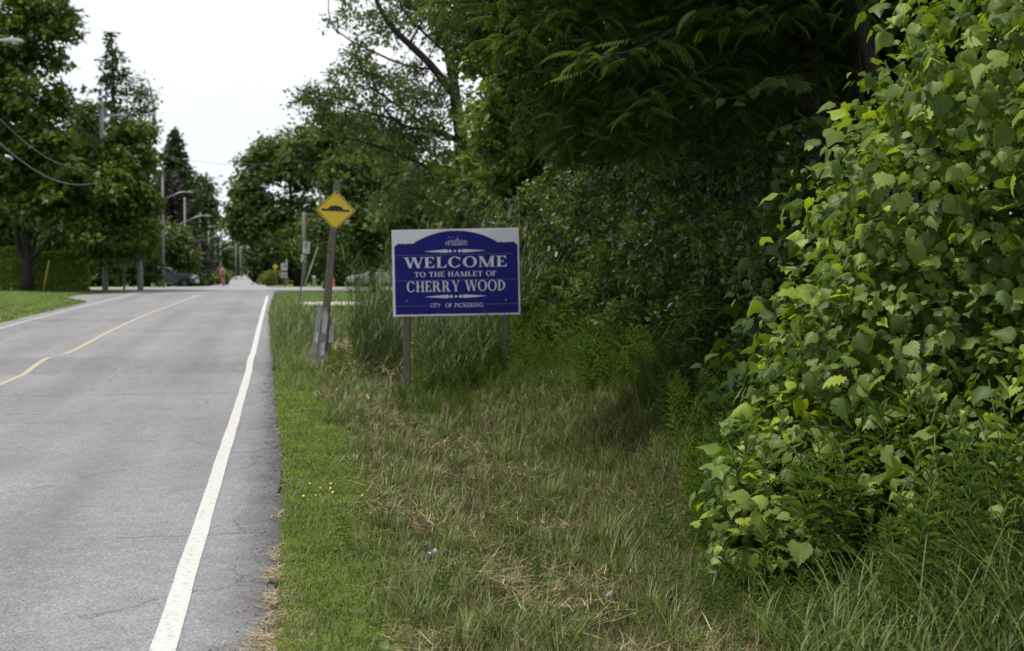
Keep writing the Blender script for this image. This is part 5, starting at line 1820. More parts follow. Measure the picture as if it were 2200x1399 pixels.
def glyph(ch, t=0.2, h=0.065, s=0.075, sh=0.05):
    """a roman capital of height 1: list of convex polygons, and its width; t thick stroke, h thin stroke, s serif reach"""
    P = []

    def stem(x, w=None, top=True, bot=True):
        w = w or t
        P.append(rc(x, 0, x + w, 1))
        if s:
            if bot:
                P.append(rc(x - s, 0, x + w + s, sh))
            if top:
                P.append(rc(x - s, 1 - sh, x + w + s, 1))
    if ch == ' ':
        return P, 0.34
    if ch == 'I':
        stem(s)
        return P, t + 2 * s
    if ch == 'H':
        stem(s)
        stem(s + t + 0.36)
        P.append(rc(s + t, 0.5 - h / 2, s + t + 0.36, 0.5 + h / 2))
        return P, 2 * s + 2 * t + 0.36
    if ch in 'EFL':
        stem(s)
        x = s + t
        if ch in 'EL':
            P += [rc(x, 0, x + 0.36, h), [(x + 0.22, 0), (x + 0.40, 0), (x + 0.43, 0.27), (x + 0.39, 0.27)]]
        if ch in 'EF':
            P += [rc(x, 1 - h, x + 0.34, 1), [(x + 0.20, 1), (x + 0.37, 1), (x + 0.39, 0.76), (x + 0.35, 0.76)], rc(x, 0.5 - h / 2, x + 0.2, 0.5 + h / 2), rc(x + 0.17, 0.38, x + 0.21, 0.62)]
        return P, s + t + 0.45
    if ch == 'T':
        w = 0.82
        P += [rc(w / 2 - t / 2, 0, w / 2 + t / 2, 1), rc(0.02, 1 - h, w - 0.02, 1), [(0.0, 0.74), (0.04, 0.74), (0.16, 1), (0.02, 1)], [(w - 0.04, 0.74), (w, 0.74), (w - 0.02, 1), (w - 0.16, 1)]]
        if s:
            P.append(rc(w / 2 - t / 2 - s, 0, w / 2 + t / 2 + s, sh))
        return P, w
    if ch in 'COGQ':
        w = 0.92 if ch != 'O' else 0.98
        ro, ri = (w / 2, 0.52), (w / 2 - t, 0.52 - h)
        if ch == 'O':
            P += ring(w / 2, 0.5, ro, ri, 0, 360, 36)
        else:
            P += ring(w / 2, 0.5, ro, ri, 40, 320, 30)
            P.append([(w - 0.13, 0.66), (w - 0.09, 0.66), (w - 0.09, 1.0), (w - 0.15, 0.9)])
            if ch == 'G':
                P += [rc(w - 0.26, 0.08, w - 0.26 + t, 0.42), rc(w - 0.34, 0.42 - sh, w + 0.02, 0.42)]
            else:
                P.append([(w - 0.15, 0.1), (w - 0.09, 0.18), (w - 0.04, 0.30), (w - 0.08, 0.30)])
        return P, w
    if ch == 'D':
        stem(s)
        x = s + t * 0.6
        P += ring(x, 0.5, (0.62, 0.5), (0.62 - t, 0.5 - h), -90, 90, 22)
        return P, x + 0.62
    if ch in 'PR':
        stem(s)
        x = s + t * 0.9
        P.append(rc(x, 1 - h, x + 0.12, 1))
        P.append(rc(x, 0.46, x + 0.12, 0.46 + h))
        P += ring(x + 0.1, 0.73, (0.36, 0.27), (0.36 - t, 0.27 - h), -90, 90, 18)
        if ch == 'P':
            return P, x + 0.47
        P.append([(x + 0.12, 0.48), (x + 0.34, 0.48), (x + 0.62, 0.0), (x + 0.38, 0.0)])
        if s:
            P.append(rc(x + 0.34, 0, x + 0.70, sh))
        return P, x + 0.69
    if ch in 'WMNAKYVX':
        th = h * 1.15
        if ch == 'W':
            a = 0.30
            P += [diag(0.05 + a, 0, 0.05, 1, t), diag(0.05 + a + 0.02, 0, 0.05 + 2 * a, 1, th), diag(0.05 + 3 * a - 0.04, 0, 0.05 + 2 * a - 0.06, 1, t), diag(0.05 + 3 * a, 0, 0.05 + 4 * a - 0.02, 1, th)]
            if s:
                P += [rc(-0.03, 1 - sh, 0.36, 1), rc(0.5, 1 - sh, 0.86, 1), rc(1.10, 1 - sh, 1.36, 1)]
            return P, 1.32
        if ch == 'M':
            w = 1.16
            P += [rc(0.10, 0, 0.10 + th, 1), diag(0.5, 0, 0.08, 1, t), diag(0.56, 0, w - 0.26, 1, th), rc(w - 0.1 - t, 0, w - 0.1, 1)]
            if s:
                P += [rc(0.0, 0, 0.28, sh), rc(0.0, 1 - sh, 0.2, 1), rc(w - 0.1 - t - s, 0, w, sh), rc(w - 0.2, 1 - sh, w, 1)]
            return P, w
        if ch == 'N':
            w = 0.96
            P += [rc(0.10, 0, 0.10 + th, 1), diag(w - 0.10 - t, 0, 0.08, 1, t), rc(w - 0.12 - th + 0.02, 0, w - 0.10, 1)]
            if s:
                P += [rc(0, 0, 0.28, sh), rc(0, 1 - sh, 0.2, 1), rc(w - 0.28, 1 - sh, w, 1)]
            return P, w
        if ch == 'A':
            w = 0.96
            P += [diag(0.08, 0, 0.40, 1, th), diag(w - 0.10 - t, 0, 0.40, 1, t * 0.95), rc(0.22, 0.30, 0.66, 0.30 + h)]
            if s:
                P += [rc(0, 0, 0.27, sh), rc(w - 0.10 - t - s, 0, w, sh)]
            return P, w
        if ch == 'K':
            stem(s)
            x = s + t
            P += [diag(x, 0.42, x + 0.40, 1, th), [(x + 0.1, 0.58), (x + 0.26, 0.72), (x + 0.60, 0), (x + 0.34, 0)]]
            if s:
                P += [rc(x + 0.26, 1 - sh, x + 0.56, 1), rc(x + 0.28, 0, x + 0.66, sh)]
            return P, x + 0.64
        if ch == 'Y':
            w = 0.92
            P += [diag(w / 2 - t / 2, 0.44, 0.06, 1, t), diag(w / 2 + t / 2 - th, 0.44, w - 0.14, 1, th), rc(w / 2 - t / 2, 0, w / 2 + t / 2, 0.46)]
            if s:
                P += [rc(w / 2 - t / 2 - s, 0, w / 2 + t / 2 + s, sh), rc(0, 1 - sh, 0.36, 1), rc(w - 0.3, 1 - sh, w, 1)]
            return P, w
        if ch == 'X':
            return P + [diag(0.5, 0, 0, 1, t), diag(0, 0, 0.5, 1, t)], 0.7
    if ch == 'U':
        return [rc(0, 0.25, t, 1), rc(0.5, 0.25, 0.5 + t, 1)] + ring(0.25 + t / 2, 0.3, (0.25 + t / 2, 0.3), (0.25 - t / 2, 0.3 - t), 180, 360, 12), 0.7
    if ch == '4':
        return [rc(0.38, 0, 0.38 + t, 1), rc(0, 0.22, 0.72, 0.22 + t * 0.9), [(0.0, 0.22), (0.16, 0.30), (0.46, 1.0), (0.38, 1.0)]], 0.74
    if ch == '0':
        return ring(0.34, 0.5, (0.34, 0.5), (0.34 - t, 0.5 - t), 0, 360, 28), 0.68
    return P, 0.4


def layout(text, height, width, gap=0.10, **kw):
    """polygons of a line of text centred on 0, its capitals height tall and the whole line width wide"""
    x, out = 0.0, []
    for ch in text:
        ps_, w = glyph(ch, **kw)
        out += [[(a + x, b) for a, b in p_] for p_ in ps_]
        x += w + gap
    x -= gap
    k = width / x
    return [[((a - x / 2) * k, b * height) for a, b in p_] for p_ in out]


def decal(name, polys, mat, parent, y, M0=None, thick=0.0, step=0.00012):
    """flat print on a face that looks along -y: each polygon a hair in front of the one before"""
    v, f = [], []
    for i, p_ in enumerate(polys):
        o = len(v)
        a = sum(p_[k][0] * p_[(k + 1) % len(p_)][1] - p_[(k + 1) % len(p_)][0] * p_[k][1] for k in range(len(p_)))
        if a < 0:
            p_ = p_[::-1]
        yy_ = y - (i % 9) * step
        v += [(q[0], yy_, q[1]) for q in p_]
        f.append(tuple(range(o, o + len(p_))))
    me = bpy.data.meshes.new(name)
    me.from_pydata(v, [], f)
    me.update()
    me.materials.append(mat)
    o = bpy.data.objects.new(name, me)
    COL.objects.link(o)
    local(o, parent)
    return o


def shift(polys, dx, dy, k=1.0):
    return [[(a * k + dx, b * k + dy) for a, b in p_] for p_ in polys]


def disc(cx, cy, r, n=16):
    return [[(cx + r * math.cos(2 * PI * i / n), cy + r * math.sin(2 * PI * i / n)) for i in range(n)]]


# ---------------------------------------------------------------- the welcome sign
def panel_mat(name, col):
    """sign vinyl: slightly faded blotches, rain streaks and dust"""
    m, n, l, p = new_mat(name)
    tc = n.new("ShaderNodeTexCoord")
    mp = n.new("ShaderNodeMapping")
    mp.inputs["Scale"].default_value = (14, 14, 0.9)
    l.new(tc.outputs["Object"], mp.inputs[0])
    st_ = noise(n, l, mp.outputs[0], 2.0, 5, 0.65)
    bl = noise(n, l, tc.outputs["Object"], 2.3, 4, 0.6)
    r1 = ramp(n, [(0.30, tuple(c * 0.82 for c in col)), (0.75, tuple(c * 1.18 + 0.002 for c in col))])
    l.new(bl.outputs[0], r1.inputs[0])
    r2 = ramp(n, [(0.58, 0.0), (0.80, 0.10)])
    l.new(st_.outputs[0], r2.inputs[0])
    l.new(mixc(n, l, r2.outputs[0], r1.outputs[0], (0.20, 0.20, 0.22)), p.inputs["Base Color"])
    rr = ramp(n, [(0.3, 0.28), (0.7, 0.5)])
    l.new(bl.outputs[0], rr.inputs[0])
    l.new(rr.outputs[0], p.inputs["Roughness"])
    p.inputs["Specular IOR Level"].default_value = 0.16
    return m


M['sign_white'] = panel_mat("weathered_white_board", (0.66, 0.66, 0.72))
M['sign_blue'] = panel_mat("blue_vinyl", (0.005, 0.007, 0.16))
M['sign_print'] = plain("grey_white_vinyl", (0.56, 0.57, 0.66), 0.5, 0, 0.08, 14)
M['sign_rule'] = plain("thin_grey_rule", (0.16, 0.16, 0.30), 0.5, 0, 0.1, 10)
M['sign_faint'] = plain("worn_grey_vinyl", (0.32, 0.33, 0.45), 0.5, 0, 0.3, 30)
M['grey_wood'] = bark_mat("weathered_wood", (0.10, 0.085, 0.07), (0.22, 0.195, 0.17), 10)
M['pale_wood'] = bark_mat("bleached_wood", (0.15, 0.15, 0.155), (0.34, 0.34, 0.355), 10)
M['white_flake'] = plain("flaking_white_paint", (0.44, 0.44, 0.47), 0.8, 0, 0.35, 12)
M['steel'] = plain("dull_steel", (0.30, 0.31, 0.34), 0.5, 0.6, 0.12, 10)
M['bolt'] = plain("bolt_steel", (0.16, 0.16, 0.17), 0.5, 0.6, 0.1, 10)

SD = 20.0
kpx = SD / FPX
sc_ = W(979.5, 585.3, SD)
sign = empty("welcome_sign", (sc_.x, sc_.y, Hs(sc_.x, sc_.y)), "blue and white welcome sign board on two wooden posts", 'sign', None, -YAW - rad(1.2))
zc = sc_.z - Hs(sc_.x, sc_.y)
SW, SHH = 273.5 * kpx, 186 * kpx
roll = Matrix.Translation((0, 0, zc)) @ Matrix.Rotation(-rad(1.05), 4, 'Y')


def on_sign(o):
    o.matrix_basis = roll
    return o


m = MB().box((0, 0.009, 0), (SW, 0.018, SHH))
board = on_sign(local(m.build("board", M['sign_white'], None, False, 0.003), sign))
# blue field with an arched top, thin border line round it


def field(inset):
    L, Rr, B = -SW / 2 + 0.037 + inset, SW / 2 - 0.025 - inset, -SHH / 2 + 0.030 + inset
    sh_ = SHH / 2 - 0.196 - inset
    pts = [(L, B), (Rr, B), (Rr, sh_ - 0.037), (Rr - 0.015, sh_ - 0.030), (Rr - 0.034, sh_ - 0.016), (Rr - 0.042, sh_)]
    ax, half = 0.0, 0.585 - inset
    pts.append((half - 0.005, sh_))
    n_ = 22
    for i in range(n_ + 1):
        t = -1 + 2 * i / n_
        x = -t * (half - 0.02)
        z = sh_ + 0.018 + (SHH / 2 - 0.026 - inset - sh_ - 0.018) * (1 - abs(t) ** 2.1)
        pts.append((x, z))
    pts += [(-half + 0.005, sh_), (L + 0.042, sh_), (L + 0.034, sh_ - 0.016), (L + 0.015, sh_ - 0.030), (L, sh_ - 0.037)]
    return pts


def flat_ngon(name, pts, y, mat):
    bm = bmesh.new()
    vs_ = [bm.verts.new((x, y, z)) for x, z in pts]
    bm.faces.new(vs_)
    bmesh.ops.triangulate(bm, faces=bm.faces[:])
    me = bpy.data.meshes.new(name)
    bm.to_mesh(me)
    bm.free()
    me.materials.append(mat)
    o = bpy.data.objects.new(name, me)
    COL.objects.link(o)
    return on_sign(local(o, sign))


flat_ngon("panel_edging", field(-0.004), -0.0012, M['sign_rule'])
flat_ngon("blue_panel", field(0.0), -0.0026, M['sign_blue'])


def to_sign(px, py):
    """photograph pixel -> sign plane (x, z)"""
    a = rad(1.05)
    dx, dy = (px - 979.5) * kpx, -(py - 585.3) * kpx
    return dx * math.cos(a) + dy * math.sin(a), -dx * math.sin(a) + dy * math.cos(a)


def split_letters(text, polys, kw):
    out, i = [], 0
    for ch in text:
        n_ = len(glyph(ch, **{a: b for a, b in kw.items() if a != 'gap'})[0])
        if n_:
            out.append(polys[i:i + n_])
        i += n_
    return out


def sign_line(text, x0, x1, ytop, ybot, mat='sign_print', **kw):
    xa, za = to_sign((x0 + x1) / 2, ybot)
    _, zb = to_sign((x0 + x1) / 2, ytop)
    polys = shift(layout(text, zb - za, (x1 - x0) * kpx, **kw), xa, za)
    for word in split_letters(text, polys, kw):
        o = on_sign(decal("letter", word, M[mat], sign, -0.0050))
    return o


sign_line("WELCOME", 868, 1089.5, 551.5, 574.5, t=0.21, h=0.07)
sign_line("TO THE HAMLET OF", 890, 1067.5, 583.3, 594, t=0.19, h=0.08, s=0.08)
sign_line("CHERRY WOOD", 874, 1085.5, 603, 626, t=0.19, h=0.06)
sign_line("CITY", 924.5, 947, 652, 660.5, t=0.13, h=0.12, s=0.0)
sign_line("OF PICKERING", 957, 1038.5, 651, 660, t=0.16, h=0.08, s=0.07)
lg = sign_line("PICKERING", 957.5, 1005, 519.5, 527.3, t=0.13, h=0.07, s=0.05, gap=0.02)
sign_line("CITY OF", 962, 975.5, 508.6, 512.2, 'sign_faint', t=0.09, h=0.08, s=0.0)
# drawn skyline above the town's name
x0, z0 = to_sign(961.5, 518.6)
sk = []
hts = [2.2, 3.4, 2.6, 4.2, 3.2, 2.4, 3.0, 2.6, 3.8, 5.0, 6.0, 4.6, 3.4, 3.6, 4.4, 3.0, 2.4, 3.2, 2.2, 1.6]
for i, hh in enumerate(hts):
    w_ = 2.05 * kpx
    if i % 3 == 1:
        sk.append([(x0 + i * w_, z0), (x0 + i * w_ + w_ * 0.62, z0), (x0 + i * w_ + w_ * 0.31, z0 + hh * kpx)])
    else:
        sk.append(rc(x0 + i * w_, z0, x0 + i * w_ + w_ * 0.55, z0 + hh * kpx * 0.72))
xm, zm = to_sign(983, 514)
sk += [[(xm - 3.2 * kpx, zm - 2 * kpx), (xm + 3.2 * kpx, zm - 2 * kpx), (xm, zm + 3.2 * kpx)], [(xm - 0.6 * kpx, zm), (xm + 0.6 * kpx, zm), (xm, zm + 9 * kpx)], rc(xm - 22 * kpx, z0 - 0.5 * kpx, xm + 20 * kpx, z0 + 0.5 * kpx)]
on_sign(decal("skyline_emblem", sk, M['sign_faint'], sign, -0.0050))


def ornament(px, py, half):
    cx_, cz_ = to_sign(px, py)
    k = kpx
    out = disc(cx_ - 10 * k, cz_, 3.4 * k) + disc(cx_ + 10 * k, cz_, 3.4 * k)
    out += [[(cx_ - 5 * k, cz_), (cx_ - 1.5 * k, cz_ - 1.2 * k), (cx_, cz_ - 3.6 * k), (cx_ + 1.5 * k, cz_ - 1.2 * k), (cx_ + 5 * k, cz_), (cx_ + 1.5 * k, cz_ + 1.2 * k), (cx_, cz_ + 3.6 * k), (cx_ - 1.5 * k, cz_ + 1.2 * k)]]
    for sg in (-1, 1):
        out.append([(cx_ + sg * 14 * k, cz_), (cx_ + sg * 16 * k, cz_ - 3.2 * k), (cx_ + sg * 20 * k, cz_ - 3.6 * k), (cx_ + sg * half * k, cz_ - 0.2 * k), (cx_ + sg * half * k, cz_ + 0.2 * k), (cx_ + sg * 20 * k, cz_ + 3.6 * k), (cx_ + sg * 16 * k, cz_ + 3.2 * k)])
    on_sign(decal("ornament", out, M['sign_print'], sign, -0.0050))


ornament(977.3, 539.4, 65)
ornament(979.5, 636.8, 66)
for (xa, xb, py, mt) in ((848, 1100, 547, 'sign_rule'), (849, 1112, 601.5, 'sign_rule'), (850, 918, 656, 'sign_rule'), (1042, 1113, 654.3, 'sign_rule')):
    a_, za_ = to_sign(xa, py + (xa - 979.5) * -0.0183)
    b_, zb_ = to_sign(xb, py + (xb - 979.5) * -0.0183)
    on_sign(decal("rule_line", [rc(a_, za_ - 0.0022, b_, za_ + 0.0022)], M[mt], sign, -0.0042))
for bx, by in ((871.5, 526), (1083.5, 522), (873.7, 647.5), (1087, 644.5)):
    a_, b_ = to_sign(bx, by)
    mt = Matrix.Translation((a_, -0.0035, b_)) @ Matrix.Rotation(PI / 2, 4, 'X')
    on_sign(local(MB().lathe([(0.013, 0.0), (0.013, 0.004), (0.009, 0.008), (0.002, 0.010)], 10, mt).build("bolt", M['bolt'], None, True), sign))
for px_, pd in ((875.5, 0.0), (1087.5, 0.0)):
    a_, _ = to_sign(px_, 690)
    g_ = W(px_, 690, SD)
    m = MB().box((a_ - 0.004, 0.018 + 0.048, (zc + SHH / 2 - 0.06 - 0.35) / 2), (0.094, 0.094, zc + SHH / 2 - 0.06 + 0.35))
    o = local(m.build("post", M['grey_wood'], None, False, 0.006), sign)

# ---------------------------------------------------------------- yellow hump sign on its leaning post
M['sign_yellow'] = plain("reflective_yellow", (0.68, 0.48, 0.030), 0.45, 0, 0.07, 6)
M['black'] = plain("black_print", (0.012, 0.012, 0.013), 0.5, 0, 0.1, 10)


def diamond_outline(r, cr, n=6):
    """rounded diamond, r half-diagonal"""
    pts = []
    for k in range(4):
        a = PI / 2 * k
        cx_, cz_ = (r - cr * 1.414) * math.cos(a), (r - cr * 1.414) * math.sin(a)
        for i in range(n + 1):
            b = a - PI / 4 + PI / 2 * i / n
            pts.append((cx_ + cr * math.cos(b), cz_ + cr * math.sin(b)))
    return pts


def loop(outer, inner):
    n_ = len(outer)
    return [[outer[i], outer[(i + 1) % n_], inner[(i + 1) % n_], inner[i]] for i in range(n_)]


def hump_symbol(s):
    arc = [(0.155 * s * math.cos(rad(a)) / 0.36 * 0.36, 0.075 * s + 0.0 * a + 0.105 * s * math.sin(rad(a))) for a in range(0, 181, 10)]
    arc = [(0.38 * s * math.cos(rad(a)), 0.22 * s * math.sin(rad(a)) ** 0.9) for a in range(0, 181, 10)]
    return [[(x, z + 0.02 * s) for x, z in arc], rc(-0.70 * s, -0.05 * s, 0.70 * s, 0.055 * s)]


def diamond_plate(parent, r, zc_, y, tilt, mats=('sign_yellow', 'black')):
    Mx = Matrix.Translation((0, 0, zc_)) @ Matrix.Rotation(tilt, 4, 'Y')
    pl = MB().prism(diamond_outline(r, r * 0.13), y, y + 0.004).build("sign_plate", M[mats[0]], None, False)
    local(pl, parent).matrix_basis = Mx
    b1 = decal("border", loop(diamond_outline(r * 0.945, r * 0.11), diamond_outline(r * 0.90, r * 0.09)), M[mats[1]], parent, y - 0.0012)
    s1_ = decal("hump_symbol", hump_symbol(r), M[mats[1]], parent, y - 0.0016)
    for o in (b1, s1_):
        o.matrix_basis = Mx
    return Mx


yb = ground_at(690, 793)
yd = (yb - CAM).dot(FWD)
ky = yd / FPX
hs = empty("hump_sign", yb, "yellow diamond speed-hump sign on a leaning weathered wooden post", 'sign', None, -YAW + rad(2))
top = W(727, 388, yd) - yb
lean = math.atan2(Vector((top.x, top.y, 0)).dot(RGT), top.z)
LM = Matrix.Rotation(lean, 4, 'Y')
PL = math.hypot(Vector((top.x, top.y, 0)).dot(RGT), top.z)
pw = 15.5 * ky
local(MB().box((0, 0.03, PL / 2 - 0.15), (pw, pw * 0.9, PL + 0.3)).build("post", M['grey_wood'], None, False, 0.006), hs).matrix_basis = LM
dz_ = PL * (790 - 452) / 402.0 / math.cos(0)
Mx = diamond_plate(hs, 43.0 * ky, dz_, 0.03 - pw * 0.45 - 0.008, rad(-2.2))
for ch in list(hs.children):
    if ch.name.split('.')[0] in ("sign_plate", "border", "hump_symbol"):
        ch.matrix_basis = LM @ Matrix.Translation((0.012, 0, 0)) @ ch.matrix_basis
for zz in (0.86, -0.86):
    mt = LM @ Matrix.Translation((0.012, 0.03 - pw * 0.45 - 0.010, dz_ + zz * 43 * ky)) @ Matrix.Rotation(PI / 2, 4, 'X')
    local(MB().lathe([(0.017, 0.0), (0.017, 0.005), (0.005, 0.011)], 10, mt).build("bolt", M['black'], None, True), hs)
for zz in (0.62, 0.30, 0.18):
    mt = LM @ Matrix.Translation((-0.02, 0.03 - pw * 0.45 + 0.001, PL * zz)) @ Matrix.Rotation(PI / 2, 4, 'X')
    local(MB().lathe([(0.02, 0.0), (0.018, 0.002), (0.006, 0.003)], 10, mt).build("knot_hole", M['black'], None, True), hs)
# boards bolted round its foot: they lean with it
for (bx, by, bw, bh, bd, rot, mat_) in ((-0.15, 0.02, 0.105, 1.10, 0.04, 2.5, 'pale_wood'), (0.005, -0.075, 0.10, 1.06, 0.045, 0.0, 'pale_wood'), (0.105, -0.01, 0.09, 0.92, 0.045, -2.0, 'pale_wood')):
    mt = LM @ Matrix.Translation((bx, by, 0)) @ Matrix.Rotation(rad(rot), 4, 'Y') @ Matrix.Rotation(rad(-12 if bx < -0.1 else 8 if bx > 0.1 else 0), 4, 'Z')
    z1 = bh
    prof = [(-bw / 2, -0.2), (bw / 2, -0.2), (bw / 2, z1 - 0.10), (bw * 0.15, z1 - 0.02), (-bw * 0.2, z1), (-bw / 2, z1 - 0.06)]
    o = local(MB().prism(prof, -bd / 2, bd / 2).build("foot_board", M[mat_], None, False, 0.004), hs)
    o.matrix_basis = mt
    if bx < 0.1:
        fl = decal("paint_patch", [[(-bw * 0.42, z1 - 0.42), (bw * 0.3, z1 - 0.47), (bw * 0.42, z1 - 0.16), (0.1 * bw, z1 - 0.06), (-bw * 0.4, z1 - 0.10)], [(-bw * 0.3, z1 - 0.85), (bw * 0.35, z1 - 0.80), (bw * 0.3, z1 - 0.58), (-bw * 0.35, z1 - 0.62)]] if bx > -0.1 else
                   [[(-bw * 0.2, z1 - 0.62), (bw * 0.3, z1 - 0.66), (bw * 0.35, z1 - 0.50), (-bw * 0.1, z1 - 0.47)]], M['white_flake'], hs, -bd / 2 - 0.0012)
        fl.matrix_basis = mt
local(MB().box((0.125, -0.052, 0.62), (0.07, 0.012, 0.30)).build("reflector_plate", M['white_flake'], None, False, 0.002), hs).matrix_basis = LM

# ---------------------------------------------------------------- other signs along the road
M['sign_paper'] = plain("white_sign", (0.66, 0.66, 0.68), 0.45, 0, 0.06, 8)
M['sign_red'] = plain("red_print", (0.33, 0.02, 0.025), 0.5, 0, 0.1, 8)
M['post_metal'] = plain("galvanised_post", (0.20, 0.21, 0.24), 0.5, 0.4, 0.15, 6)
M['street_blue'] = plain("street_name_blue", (0.05, 0.25, 0.33), 0.5, 0, 0.08, 5)


def post_thing(name, label, px, py, d, lean_deg, h, cat='sign', wid=0.05, turn=0.0, mat='post_metal', group=None):
    p_ = W(px, py, d)
    p_.z = Hs(p_.x, p_.y)
    e_ = empty(name, p_, label, cat, group, -YAW + rad(turn))
    Lm = Matrix.Rotation(rad(lean_deg), 4, 'Y')
    # U-channel post
    a = wid / 2
    prof = [(-a, -a * 0.3), (-a * 0.55, -a * 0.3), (-a * 0.4, a * 0.6), (a * 0.4, a * 0.6), (a * 0.55, -a * 0.3), (a, -a * 0.3), (a, a * 0.1), (a * 0.75, a), (-a * 0.75, a), (-a, a * 0.1)]
    v = [(x, y, -0.3) for x, y in prof] + [(x, y, h) for x, y in prof]
    n_ = len(prof)
    f = [(i, (i + 1) % n_, (i + 1) % n_ + n_, i + n_) for i in range(n_)]
    o = MB().add(v, f).build("post", M[mat])
    local(o, e_).matrix_basis = Lm
    return e_, Lm


e_, Lm = post_thing("parking_sign", "leaning metal post with a narrow white no-stopping plate", 641, 668, 49.0, 7.2, 2.42)
tn = Lm @ Matrix.Translation((0, 0, 2.18)) @ Matrix.Rotation(rad(52), 4, 'Z')
pl = local(MB().box((0, -0.03, 0), (0.30, 0.004, 0.40)).build("sign_plate", M['sign_paper'], None, False), e_)
pl.matrix_basis = tn
for nm, polys, mt, yy_ in (("ring", ring(0, 0.05, (0.125, 0.125), (0.10, 0.10), 0, 360, 28) + [diag(-0.10, 0.12, 0.06, -0.05, 0.03)], 'sign_red', -0.0345),
                           ("symbol", shift(layout("P", 0.15, 0.09, t=0.24, h=0.2, s=0), 0, -0.02), 'black', -0.0335), ("arrow", [rc(-0.09, -0.145, 0.05, -0.125), [(0.05, -0.165), (0.11, -0.135), (0.05, -0.105)]], 'black', -0.0335)):
    decal(nm, polys, M[mt], e_, yy_).matrix_basis = tn
tn2 = Lm @ Matrix.Translation((-0.02, 0, 1.80)) @ Matrix.Rotation(rad(55), 4, 'Z')
local(MB().box((0, 0.03, 0), (0.22, 0.004, 0.24)).build("back_plate", M['sign_paper'], None, False), e_).matrix_basis = tn2

e_, Lm = post_thing("hump_sign", "small distant yellow diamond sign on a tilted metal post", 594, 614, 158, -3.4, 2.3, wid=0.10)
Mx = diamond_plate(e_, 0.33, 2.15, -0.06, 0.0)
for ch in e_.children:
    if ch.name.split('.')[0] in ("sign_plate", "border", "hump_symbol"):
        ch.matrix_basis = Lm @ ch.matrix_basis

e_, Lm = post_thing("speed_limit_sign", "distant white 40 limit sign above a round prohibition sign", 611, 616, 140, 0.5, 2.5, wid=0.14)
local(MB().box((0, -0.075, 2.02), (0.62, 0.006, 0.84)).build("limit_plate", M['sign_paper'], None, False), e_)
local(MB().box((0, -0.075, 1.50), (0.56, 0.006, 0.16)).build("tab_plate", M['black'], None, False), e_)
local(MB().box((0, -0.075, 1.12), (0.60, 0.006, 0.56)).build("prohibition_plate", M['sign_paper'], None, False), e_)
decal("lettering", shift(layout("MAXIMUM", 0.10, 0.50, t=0.22, h=0.2, s=0), 0, 2.28), M['black'], e_, -0.0795)
decal("lettering", shift(layout("40", 0.36, 0.46, t=0.2, s=0), 0, 1.80), M['black'], e_, -0.0795)
decal("ring", ring(0, 1.12, (0.25, 0.25), (0.18, 0.18), 0, 360, 28), M['sign_red'], e_, -0.080)
decal("symbol", [rc(-0.13, 1.05, 0.05, 1.17), rc(0.06, 1.05, 0.14, 1.12)], M['black'], e_, -0.0795)
e_, Lm = post_thing("edge_sign", "thin white sign seen edge-on above the speed limit sign", 615.5, 616, 150, 0.0, 2.75, wid=0.08)
o = local(MB().box((0, 0, 2.85), (0.45, 0.006, 0.60)).build("sign_plate", M['sign_paper'], None, False), e_)
o.matrix_basis = Matrix.Rotation(rad(72), 4, 'Z')

e_, Lm = post_thing("street_name_sign", "grey metal post with a small blue street-name blade", 267, 622, 79, 0.0, 2.0, wid=0.12)
local(MB().box((0.20, 0, 2.02), (0.62, 0.012, 0.16)).build("name_blade", M['street_blue'], None, False), e_)

wp_ = W(301, 622, 78.5)
wp_.z = Hs(wp_.x, wp_.y)
e_ = empty("wooden_post", wp_, "short wooden pole with the grey back of a sign", 'post', None, -YAW)
local(MB().tube([(0.03, 0, -0.3), (0, 0, 1.2), (-0.06, 0, 2.55)], [0.17, 0.15, 0.10], 10).build("pole", M['pale_wood'], None, True), e_)
local(MB().box((0.0, 0.16, 1.82), (0.47, 0.008, 0.47)).build("sign_back", M['steel'], None, False, 0.002), e_)
local(MB().tube([(-0.05, 0.05, 2.3), (-0.05, 0.05, 2.75)], 0.05, 6).build("top_stub", M['pale_wood'], None, True), e_)

# ---------------------------------------------------------------- utility poles, lamps and cables
M['lamp_grey'] = plain("lamp_aluminium", (0.42, 0.43, 0.46), 0.45, 0.3, 0.08, 6)
M['lens'] = plain("lamp_lens", (0.70, 0.72, 0.74), 0.2, 0, 0.05, 6)
M['cable'] = plain("cable", (0.16, 0.16, 0.17), 0.6, 0, 0.2, 3)


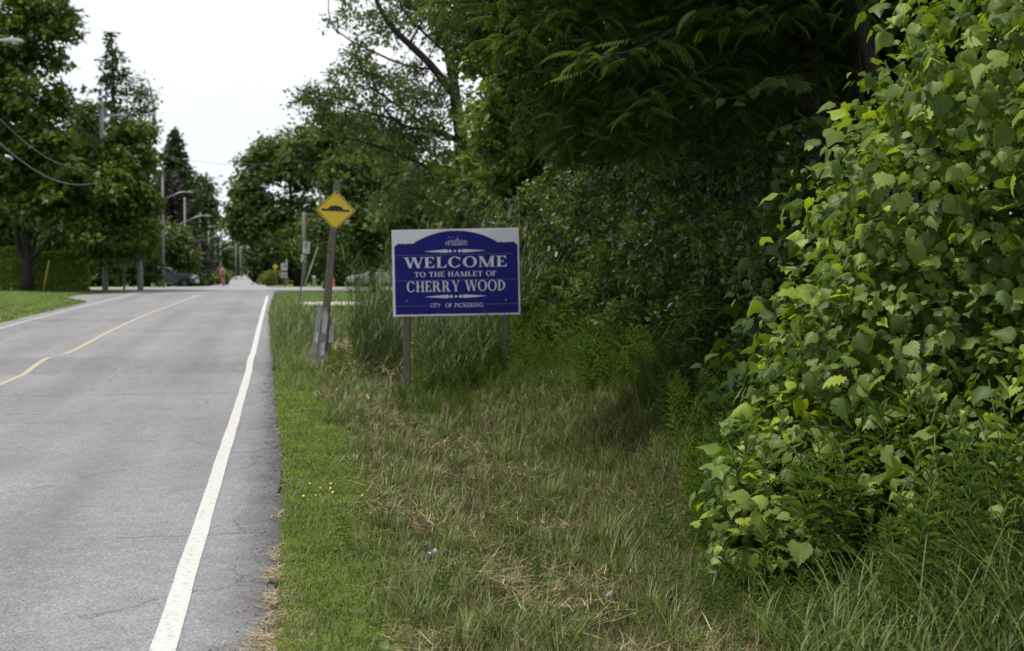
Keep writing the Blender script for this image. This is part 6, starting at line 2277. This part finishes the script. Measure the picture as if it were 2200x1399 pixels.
def lamp_pole(x, y, h, label, arm_z=None, arm_len=2.0, arm_rise=0.6, r=0.13, top_lamp=False, group="street lamps along the left side", mat='pale_wood', heavy=1.0):
    z0 = Hs(x, y)
    e_ = empty("lamp_pole", (x, y, z0), label, 'street lamp', group)
    local(MB().tube([(0, 0, -0.4), (0.02, 0, h * 0.5), (0, 0, h)], [r, r * 0.88, r * 0.72], 10).build("pole", M[mat], None, True), e_)

    def head(px_, pz, parent):
        hd_ = MB().add([], [])
        prof = [(-0.28, 0.0), (-0.20, 0.055), (0.10, 0.085), (0.34, 0.05), (0.42, 0.0), (0.34, -0.035), (-0.20, -0.035)]
        hd_.prism([(px_ + a * heavy, pz + b * heavy) for a, b in prof], -0.13 * heavy, 0.13 * heavy)
        o = local(hd_.build("luminaire", M['lamp_grey'], None, False, 0.02), parent)
        local(MB().lathe([(0.10 * heavy, 0), (0.09 * heavy, -0.03), (0.04, -0.05)], 12, Matrix.Translation((px_ + 0.12, 0, pz - 0.037 * heavy))).build("lens", M['lens'], None, True), o)
        local(MB().lathe([(0.04, 0.0), (0.04, 0.07), (0.02, 0.08)], 8, Matrix.Translation((px_ + 0.05, 0, pz + 0.07 * heavy))).build("photocell", M['lamp_grey'], None, True), o)
    if arm_z:
        q = bent([(0.05, 0, arm_z), (arm_len * 0.45, 0, arm_z + arm_rise * 0.62), (arm_len * 0.8, 0, arm_z + arm_rise), (arm_len + 0.1, 0, arm_z + arm_rise)], 10)
        local(MB().tube(q, 0.042 * heavy, 7).build("lamp_arm", M['lamp_grey'], None, True), e_)
        head(arm_len + 0.25, arm_z + arm_rise, e_)
    if top_lamp:
        head(-0.1, h + 0.05, e_)
    local(MB().box((0, 0, h - 0.35), (0.09, 1.3, 0.10)).build("crossarm", M['grey_wood'], None, False, 0.005), e_)
    for yy_ in (-0.55, 0.55):
        local(MB().lathe([(0.03, 0), (0.05, 0.04), (0.03, 0.08), (0.045, 0.11), (0.01, 0.14)], 8, Matrix.Translation((0, yy_, h - 0.30))).build("insulator", M['lamp_grey'], None, True), e_)
    return e_


lp = W(12, 88, 40.5)
lamp_pole(-9.6, lp.y, 10.6, "street lamp head on a curved arm at the upper left corner", arm_z=lp.z - Hs(-9.6, lp.y) - 0.75, arm_len=1.85, arm_rise=0.75, group=None, heavy=0.95)
pp = W(226, 625, 77.5)
e_ = lamp_pole(pp.x, pp.y, 10.4, "tall wooden lamp pole rising through the maples", arm_z=9.4, arm_len=0.75, arm_rise=0.18, r=0.16, group=None)
tilt = W(218, 205, 77.5)
e_.rotation_euler = (0, -0.012, 0)
o = local(MB().box((0.18, -0.18, 2.0), (0.30, 0.01, 0.30)).build("orange_marker", plain("orange_sign", (0.62, 0.30, 0.02), 0.5), None, False), e_)
for k, (px_, d, h, az_, top_l, lab) in enumerate(((351, 119, 10.0, 7.3, True, "nearest tall street lamp in the row, with a lamp on its top"), (398, 146, 9.2, 6.7, False, "second street lamp pole in the receding row"), (431, 174, 9.0, 6.7, False, "third street lamp pole in the receding row"),
                                                (449, 196, 8.8, 6.4, False, "fourth street lamp pole in the receding row"), (463, 225, 8.6, 6.2, False, "fifth street lamp pole in the receding row"), (474, 262, 8.4, 6.0, False, "smallest far street lamp pole near the runner's head"))):
    q = W(px_, 600, d)
    lamp_pole(q.x, q.y, h, lab, az_, 1.9, 0.65, 0.13, top_l)
for px_, d, h in ((507, 300, 8.5), (517, 340, 9)):
    q = W(px_, 600, d)
    e_ = empty("utility_pole", (q.x, q.y, Hs(q.x, q.y)), "thin far utility pole above the end of the road", 'utility pole', "far poles at the end of the road")
    local(MB().tube([(0, 0, -0.3), (0, 0, h)], [0.16, 0.11], 8).build("pole", M['pale_wood'], None, True), e_)
    local(MB().box((0, 0, h - 0.5), (1.4, 0.1, 0.12)).build("crossarm", M['grey_wood'], None, False), e_)
q = W(654, 600, 101)
e_ = empty("utility_pole", (q.x, q.y, Hs(q.x, q.y)), "dark wooden utility pole behind the leaning parking sign", 'utility pole')
local(MB().tube([(0, 0, -0.3), (0, 0, 3), (-0.02, 0, 5.3)], [0.15, 0.14, 0.13], 10).build("pole", M['grey_wood'], None, True), e_)
local(MB().box((0, 0, 4.9), (0.7, 0.09, 0.11)).build("crossarm", M['grey_wood'], None, False), e_)
local(MB().box((0.0, -0.17, 1.9), (0.18, 0.06, 0.26)).build("meter_box", M['lamp_grey'], None, False, 0.01), e_)
q0, q1 = W(683, 530, 96), W(652, 622, 93)
tag(MB().tube([q0, q0.lerp(q1, 0.5), q1], 0.028, 6).build("guy_wire", M['post_metal'], None, True), "grey slanted guy wire guard right of the parking sign", 'guy wire')
g0, g1 = W(93, 623, 75), W(106, 560, 75)
tag(MB().tube([g0 + Vector((0, 0, -0.1)), g0.lerp(g1, 0.5), g1], 0.04, 7).build("guy_guard", plain("yellow_plastic", (0.40, 0.27, 0.04), 0.6), None, True), "slanted yellow plastic guy-wire guard on the lawn", 'guy wire')


def cable(a, b, sag, r, label, n_=24):
    a, b = Vector(a), Vector(b)
    pts = [a.lerp(b, i / n_) - Vector((0, 0, sag * math.sin(PI * i / n_))) for i in range(n_ + 1)]
    return tag(MB().tube(pts, r, 5).build("overhead_cable", M['cable'], None, True), label, 'cable')


cable((-9.6, lp.y, 8.2), (pp.x, pp.y, 7.6), 1.25, 0.015, "upper thin overhead cable in front of the tall maple")
cable((-9.6, lp.y, 7.3), (pp.x, pp.y, 6.9), 1.25, 0.022, "lower thick overhead cable in front of the tall maple")
jl = W(21, 338, 49)
tag(MB().tube([jl + Vector((-0.16, 0, 0.05)), jl, jl + Vector((0.10, 0, -0.08))], 0.05, 7).build("cable_splice", M['lamp_grey'], None, True), "small pale splice on the lower overhead cable", 'cable splice')
c0, c1 = W(351, 335, 119), W(640, 345, 115)
cable(c0, c1, 0.5, 0.012, "hair-thin cable crossing the open sky above the road")

# ---------------------------------------------------------------- roadside bits beyond the crossing
M['cone'] = plain("orange_cone", (0.62, 0.17, 0.03), 0.5, 0, 0.08, 6)
cp = ground_at(716, 619.5)
cp = W(716, 619, 98)
cp.z = Hs(cp.x, cp.y)
e_ = empty("traffic_cone", cp, "orange traffic cone beside the parked silver car", 'cone')
local(MB().lathe([(0.125, 0.03), (0.115, 0.08), (0.085, 0.32), (0.05, 0.6), (0.032, 0.72), (0.025, 0.73)], 16).build("cone_body", M['cone'], None, True), e_)
local(MB().box((0, 0, 0.018), (0.34, 0.34, 0.036)).build("base", M['cone'], None, False, 0.01), e_)
local(MB().lathe([(0.101, 0.28), (0.088, 0.42), (0.082, 0.42)], 16).build("collar", M['cone'], None, True), e_)
up_ = W(675, 617, 103)
up_.z = Hs(up_.x, up_.y)
e_ = empty("utility_pedestal", up_, "short grey-green utility pedestal on the far verge", 'utility box')
local(MB().box((0, 0, 0.33), (0.25, 0.25, 0.66)).build("housing", plain("grey_green_plastic", (0.24, 0.28, 0.26), 0.6), None, False, 0.02), e_)
local(MB().lathe([(0.13, 0.64), (0.15, 0.66), (0.15, 0.72), (0.10, 0.77), (0.02, 0.79)], 12).build("cap", plain("grey_green_cap", (0.30, 0.33, 0.32), 0.6), None, True), e_)

# ---------------------------------------------------------------- vehicles
M['tyre'] = plain("tyre_rubber", (0.015, 0.015, 0.016), 0.8, 0, 0.2, 6)
M['rim'] = plain("alloy_rim", (0.30, 0.30, 0.32), 0.35, 0.8, 0.1, 6)
M['glass'] = plain("dark_glass", (0.02, 0.024, 0.028), 0.06, 0, 0.05, 3, 0.7)
M['chrome'] = plain("chrome", (0.55, 0.56, 0.58), 0.2, 0.9, 0.05, 4)
M['trim'] = plain("black_trim", (0.02, 0.02, 0.021), 0.5, 0, 0.1, 6)
M['headlamp'] = plain("headlamp_glass", (0.60, 0.62, 0.66), 0.12, 0, 0.05, 5, 0.8)


def arch(cx_, r, z0, n_=8):
    return [(cx_ + r * math.cos(PI - PI * i / n_), max(z0, z0 + 0.0) + r * math.sin(PI * i / n_) * 0.95) for i in range(n_ + 1)]


def vehicle(name, label, loc, rz, paint, body, cabin, windows, wheels, wr, width, extra):
    e_ = empty(name, loc, label, 'car' if name == 'parked_car' else 'pickup truck', None, rz)
    w = width / 2
    local(MB().prism(body, -w, w).build("body", paint, None, False, 0.05), e_)
    # greenhouse tapers inwards
    m = MB()
    n_ = len(cabin)
    zlo, zhi = min(z for _, z in cabin), max(z for _, z in cabin)
    v = []
    for sg in (-1, 1):
        for x, z in cabin:
            v.append((x, sg * (w - 0.03 - 0.20 * (z - zlo) / (zhi - zlo)), z))
    f = [tuple(range(n_)), tuple(range(2 * n_ - 1, n_ - 1, -1))] + [(i, i + n_, (i + 1) % n_ + n_, (i + 1) % n_) for i in range(n_)]
    local(m.add(v, f).build("cabin", paint, None, False, 0.04), e_)
    for poly in windows:
        for sg in (-1, 1):
            v = [(x, sg * (w - 0.03 - 0.20 * (z - zlo) / (zhi - zlo) + 0.008), z) for x, z in poly]
            v2 = [(x, y - sg * 0.03, z) for x, y, z in v]
            k = len(poly)
            fs = [tuple(range(k)), tuple(range(2 * k - 1, k - 1, -1))] + [(i, (i + 1) % k, (i + 1) % k + k, i + k) for i in range(k)]
            local(MB().add(v + v2, fs).build("window", M['glass'], None, False), e_)
    for cx_ in wheels:
        for sg in (-1, 1):
            mt = Matrix.Translation((cx_, sg * (w - 0.13), wr)) @ Matrix.Rotation(-sg * PI / 2, 4, 'X')
            wh = local(MB().lathe([(wr * 0.62, -0.11), (wr * 0.93, -0.12), (wr, -0.07), (wr, 0.08), (wr * 0.93, 0.125), (wr * 0.64, 0.12)], 24, mt).build("wheel", M['tyre'], None, True), e_)
            local(MB().lathe([(wr * 0.63, 0.09), (wr * 0.60, 0.122), (wr * 0.5, 0.10), (wr * 0.2, 0.112), (wr * 0.12, 0.13), (0.01, 0.132)], 20, mt).build("rim", M['rim'], None, True), wh)
            for s_ in range(5):
                a = 2 * PI * s_ / 5
                mm_ = mt @ Matrix.Rotation(a, 4, 'Z')
                local(MB().box((wr * 0.36, 0, 0.118), (wr * 0.42, wr * 0.14, 0.02), mm_).build("spoke", M['rim'], None, False), wh)
    extra(e_, w)
    return e_


M['truck_paint'] = plain("slate_metallic", (0.13, 0.135, 0.165), 0.22, 0.4, 0.04, 3, 0.6)
tl = W(367, 617, 126)
tz = Hs(tl.x, tl.y)
wr_ = 0.41
body = [(-2.95, 0.55), (-2.45, 0.50)] + [(-1.95 + 0.50 * math.cos(PI - PI * i / 8), 0.46 + 0.50 * math.sin(PI * i / 8)) for i in range(9)] + [(-1.3, 0.48), (1.2, 0.48)] + \
       [(1.82 + 0.50 * math.cos(PI - PI * i / 8), 0.46 + 0.50 * math.sin(PI * i / 8)) for i in range(9)] + [(2.45, 0.46), (2.72, 0.50), (2.76, 0.72), (2.72, 1.02), (2.62, 1.14), (2.2, 1.22), (1.35, 1.28), (1.1, 1.30), (-0.9, 1.30), (-2.9, 1.30), (-2.95, 1.2)]


def truck_bits(e_, w):
    for sg in (-1, 1):
        hl = local(MB().prism([(2.38, 0.86), (2.70, 0.84), (2.73, 1.02), (2.62, 1.10), (2.40, 1.04)], sg * (w - 0.30), sg * (w + 0.006)).build("headlight", M['headlamp'], None, False, 0.02), e_)
        mr = local(MB().box((0.88, sg * (w + 0.13), 1.42), (0.12, 0.20, 0.22)).build("mirror", M['trim'], None, False, 0.03), e_)
        local(MB().tube([(0.92, sg * (w - 0.04), 1.34), (0.90, sg * (w + 0.08), 1.37)], 0.03, 6).build("mirror_arm", M['trim'], None, True), mr)
        dr_ = local(MB().prism([(-0.28, 0.56), (0.98, 0.56), (1.02, 1.28), (-0.28, 1.28)], sg * (w + 0.001), sg * (w + 0.012)).build("door", M['truck_paint'], None, False, 0.004), e_)
        local(MB().box((-0.12, sg * (w + 0.03), 1.12), (0.18, 0.03, 0.035)).build("handle", M['chrome'], None, False, 0.008), dr_)
        local(MB().box((-0.3, sg * (w + 0.02), 0.44), (2.2, 0.10, 0.06)).build("running_board", M['chrome'], None, False, 0.01), e_)
        local(MB().prism([(1.28, 0.5)] + [(1.82 + 0.56 * math.cos(PI - PI * i / 10), 0.46 + 0.56 * math.sin(PI * i / 10)) for i in range(11)] + [(2.32, 0.46)] + [(1.82 + 0.50 * math.cos(PI * i / 10), 0.46 + 0.50 * math.sin(PI * i / 10)) for i in range(11)], sg * (w + 0.002), sg * (w + 0.035)).build("wheel_arch", M['truck_paint'], None, False), e_)
    local(MB().box((2.74, 0, 0.92), (0.06, 1.2, 0.34)).build("grille", M['trim'], None, False, 0.02), e_)
    local(MB().box((2.72, 0, 0.58), (0.24, 2 * w - 0.1, 0.22)).build("bumper", M['chrome'], None, False, 0.05), e_)
    local(MB().prism([(0.32, 1.80), (1.08, 1.31), (1.11, 1.33), (0.35, 1.83)], -w + 0.22, w - 0.22).build("windshield", M['glass'], None, False), e_)
    local(MB().prism([(1.3, 1.285), (2.3, 1.215), (2.55, 1.16), (2.3, 1.24), (1.3, 1.325)], -0.55, 0.55).build("hood_bulge", M['truck_paint'], None, False, 0.01), e_)


vehicle("pickup_truck", "slate grey pickup truck nosing out from behind the shrubs", (tl.x - 0.45, tl.y, tz), rad(-6), M['truck_paint'], body, [(-0.95, 1.27), (-0.9, 1.80), (-0.75, 1.88), (0.25, 1.88), (0.42, 1.80), (1.12, 1.27)],
        [[(-0.82, 1.36), (-0.80, 1.76), (-0.30, 1.78), (-0.30, 1.36)], [(-0.22, 1.36), (-0.22, 1.78), (0.28, 1.77), (0.86, 1.36)]], (-1.95, 1.82), wr_, 2.0, truck_bits)

M['car_paint'] = plain("silver_metallic", (0.34, 0.36, 0.40), 0.28, 0.4, 0.04, 3, 0.6)


def car_bits(e_, w):
    for sg in (-1, 1):
        local(MB().prism([(1.75, 0.55), (2.16, 0.53), (2.10, 0.68), (1.78, 0.70)], sg * (w - 0.22), sg * (w + 0.005)).build("headlight", M['headlamp'], None, False, 0.02), e_)
        local(MB().box((0.62, sg * (w + 0.07), 0.95), (0.12, 0.16, 0.11)).build("mirror", M['car_paint'], None, False, 0.03), e_)
        dr_ = local(MB().prism([(-0.25, 0.35), (0.80, 0.35), (0.85, 0.88), (-0.25, 0.90)], sg * (w + 0.001), sg * (w + 0.010)).build("door", M['car_paint'], None, False, 0.004), e_)
        local(MB().box((-0.10, sg * (w + 0.02), 0.80), (0.16, 0.025, 0.03)).build("handle", M['car_paint'], None, False, 0.008), dr_)
    local(MB().prism([(0.10, 1.38), (0.95, 0.92), (0.98, 0.94), (0.13, 1.41)], -w + 0.24, w - 0.24).build("windshield", M['glass'], None, False), e_)
    local(MB().box((2.16, 0, 0.42), (0.10, 1.0, 0.14)).build("grille", M['trim'], None, False, 0.02), e_)


cb = [(-2.2, 0.42), (-1.75, 0.30)] + [(-1.35 + 0.36 * math.cos(PI - PI * i / 8), 0.28 + 0.36 * math.sin(PI * i / 8)) for i in range(9)] + [(-0.9, 0.24), (0.95, 0.24)] + [(1.38 + 0.36 * math.cos(PI - PI * i / 8), 0.28 + 0.36 * math.sin(PI * i / 8)) for i in range(9)] + \
     [(1.9, 0.26), (2.18, 0.34), (2.2, 0.55), (2.05, 0.70), (1.0, 0.90), (-1.5, 0.95), (-2.1, 0.92), (-2.22, 0.70)]
cl = W(812, 617, 100)
vehicle("parked_car", "silver car parked behind the reeds near the orange cone", (cl.x, cl.y, Hs(cl.x, cl.y) + 0.02), rad(180), M['car_paint'], cb, [(-1.6, 0.90), (-0.95, 1.36), (-0.7, 1.43), (0.0, 1.43), (0.15, 1.40), (1.0, 0.88)],
        [[(-1.30, 0.98), (-0.85, 1.32), (-0.40, 1.36), (-0.40, 0.98)], [(-0.32, 0.98), (-0.32, 1.36), (0.02, 1.34), (0.70, 0.98)]], (-1.35, 1.38), 0.32, 1.78, car_bits)

# ---------------------------------------------------------------- the runner
M['skin'] = plain("skin", (0.50, 0.32, 0.24), 0.55, 0, 0.06, 6)
M['hair'] = plain("brown_hair", (0.06, 0.035, 0.022), 0.6, 0, 0.2, 20)
M['top_cloth'] = plain("patterned_vest", (0.12, 0.10, 0.14), 0.8, 0, 0.85, 9)
M['shorts_cloth'] = plain("red_shorts", (0.42, 0.045, 0.018), 0.8, 0, 0.15, 6)
M['shoe'] = plain("lilac_shoe", (0.36, 0.30, 0.72), 0.6, 0, 0.1, 6)
M['belt'] = plain("black_belt", (0.02, 0.02, 0.025), 0.7, 0, 0.1, 6)
rp = W(479, 616, 116)
rp.z = float(R(rp.y)) + 0.006 + 0.02
run = empty("person", rp, "runner in patterned vest, red shorts and lilac shoes on the far road", 'person', None, 0.06)
J = {'pelvis': (0, 0, 0.90, .125, .10), 'waist': (0, 0, 1.06, .115, .09), 'chest': (0, -0.02, 1.24, .135, .10), 'neckb': (0, 0, 1.38, .085, .07), 'neck': (0, -0.01, 1.44, .05, .05), 'head': (0, -0.02, 1.54, .078, .09), 'crown': (0, -0.01, 1.63, .06, .07),
     'shl': (.17, 0, 1.36, .055, .055), 'ell': (.23, .06, 1.12, .04, .04), 'wrl': (.10, -.17, 1.10, .03, .028), 'hal': (.045, -.22, 1.13, .032, .025),
     'shr': (-.17, 0, 1.36, .055, .055), 'elr': (-.24, .03, 1.10, .04, .04), 'wrr': (-.11, -.18, 1.03, .03, .028), 'har': (-.05, -.22, 1.05, .032, .025),
     'hpl': (.09, 0, .84, .085, .085), 'knl': (.085, -.10, .47, .056, .058), 'cal': (.085, -.03, .30, .052, .056), 'anl': (.08, .04, .09, .036, .036), 'tol': (.09, -.09, .035, .038, .028),
     'hpr': (-.09, 0, .84, .085, .085), 'knr': (-.08, -.03, .47, .056, .058), 'car': (-.078, .05, .31, .052, .056), 'anr': (-.075, .10, .13, .036, .036), 'tor': (-.085, .0, .04, .038, .028)}
E = [('pelvis', 'waist'), ('waist', 'chest'), ('chest', 'neckb'), ('neckb', 'neck'), ('neck', 'head'), ('head', 'crown'), ('neckb', 'shl'), ('shl', 'ell'), ('ell', 'wrl'), ('wrl', 'hal'), ('neckb', 'shr'), ('shr', 'elr'), ('elr', 'wrr'), ('wrr', 'har'),
     ('pelvis', 'hpl'), ('hpl', 'knl'), ('knl', 'cal'), ('cal', 'anl'), ('anl', 'tol'), ('pelvis', 'hpr'), ('hpr', 'knr'), ('knr', 'car'), ('car', 'anr'), ('anr', 'tor')]
# five fingers on each hand, curled
for s_, hn in ((1, 'hal'), (-1, 'har')):
    hx, hy, hz = J[hn][:3]
    for k in range(4):
        n1_, n2_ = f"{hn}f{k}", f"{hn}g{k}"
        J[n1_] = (hx - s_ * (0.028 + 0.004 * (k % 2)), hy - 0.024, hz + 0.030 - 0.020 * k, .010, .010)
        J[n2_] = (hx - s_ * (0.040 - 0.004 * k), hy + 0.004, hz + 0.028 - 0.020 * k, .008, .008)
        E += [(hn, n1_), (n1_, n2_)]
    J[hn + 't'] = (hx - s_ * 0.01, hy - 0.035, hz + 0.048, .010, .010)
    E.append((hn, hn + 't'))
names = list(J)
me = bpy.data.meshes.new("body")
me.from_pydata([J[k][:3] for k in names], [(names.index(a), names.index(b)) for a, b in E], [])
me.materials.append(M['skin'])
bo = bpy.data.objects.new("body", me)
COL.objects.link(bo)
local(bo, run)
sk_ = bo.modifiers.new("skin", 'SKIN')
for i, k in enumerate(names):
    me.skin_vertices[0].data[i].radius = J[k][3:]
    me.skin_vertices[0].data[i].use_root = (k == 'pelvis')
bo.modifiers.new("sub", 'SUBSURF').levels = 2
bo.modifiers["sub"].render_levels = 2
sk_.use_smooth_shade = True


def rings_cloth(name, rows, mat, sides=18, cap=False):
    m_ = MB()
    for (cx_, cy_, z, rx, ry_) in rows:
        for k in range(sides):
            a = 2 * PI * k / sides
            m_.v.append((cx_ + rx * math.cos(a), cy_ + ry_ * math.sin(a), z))
    for i in range(len(rows) - 1):
        for k in range(sides):
            k2 = (k + 1) % sides
            m_.f.append((i * sides + k, i * sides + k2, (i + 1) * sides + k2, (i + 1) * sides + k))
    if cap:
        m_.f.append(tuple((len(rows) - 1) * sides + k for k in range(sides)))
    return local(m_.build(name, mat, None, True), run)


rings_cloth("vest", [(0, 0, .93, .150, .122), (0, 0, 1.06, .140, .112), (0, -.02, 1.18, .152, .122), (0, -.025, 1.27, .155, .125), (0, -.01, 1.33, .13, .10)], M['top_cloth'])
for sg in (-1, 1):
    local(MB().tube([(sg * .085, -.10, 1.28), (sg * .095, -.075, 1.36), (sg * .09, 0, 1.415), (sg * .085, .07, 1.36), (sg * .08, .09, 1.28)], 0.022, 8).build("vest_strap", M['top_cloth'], None, True), run)
rings_cloth("waist_belt", [(0, 0, .95, .155, .127), (0, 0, 1.0, .152, .122)], M['belt'])
rings_cloth("shorts", [(0, 0, .96, .152, .124), (0, 0, .88, .182, .132), (0, -.005, .80, .192, .135), (0, -.005, .775, .188, .13)], M['shorts_cloth'])
for sg, kx, ky_ in ((1, .09, -.035), (-1, -.088, -.015)):
    rings_cloth("shorts_leg", [(sg * .092, 0, .82, .104, .118), (kx, ky_ + .01, .74, .110, .118), (kx, ky_ + .005, .715, .110, .116)], M['shorts_cloth'])
for nm_, (ax_, ay_, az_), pitch in (("shoe", (.085, -.02, .05), 0.0), ("shoe", (-.08, .055, .075), 0.35)):
    prof = [(-.13, -.045), (.10, -.045), (.115, .0), (.10, .055), (.03, .06), (-.05, .015), (-.13, .0), (-.145, -.025)]
    o = MB().prism([(-x, z) for x, z in prof], -.045, .045, Matrix.Translation((ax_, ay_, az_)) @ Matrix.Rotation(PI / 2, 4, 'Z') @ Matrix.Rotation(-pitch, 4, 'Y')).build(nm_, M['shoe'], None, True, 0.012)
    local(o, run)
hm = MB()
hr_ = []
for i in range(7):
    t = i / 6
    zz = 1.50 + 0.165 * t
    rr = 0.098 * math.sqrt(max(0.02, 1 - (max(0, t - 0.45) / 0.58) ** 2))
    hr_.append((0, 0.022, zz, rr * 0.92, rr * 0.95))
rings_cloth("hair", hr_, M['hair'], 16, True)
local(MB().lathe([(0.01, -0.05), (0.045, -0.03), (0.05, 0.0), (0.035, 0.04), (0.005, 0.055)], 10, Matrix.Translation((0, 0.115, 1.60))).build("hair_bun", M['hair'], None, True), run)
for sg in (-1, 1):
    local(MB().lathe([(0.002, -0.009), (0.011, -0.005), (0.012, 0.004), (0.003, 0.009)], 8, Matrix.Translation((sg * 0.030, -0.106, 1.555))).build("eye", M['black'], None, True), run)
    local(MB().lathe([(0.004, -0.028), (0.016, -0.01), (0.018, 0.015), (0.006, 0.03)], 8, Matrix.Translation((sg * 0.080, -0.01, 1.545))).build("ear", M['skin'], None, True), run)
local(MB().add([(-.012, -.108, 1.518), (.012, -.108, 1.518), (0, -.108, 1.56), (0, -.130, 1.522)], [(0, 1, 3), (1, 2, 3), (2, 0, 3), (0, 2, 1)]).build("nose", M['skin'], None, True), run)
local(MB().box((0, -.104, 1.493), (.040, .012, .010)).build("mouth", plain("lips", (0.36, 0.11, 0.10), 0.5), None, False, 0.003), run)

# ---------------------------------------------------------------- litter in the grass
for px_, py_, lab, cols in ((930, 1196, "crushed white and blue drink can in the dead grass", (0.50, 0.51, 0.55)), (1308, 1288, "crumpled pale scrap of plastic in the dry grass", (0.36, 0.38, 0.40))):
    g_ = ground_at(px_, py_ + 4)
    e_ = empty("crushed_can" if px_ < 1000 else "plastic_scrap", g_, lab, 'can' if px_ < 1000 else 'litter', None, 0.5)
    m_ = MB()
    bmx = Matrix.Translation((0, 0, 0.055)) @ Matrix.Rotation(rad(78), 4, 'Y')
    m_.lathe([(0.018, -0.045), (0.027, -0.040), (0.024, -0.02), (0.030, 0.0), (0.022, 0.015), (0.028, 0.035), (0.018, 0.044)], 9, bmx)
    m_.v = [(x * 0.62, y * 0.5, 0.6 * z + 0.004 * math.sin(60 * x + 40 * y)) for x, y, z in m_.v]
    local(m_.build("shell", plain("pale_litter", cols, 0.35, 0.2, 0.1, 30), None, True), e_)
    if px_ < 1000:
        m_ = MB().lathe([(0.0255, -0.018), (0.0312, 0.0), (0.0305, 0.004)], 9, bmx)
        m_.v = [(x * 0.625, y * 0.52, 0.605 * z + 0.004 * math.sin(60 * x + 40 * y)) for x, y, z in m_.v]
        local(m_.build("blue_band", plain("blue_print", (0.03, 0.09, 0.45), 0.4), None, True), e_)
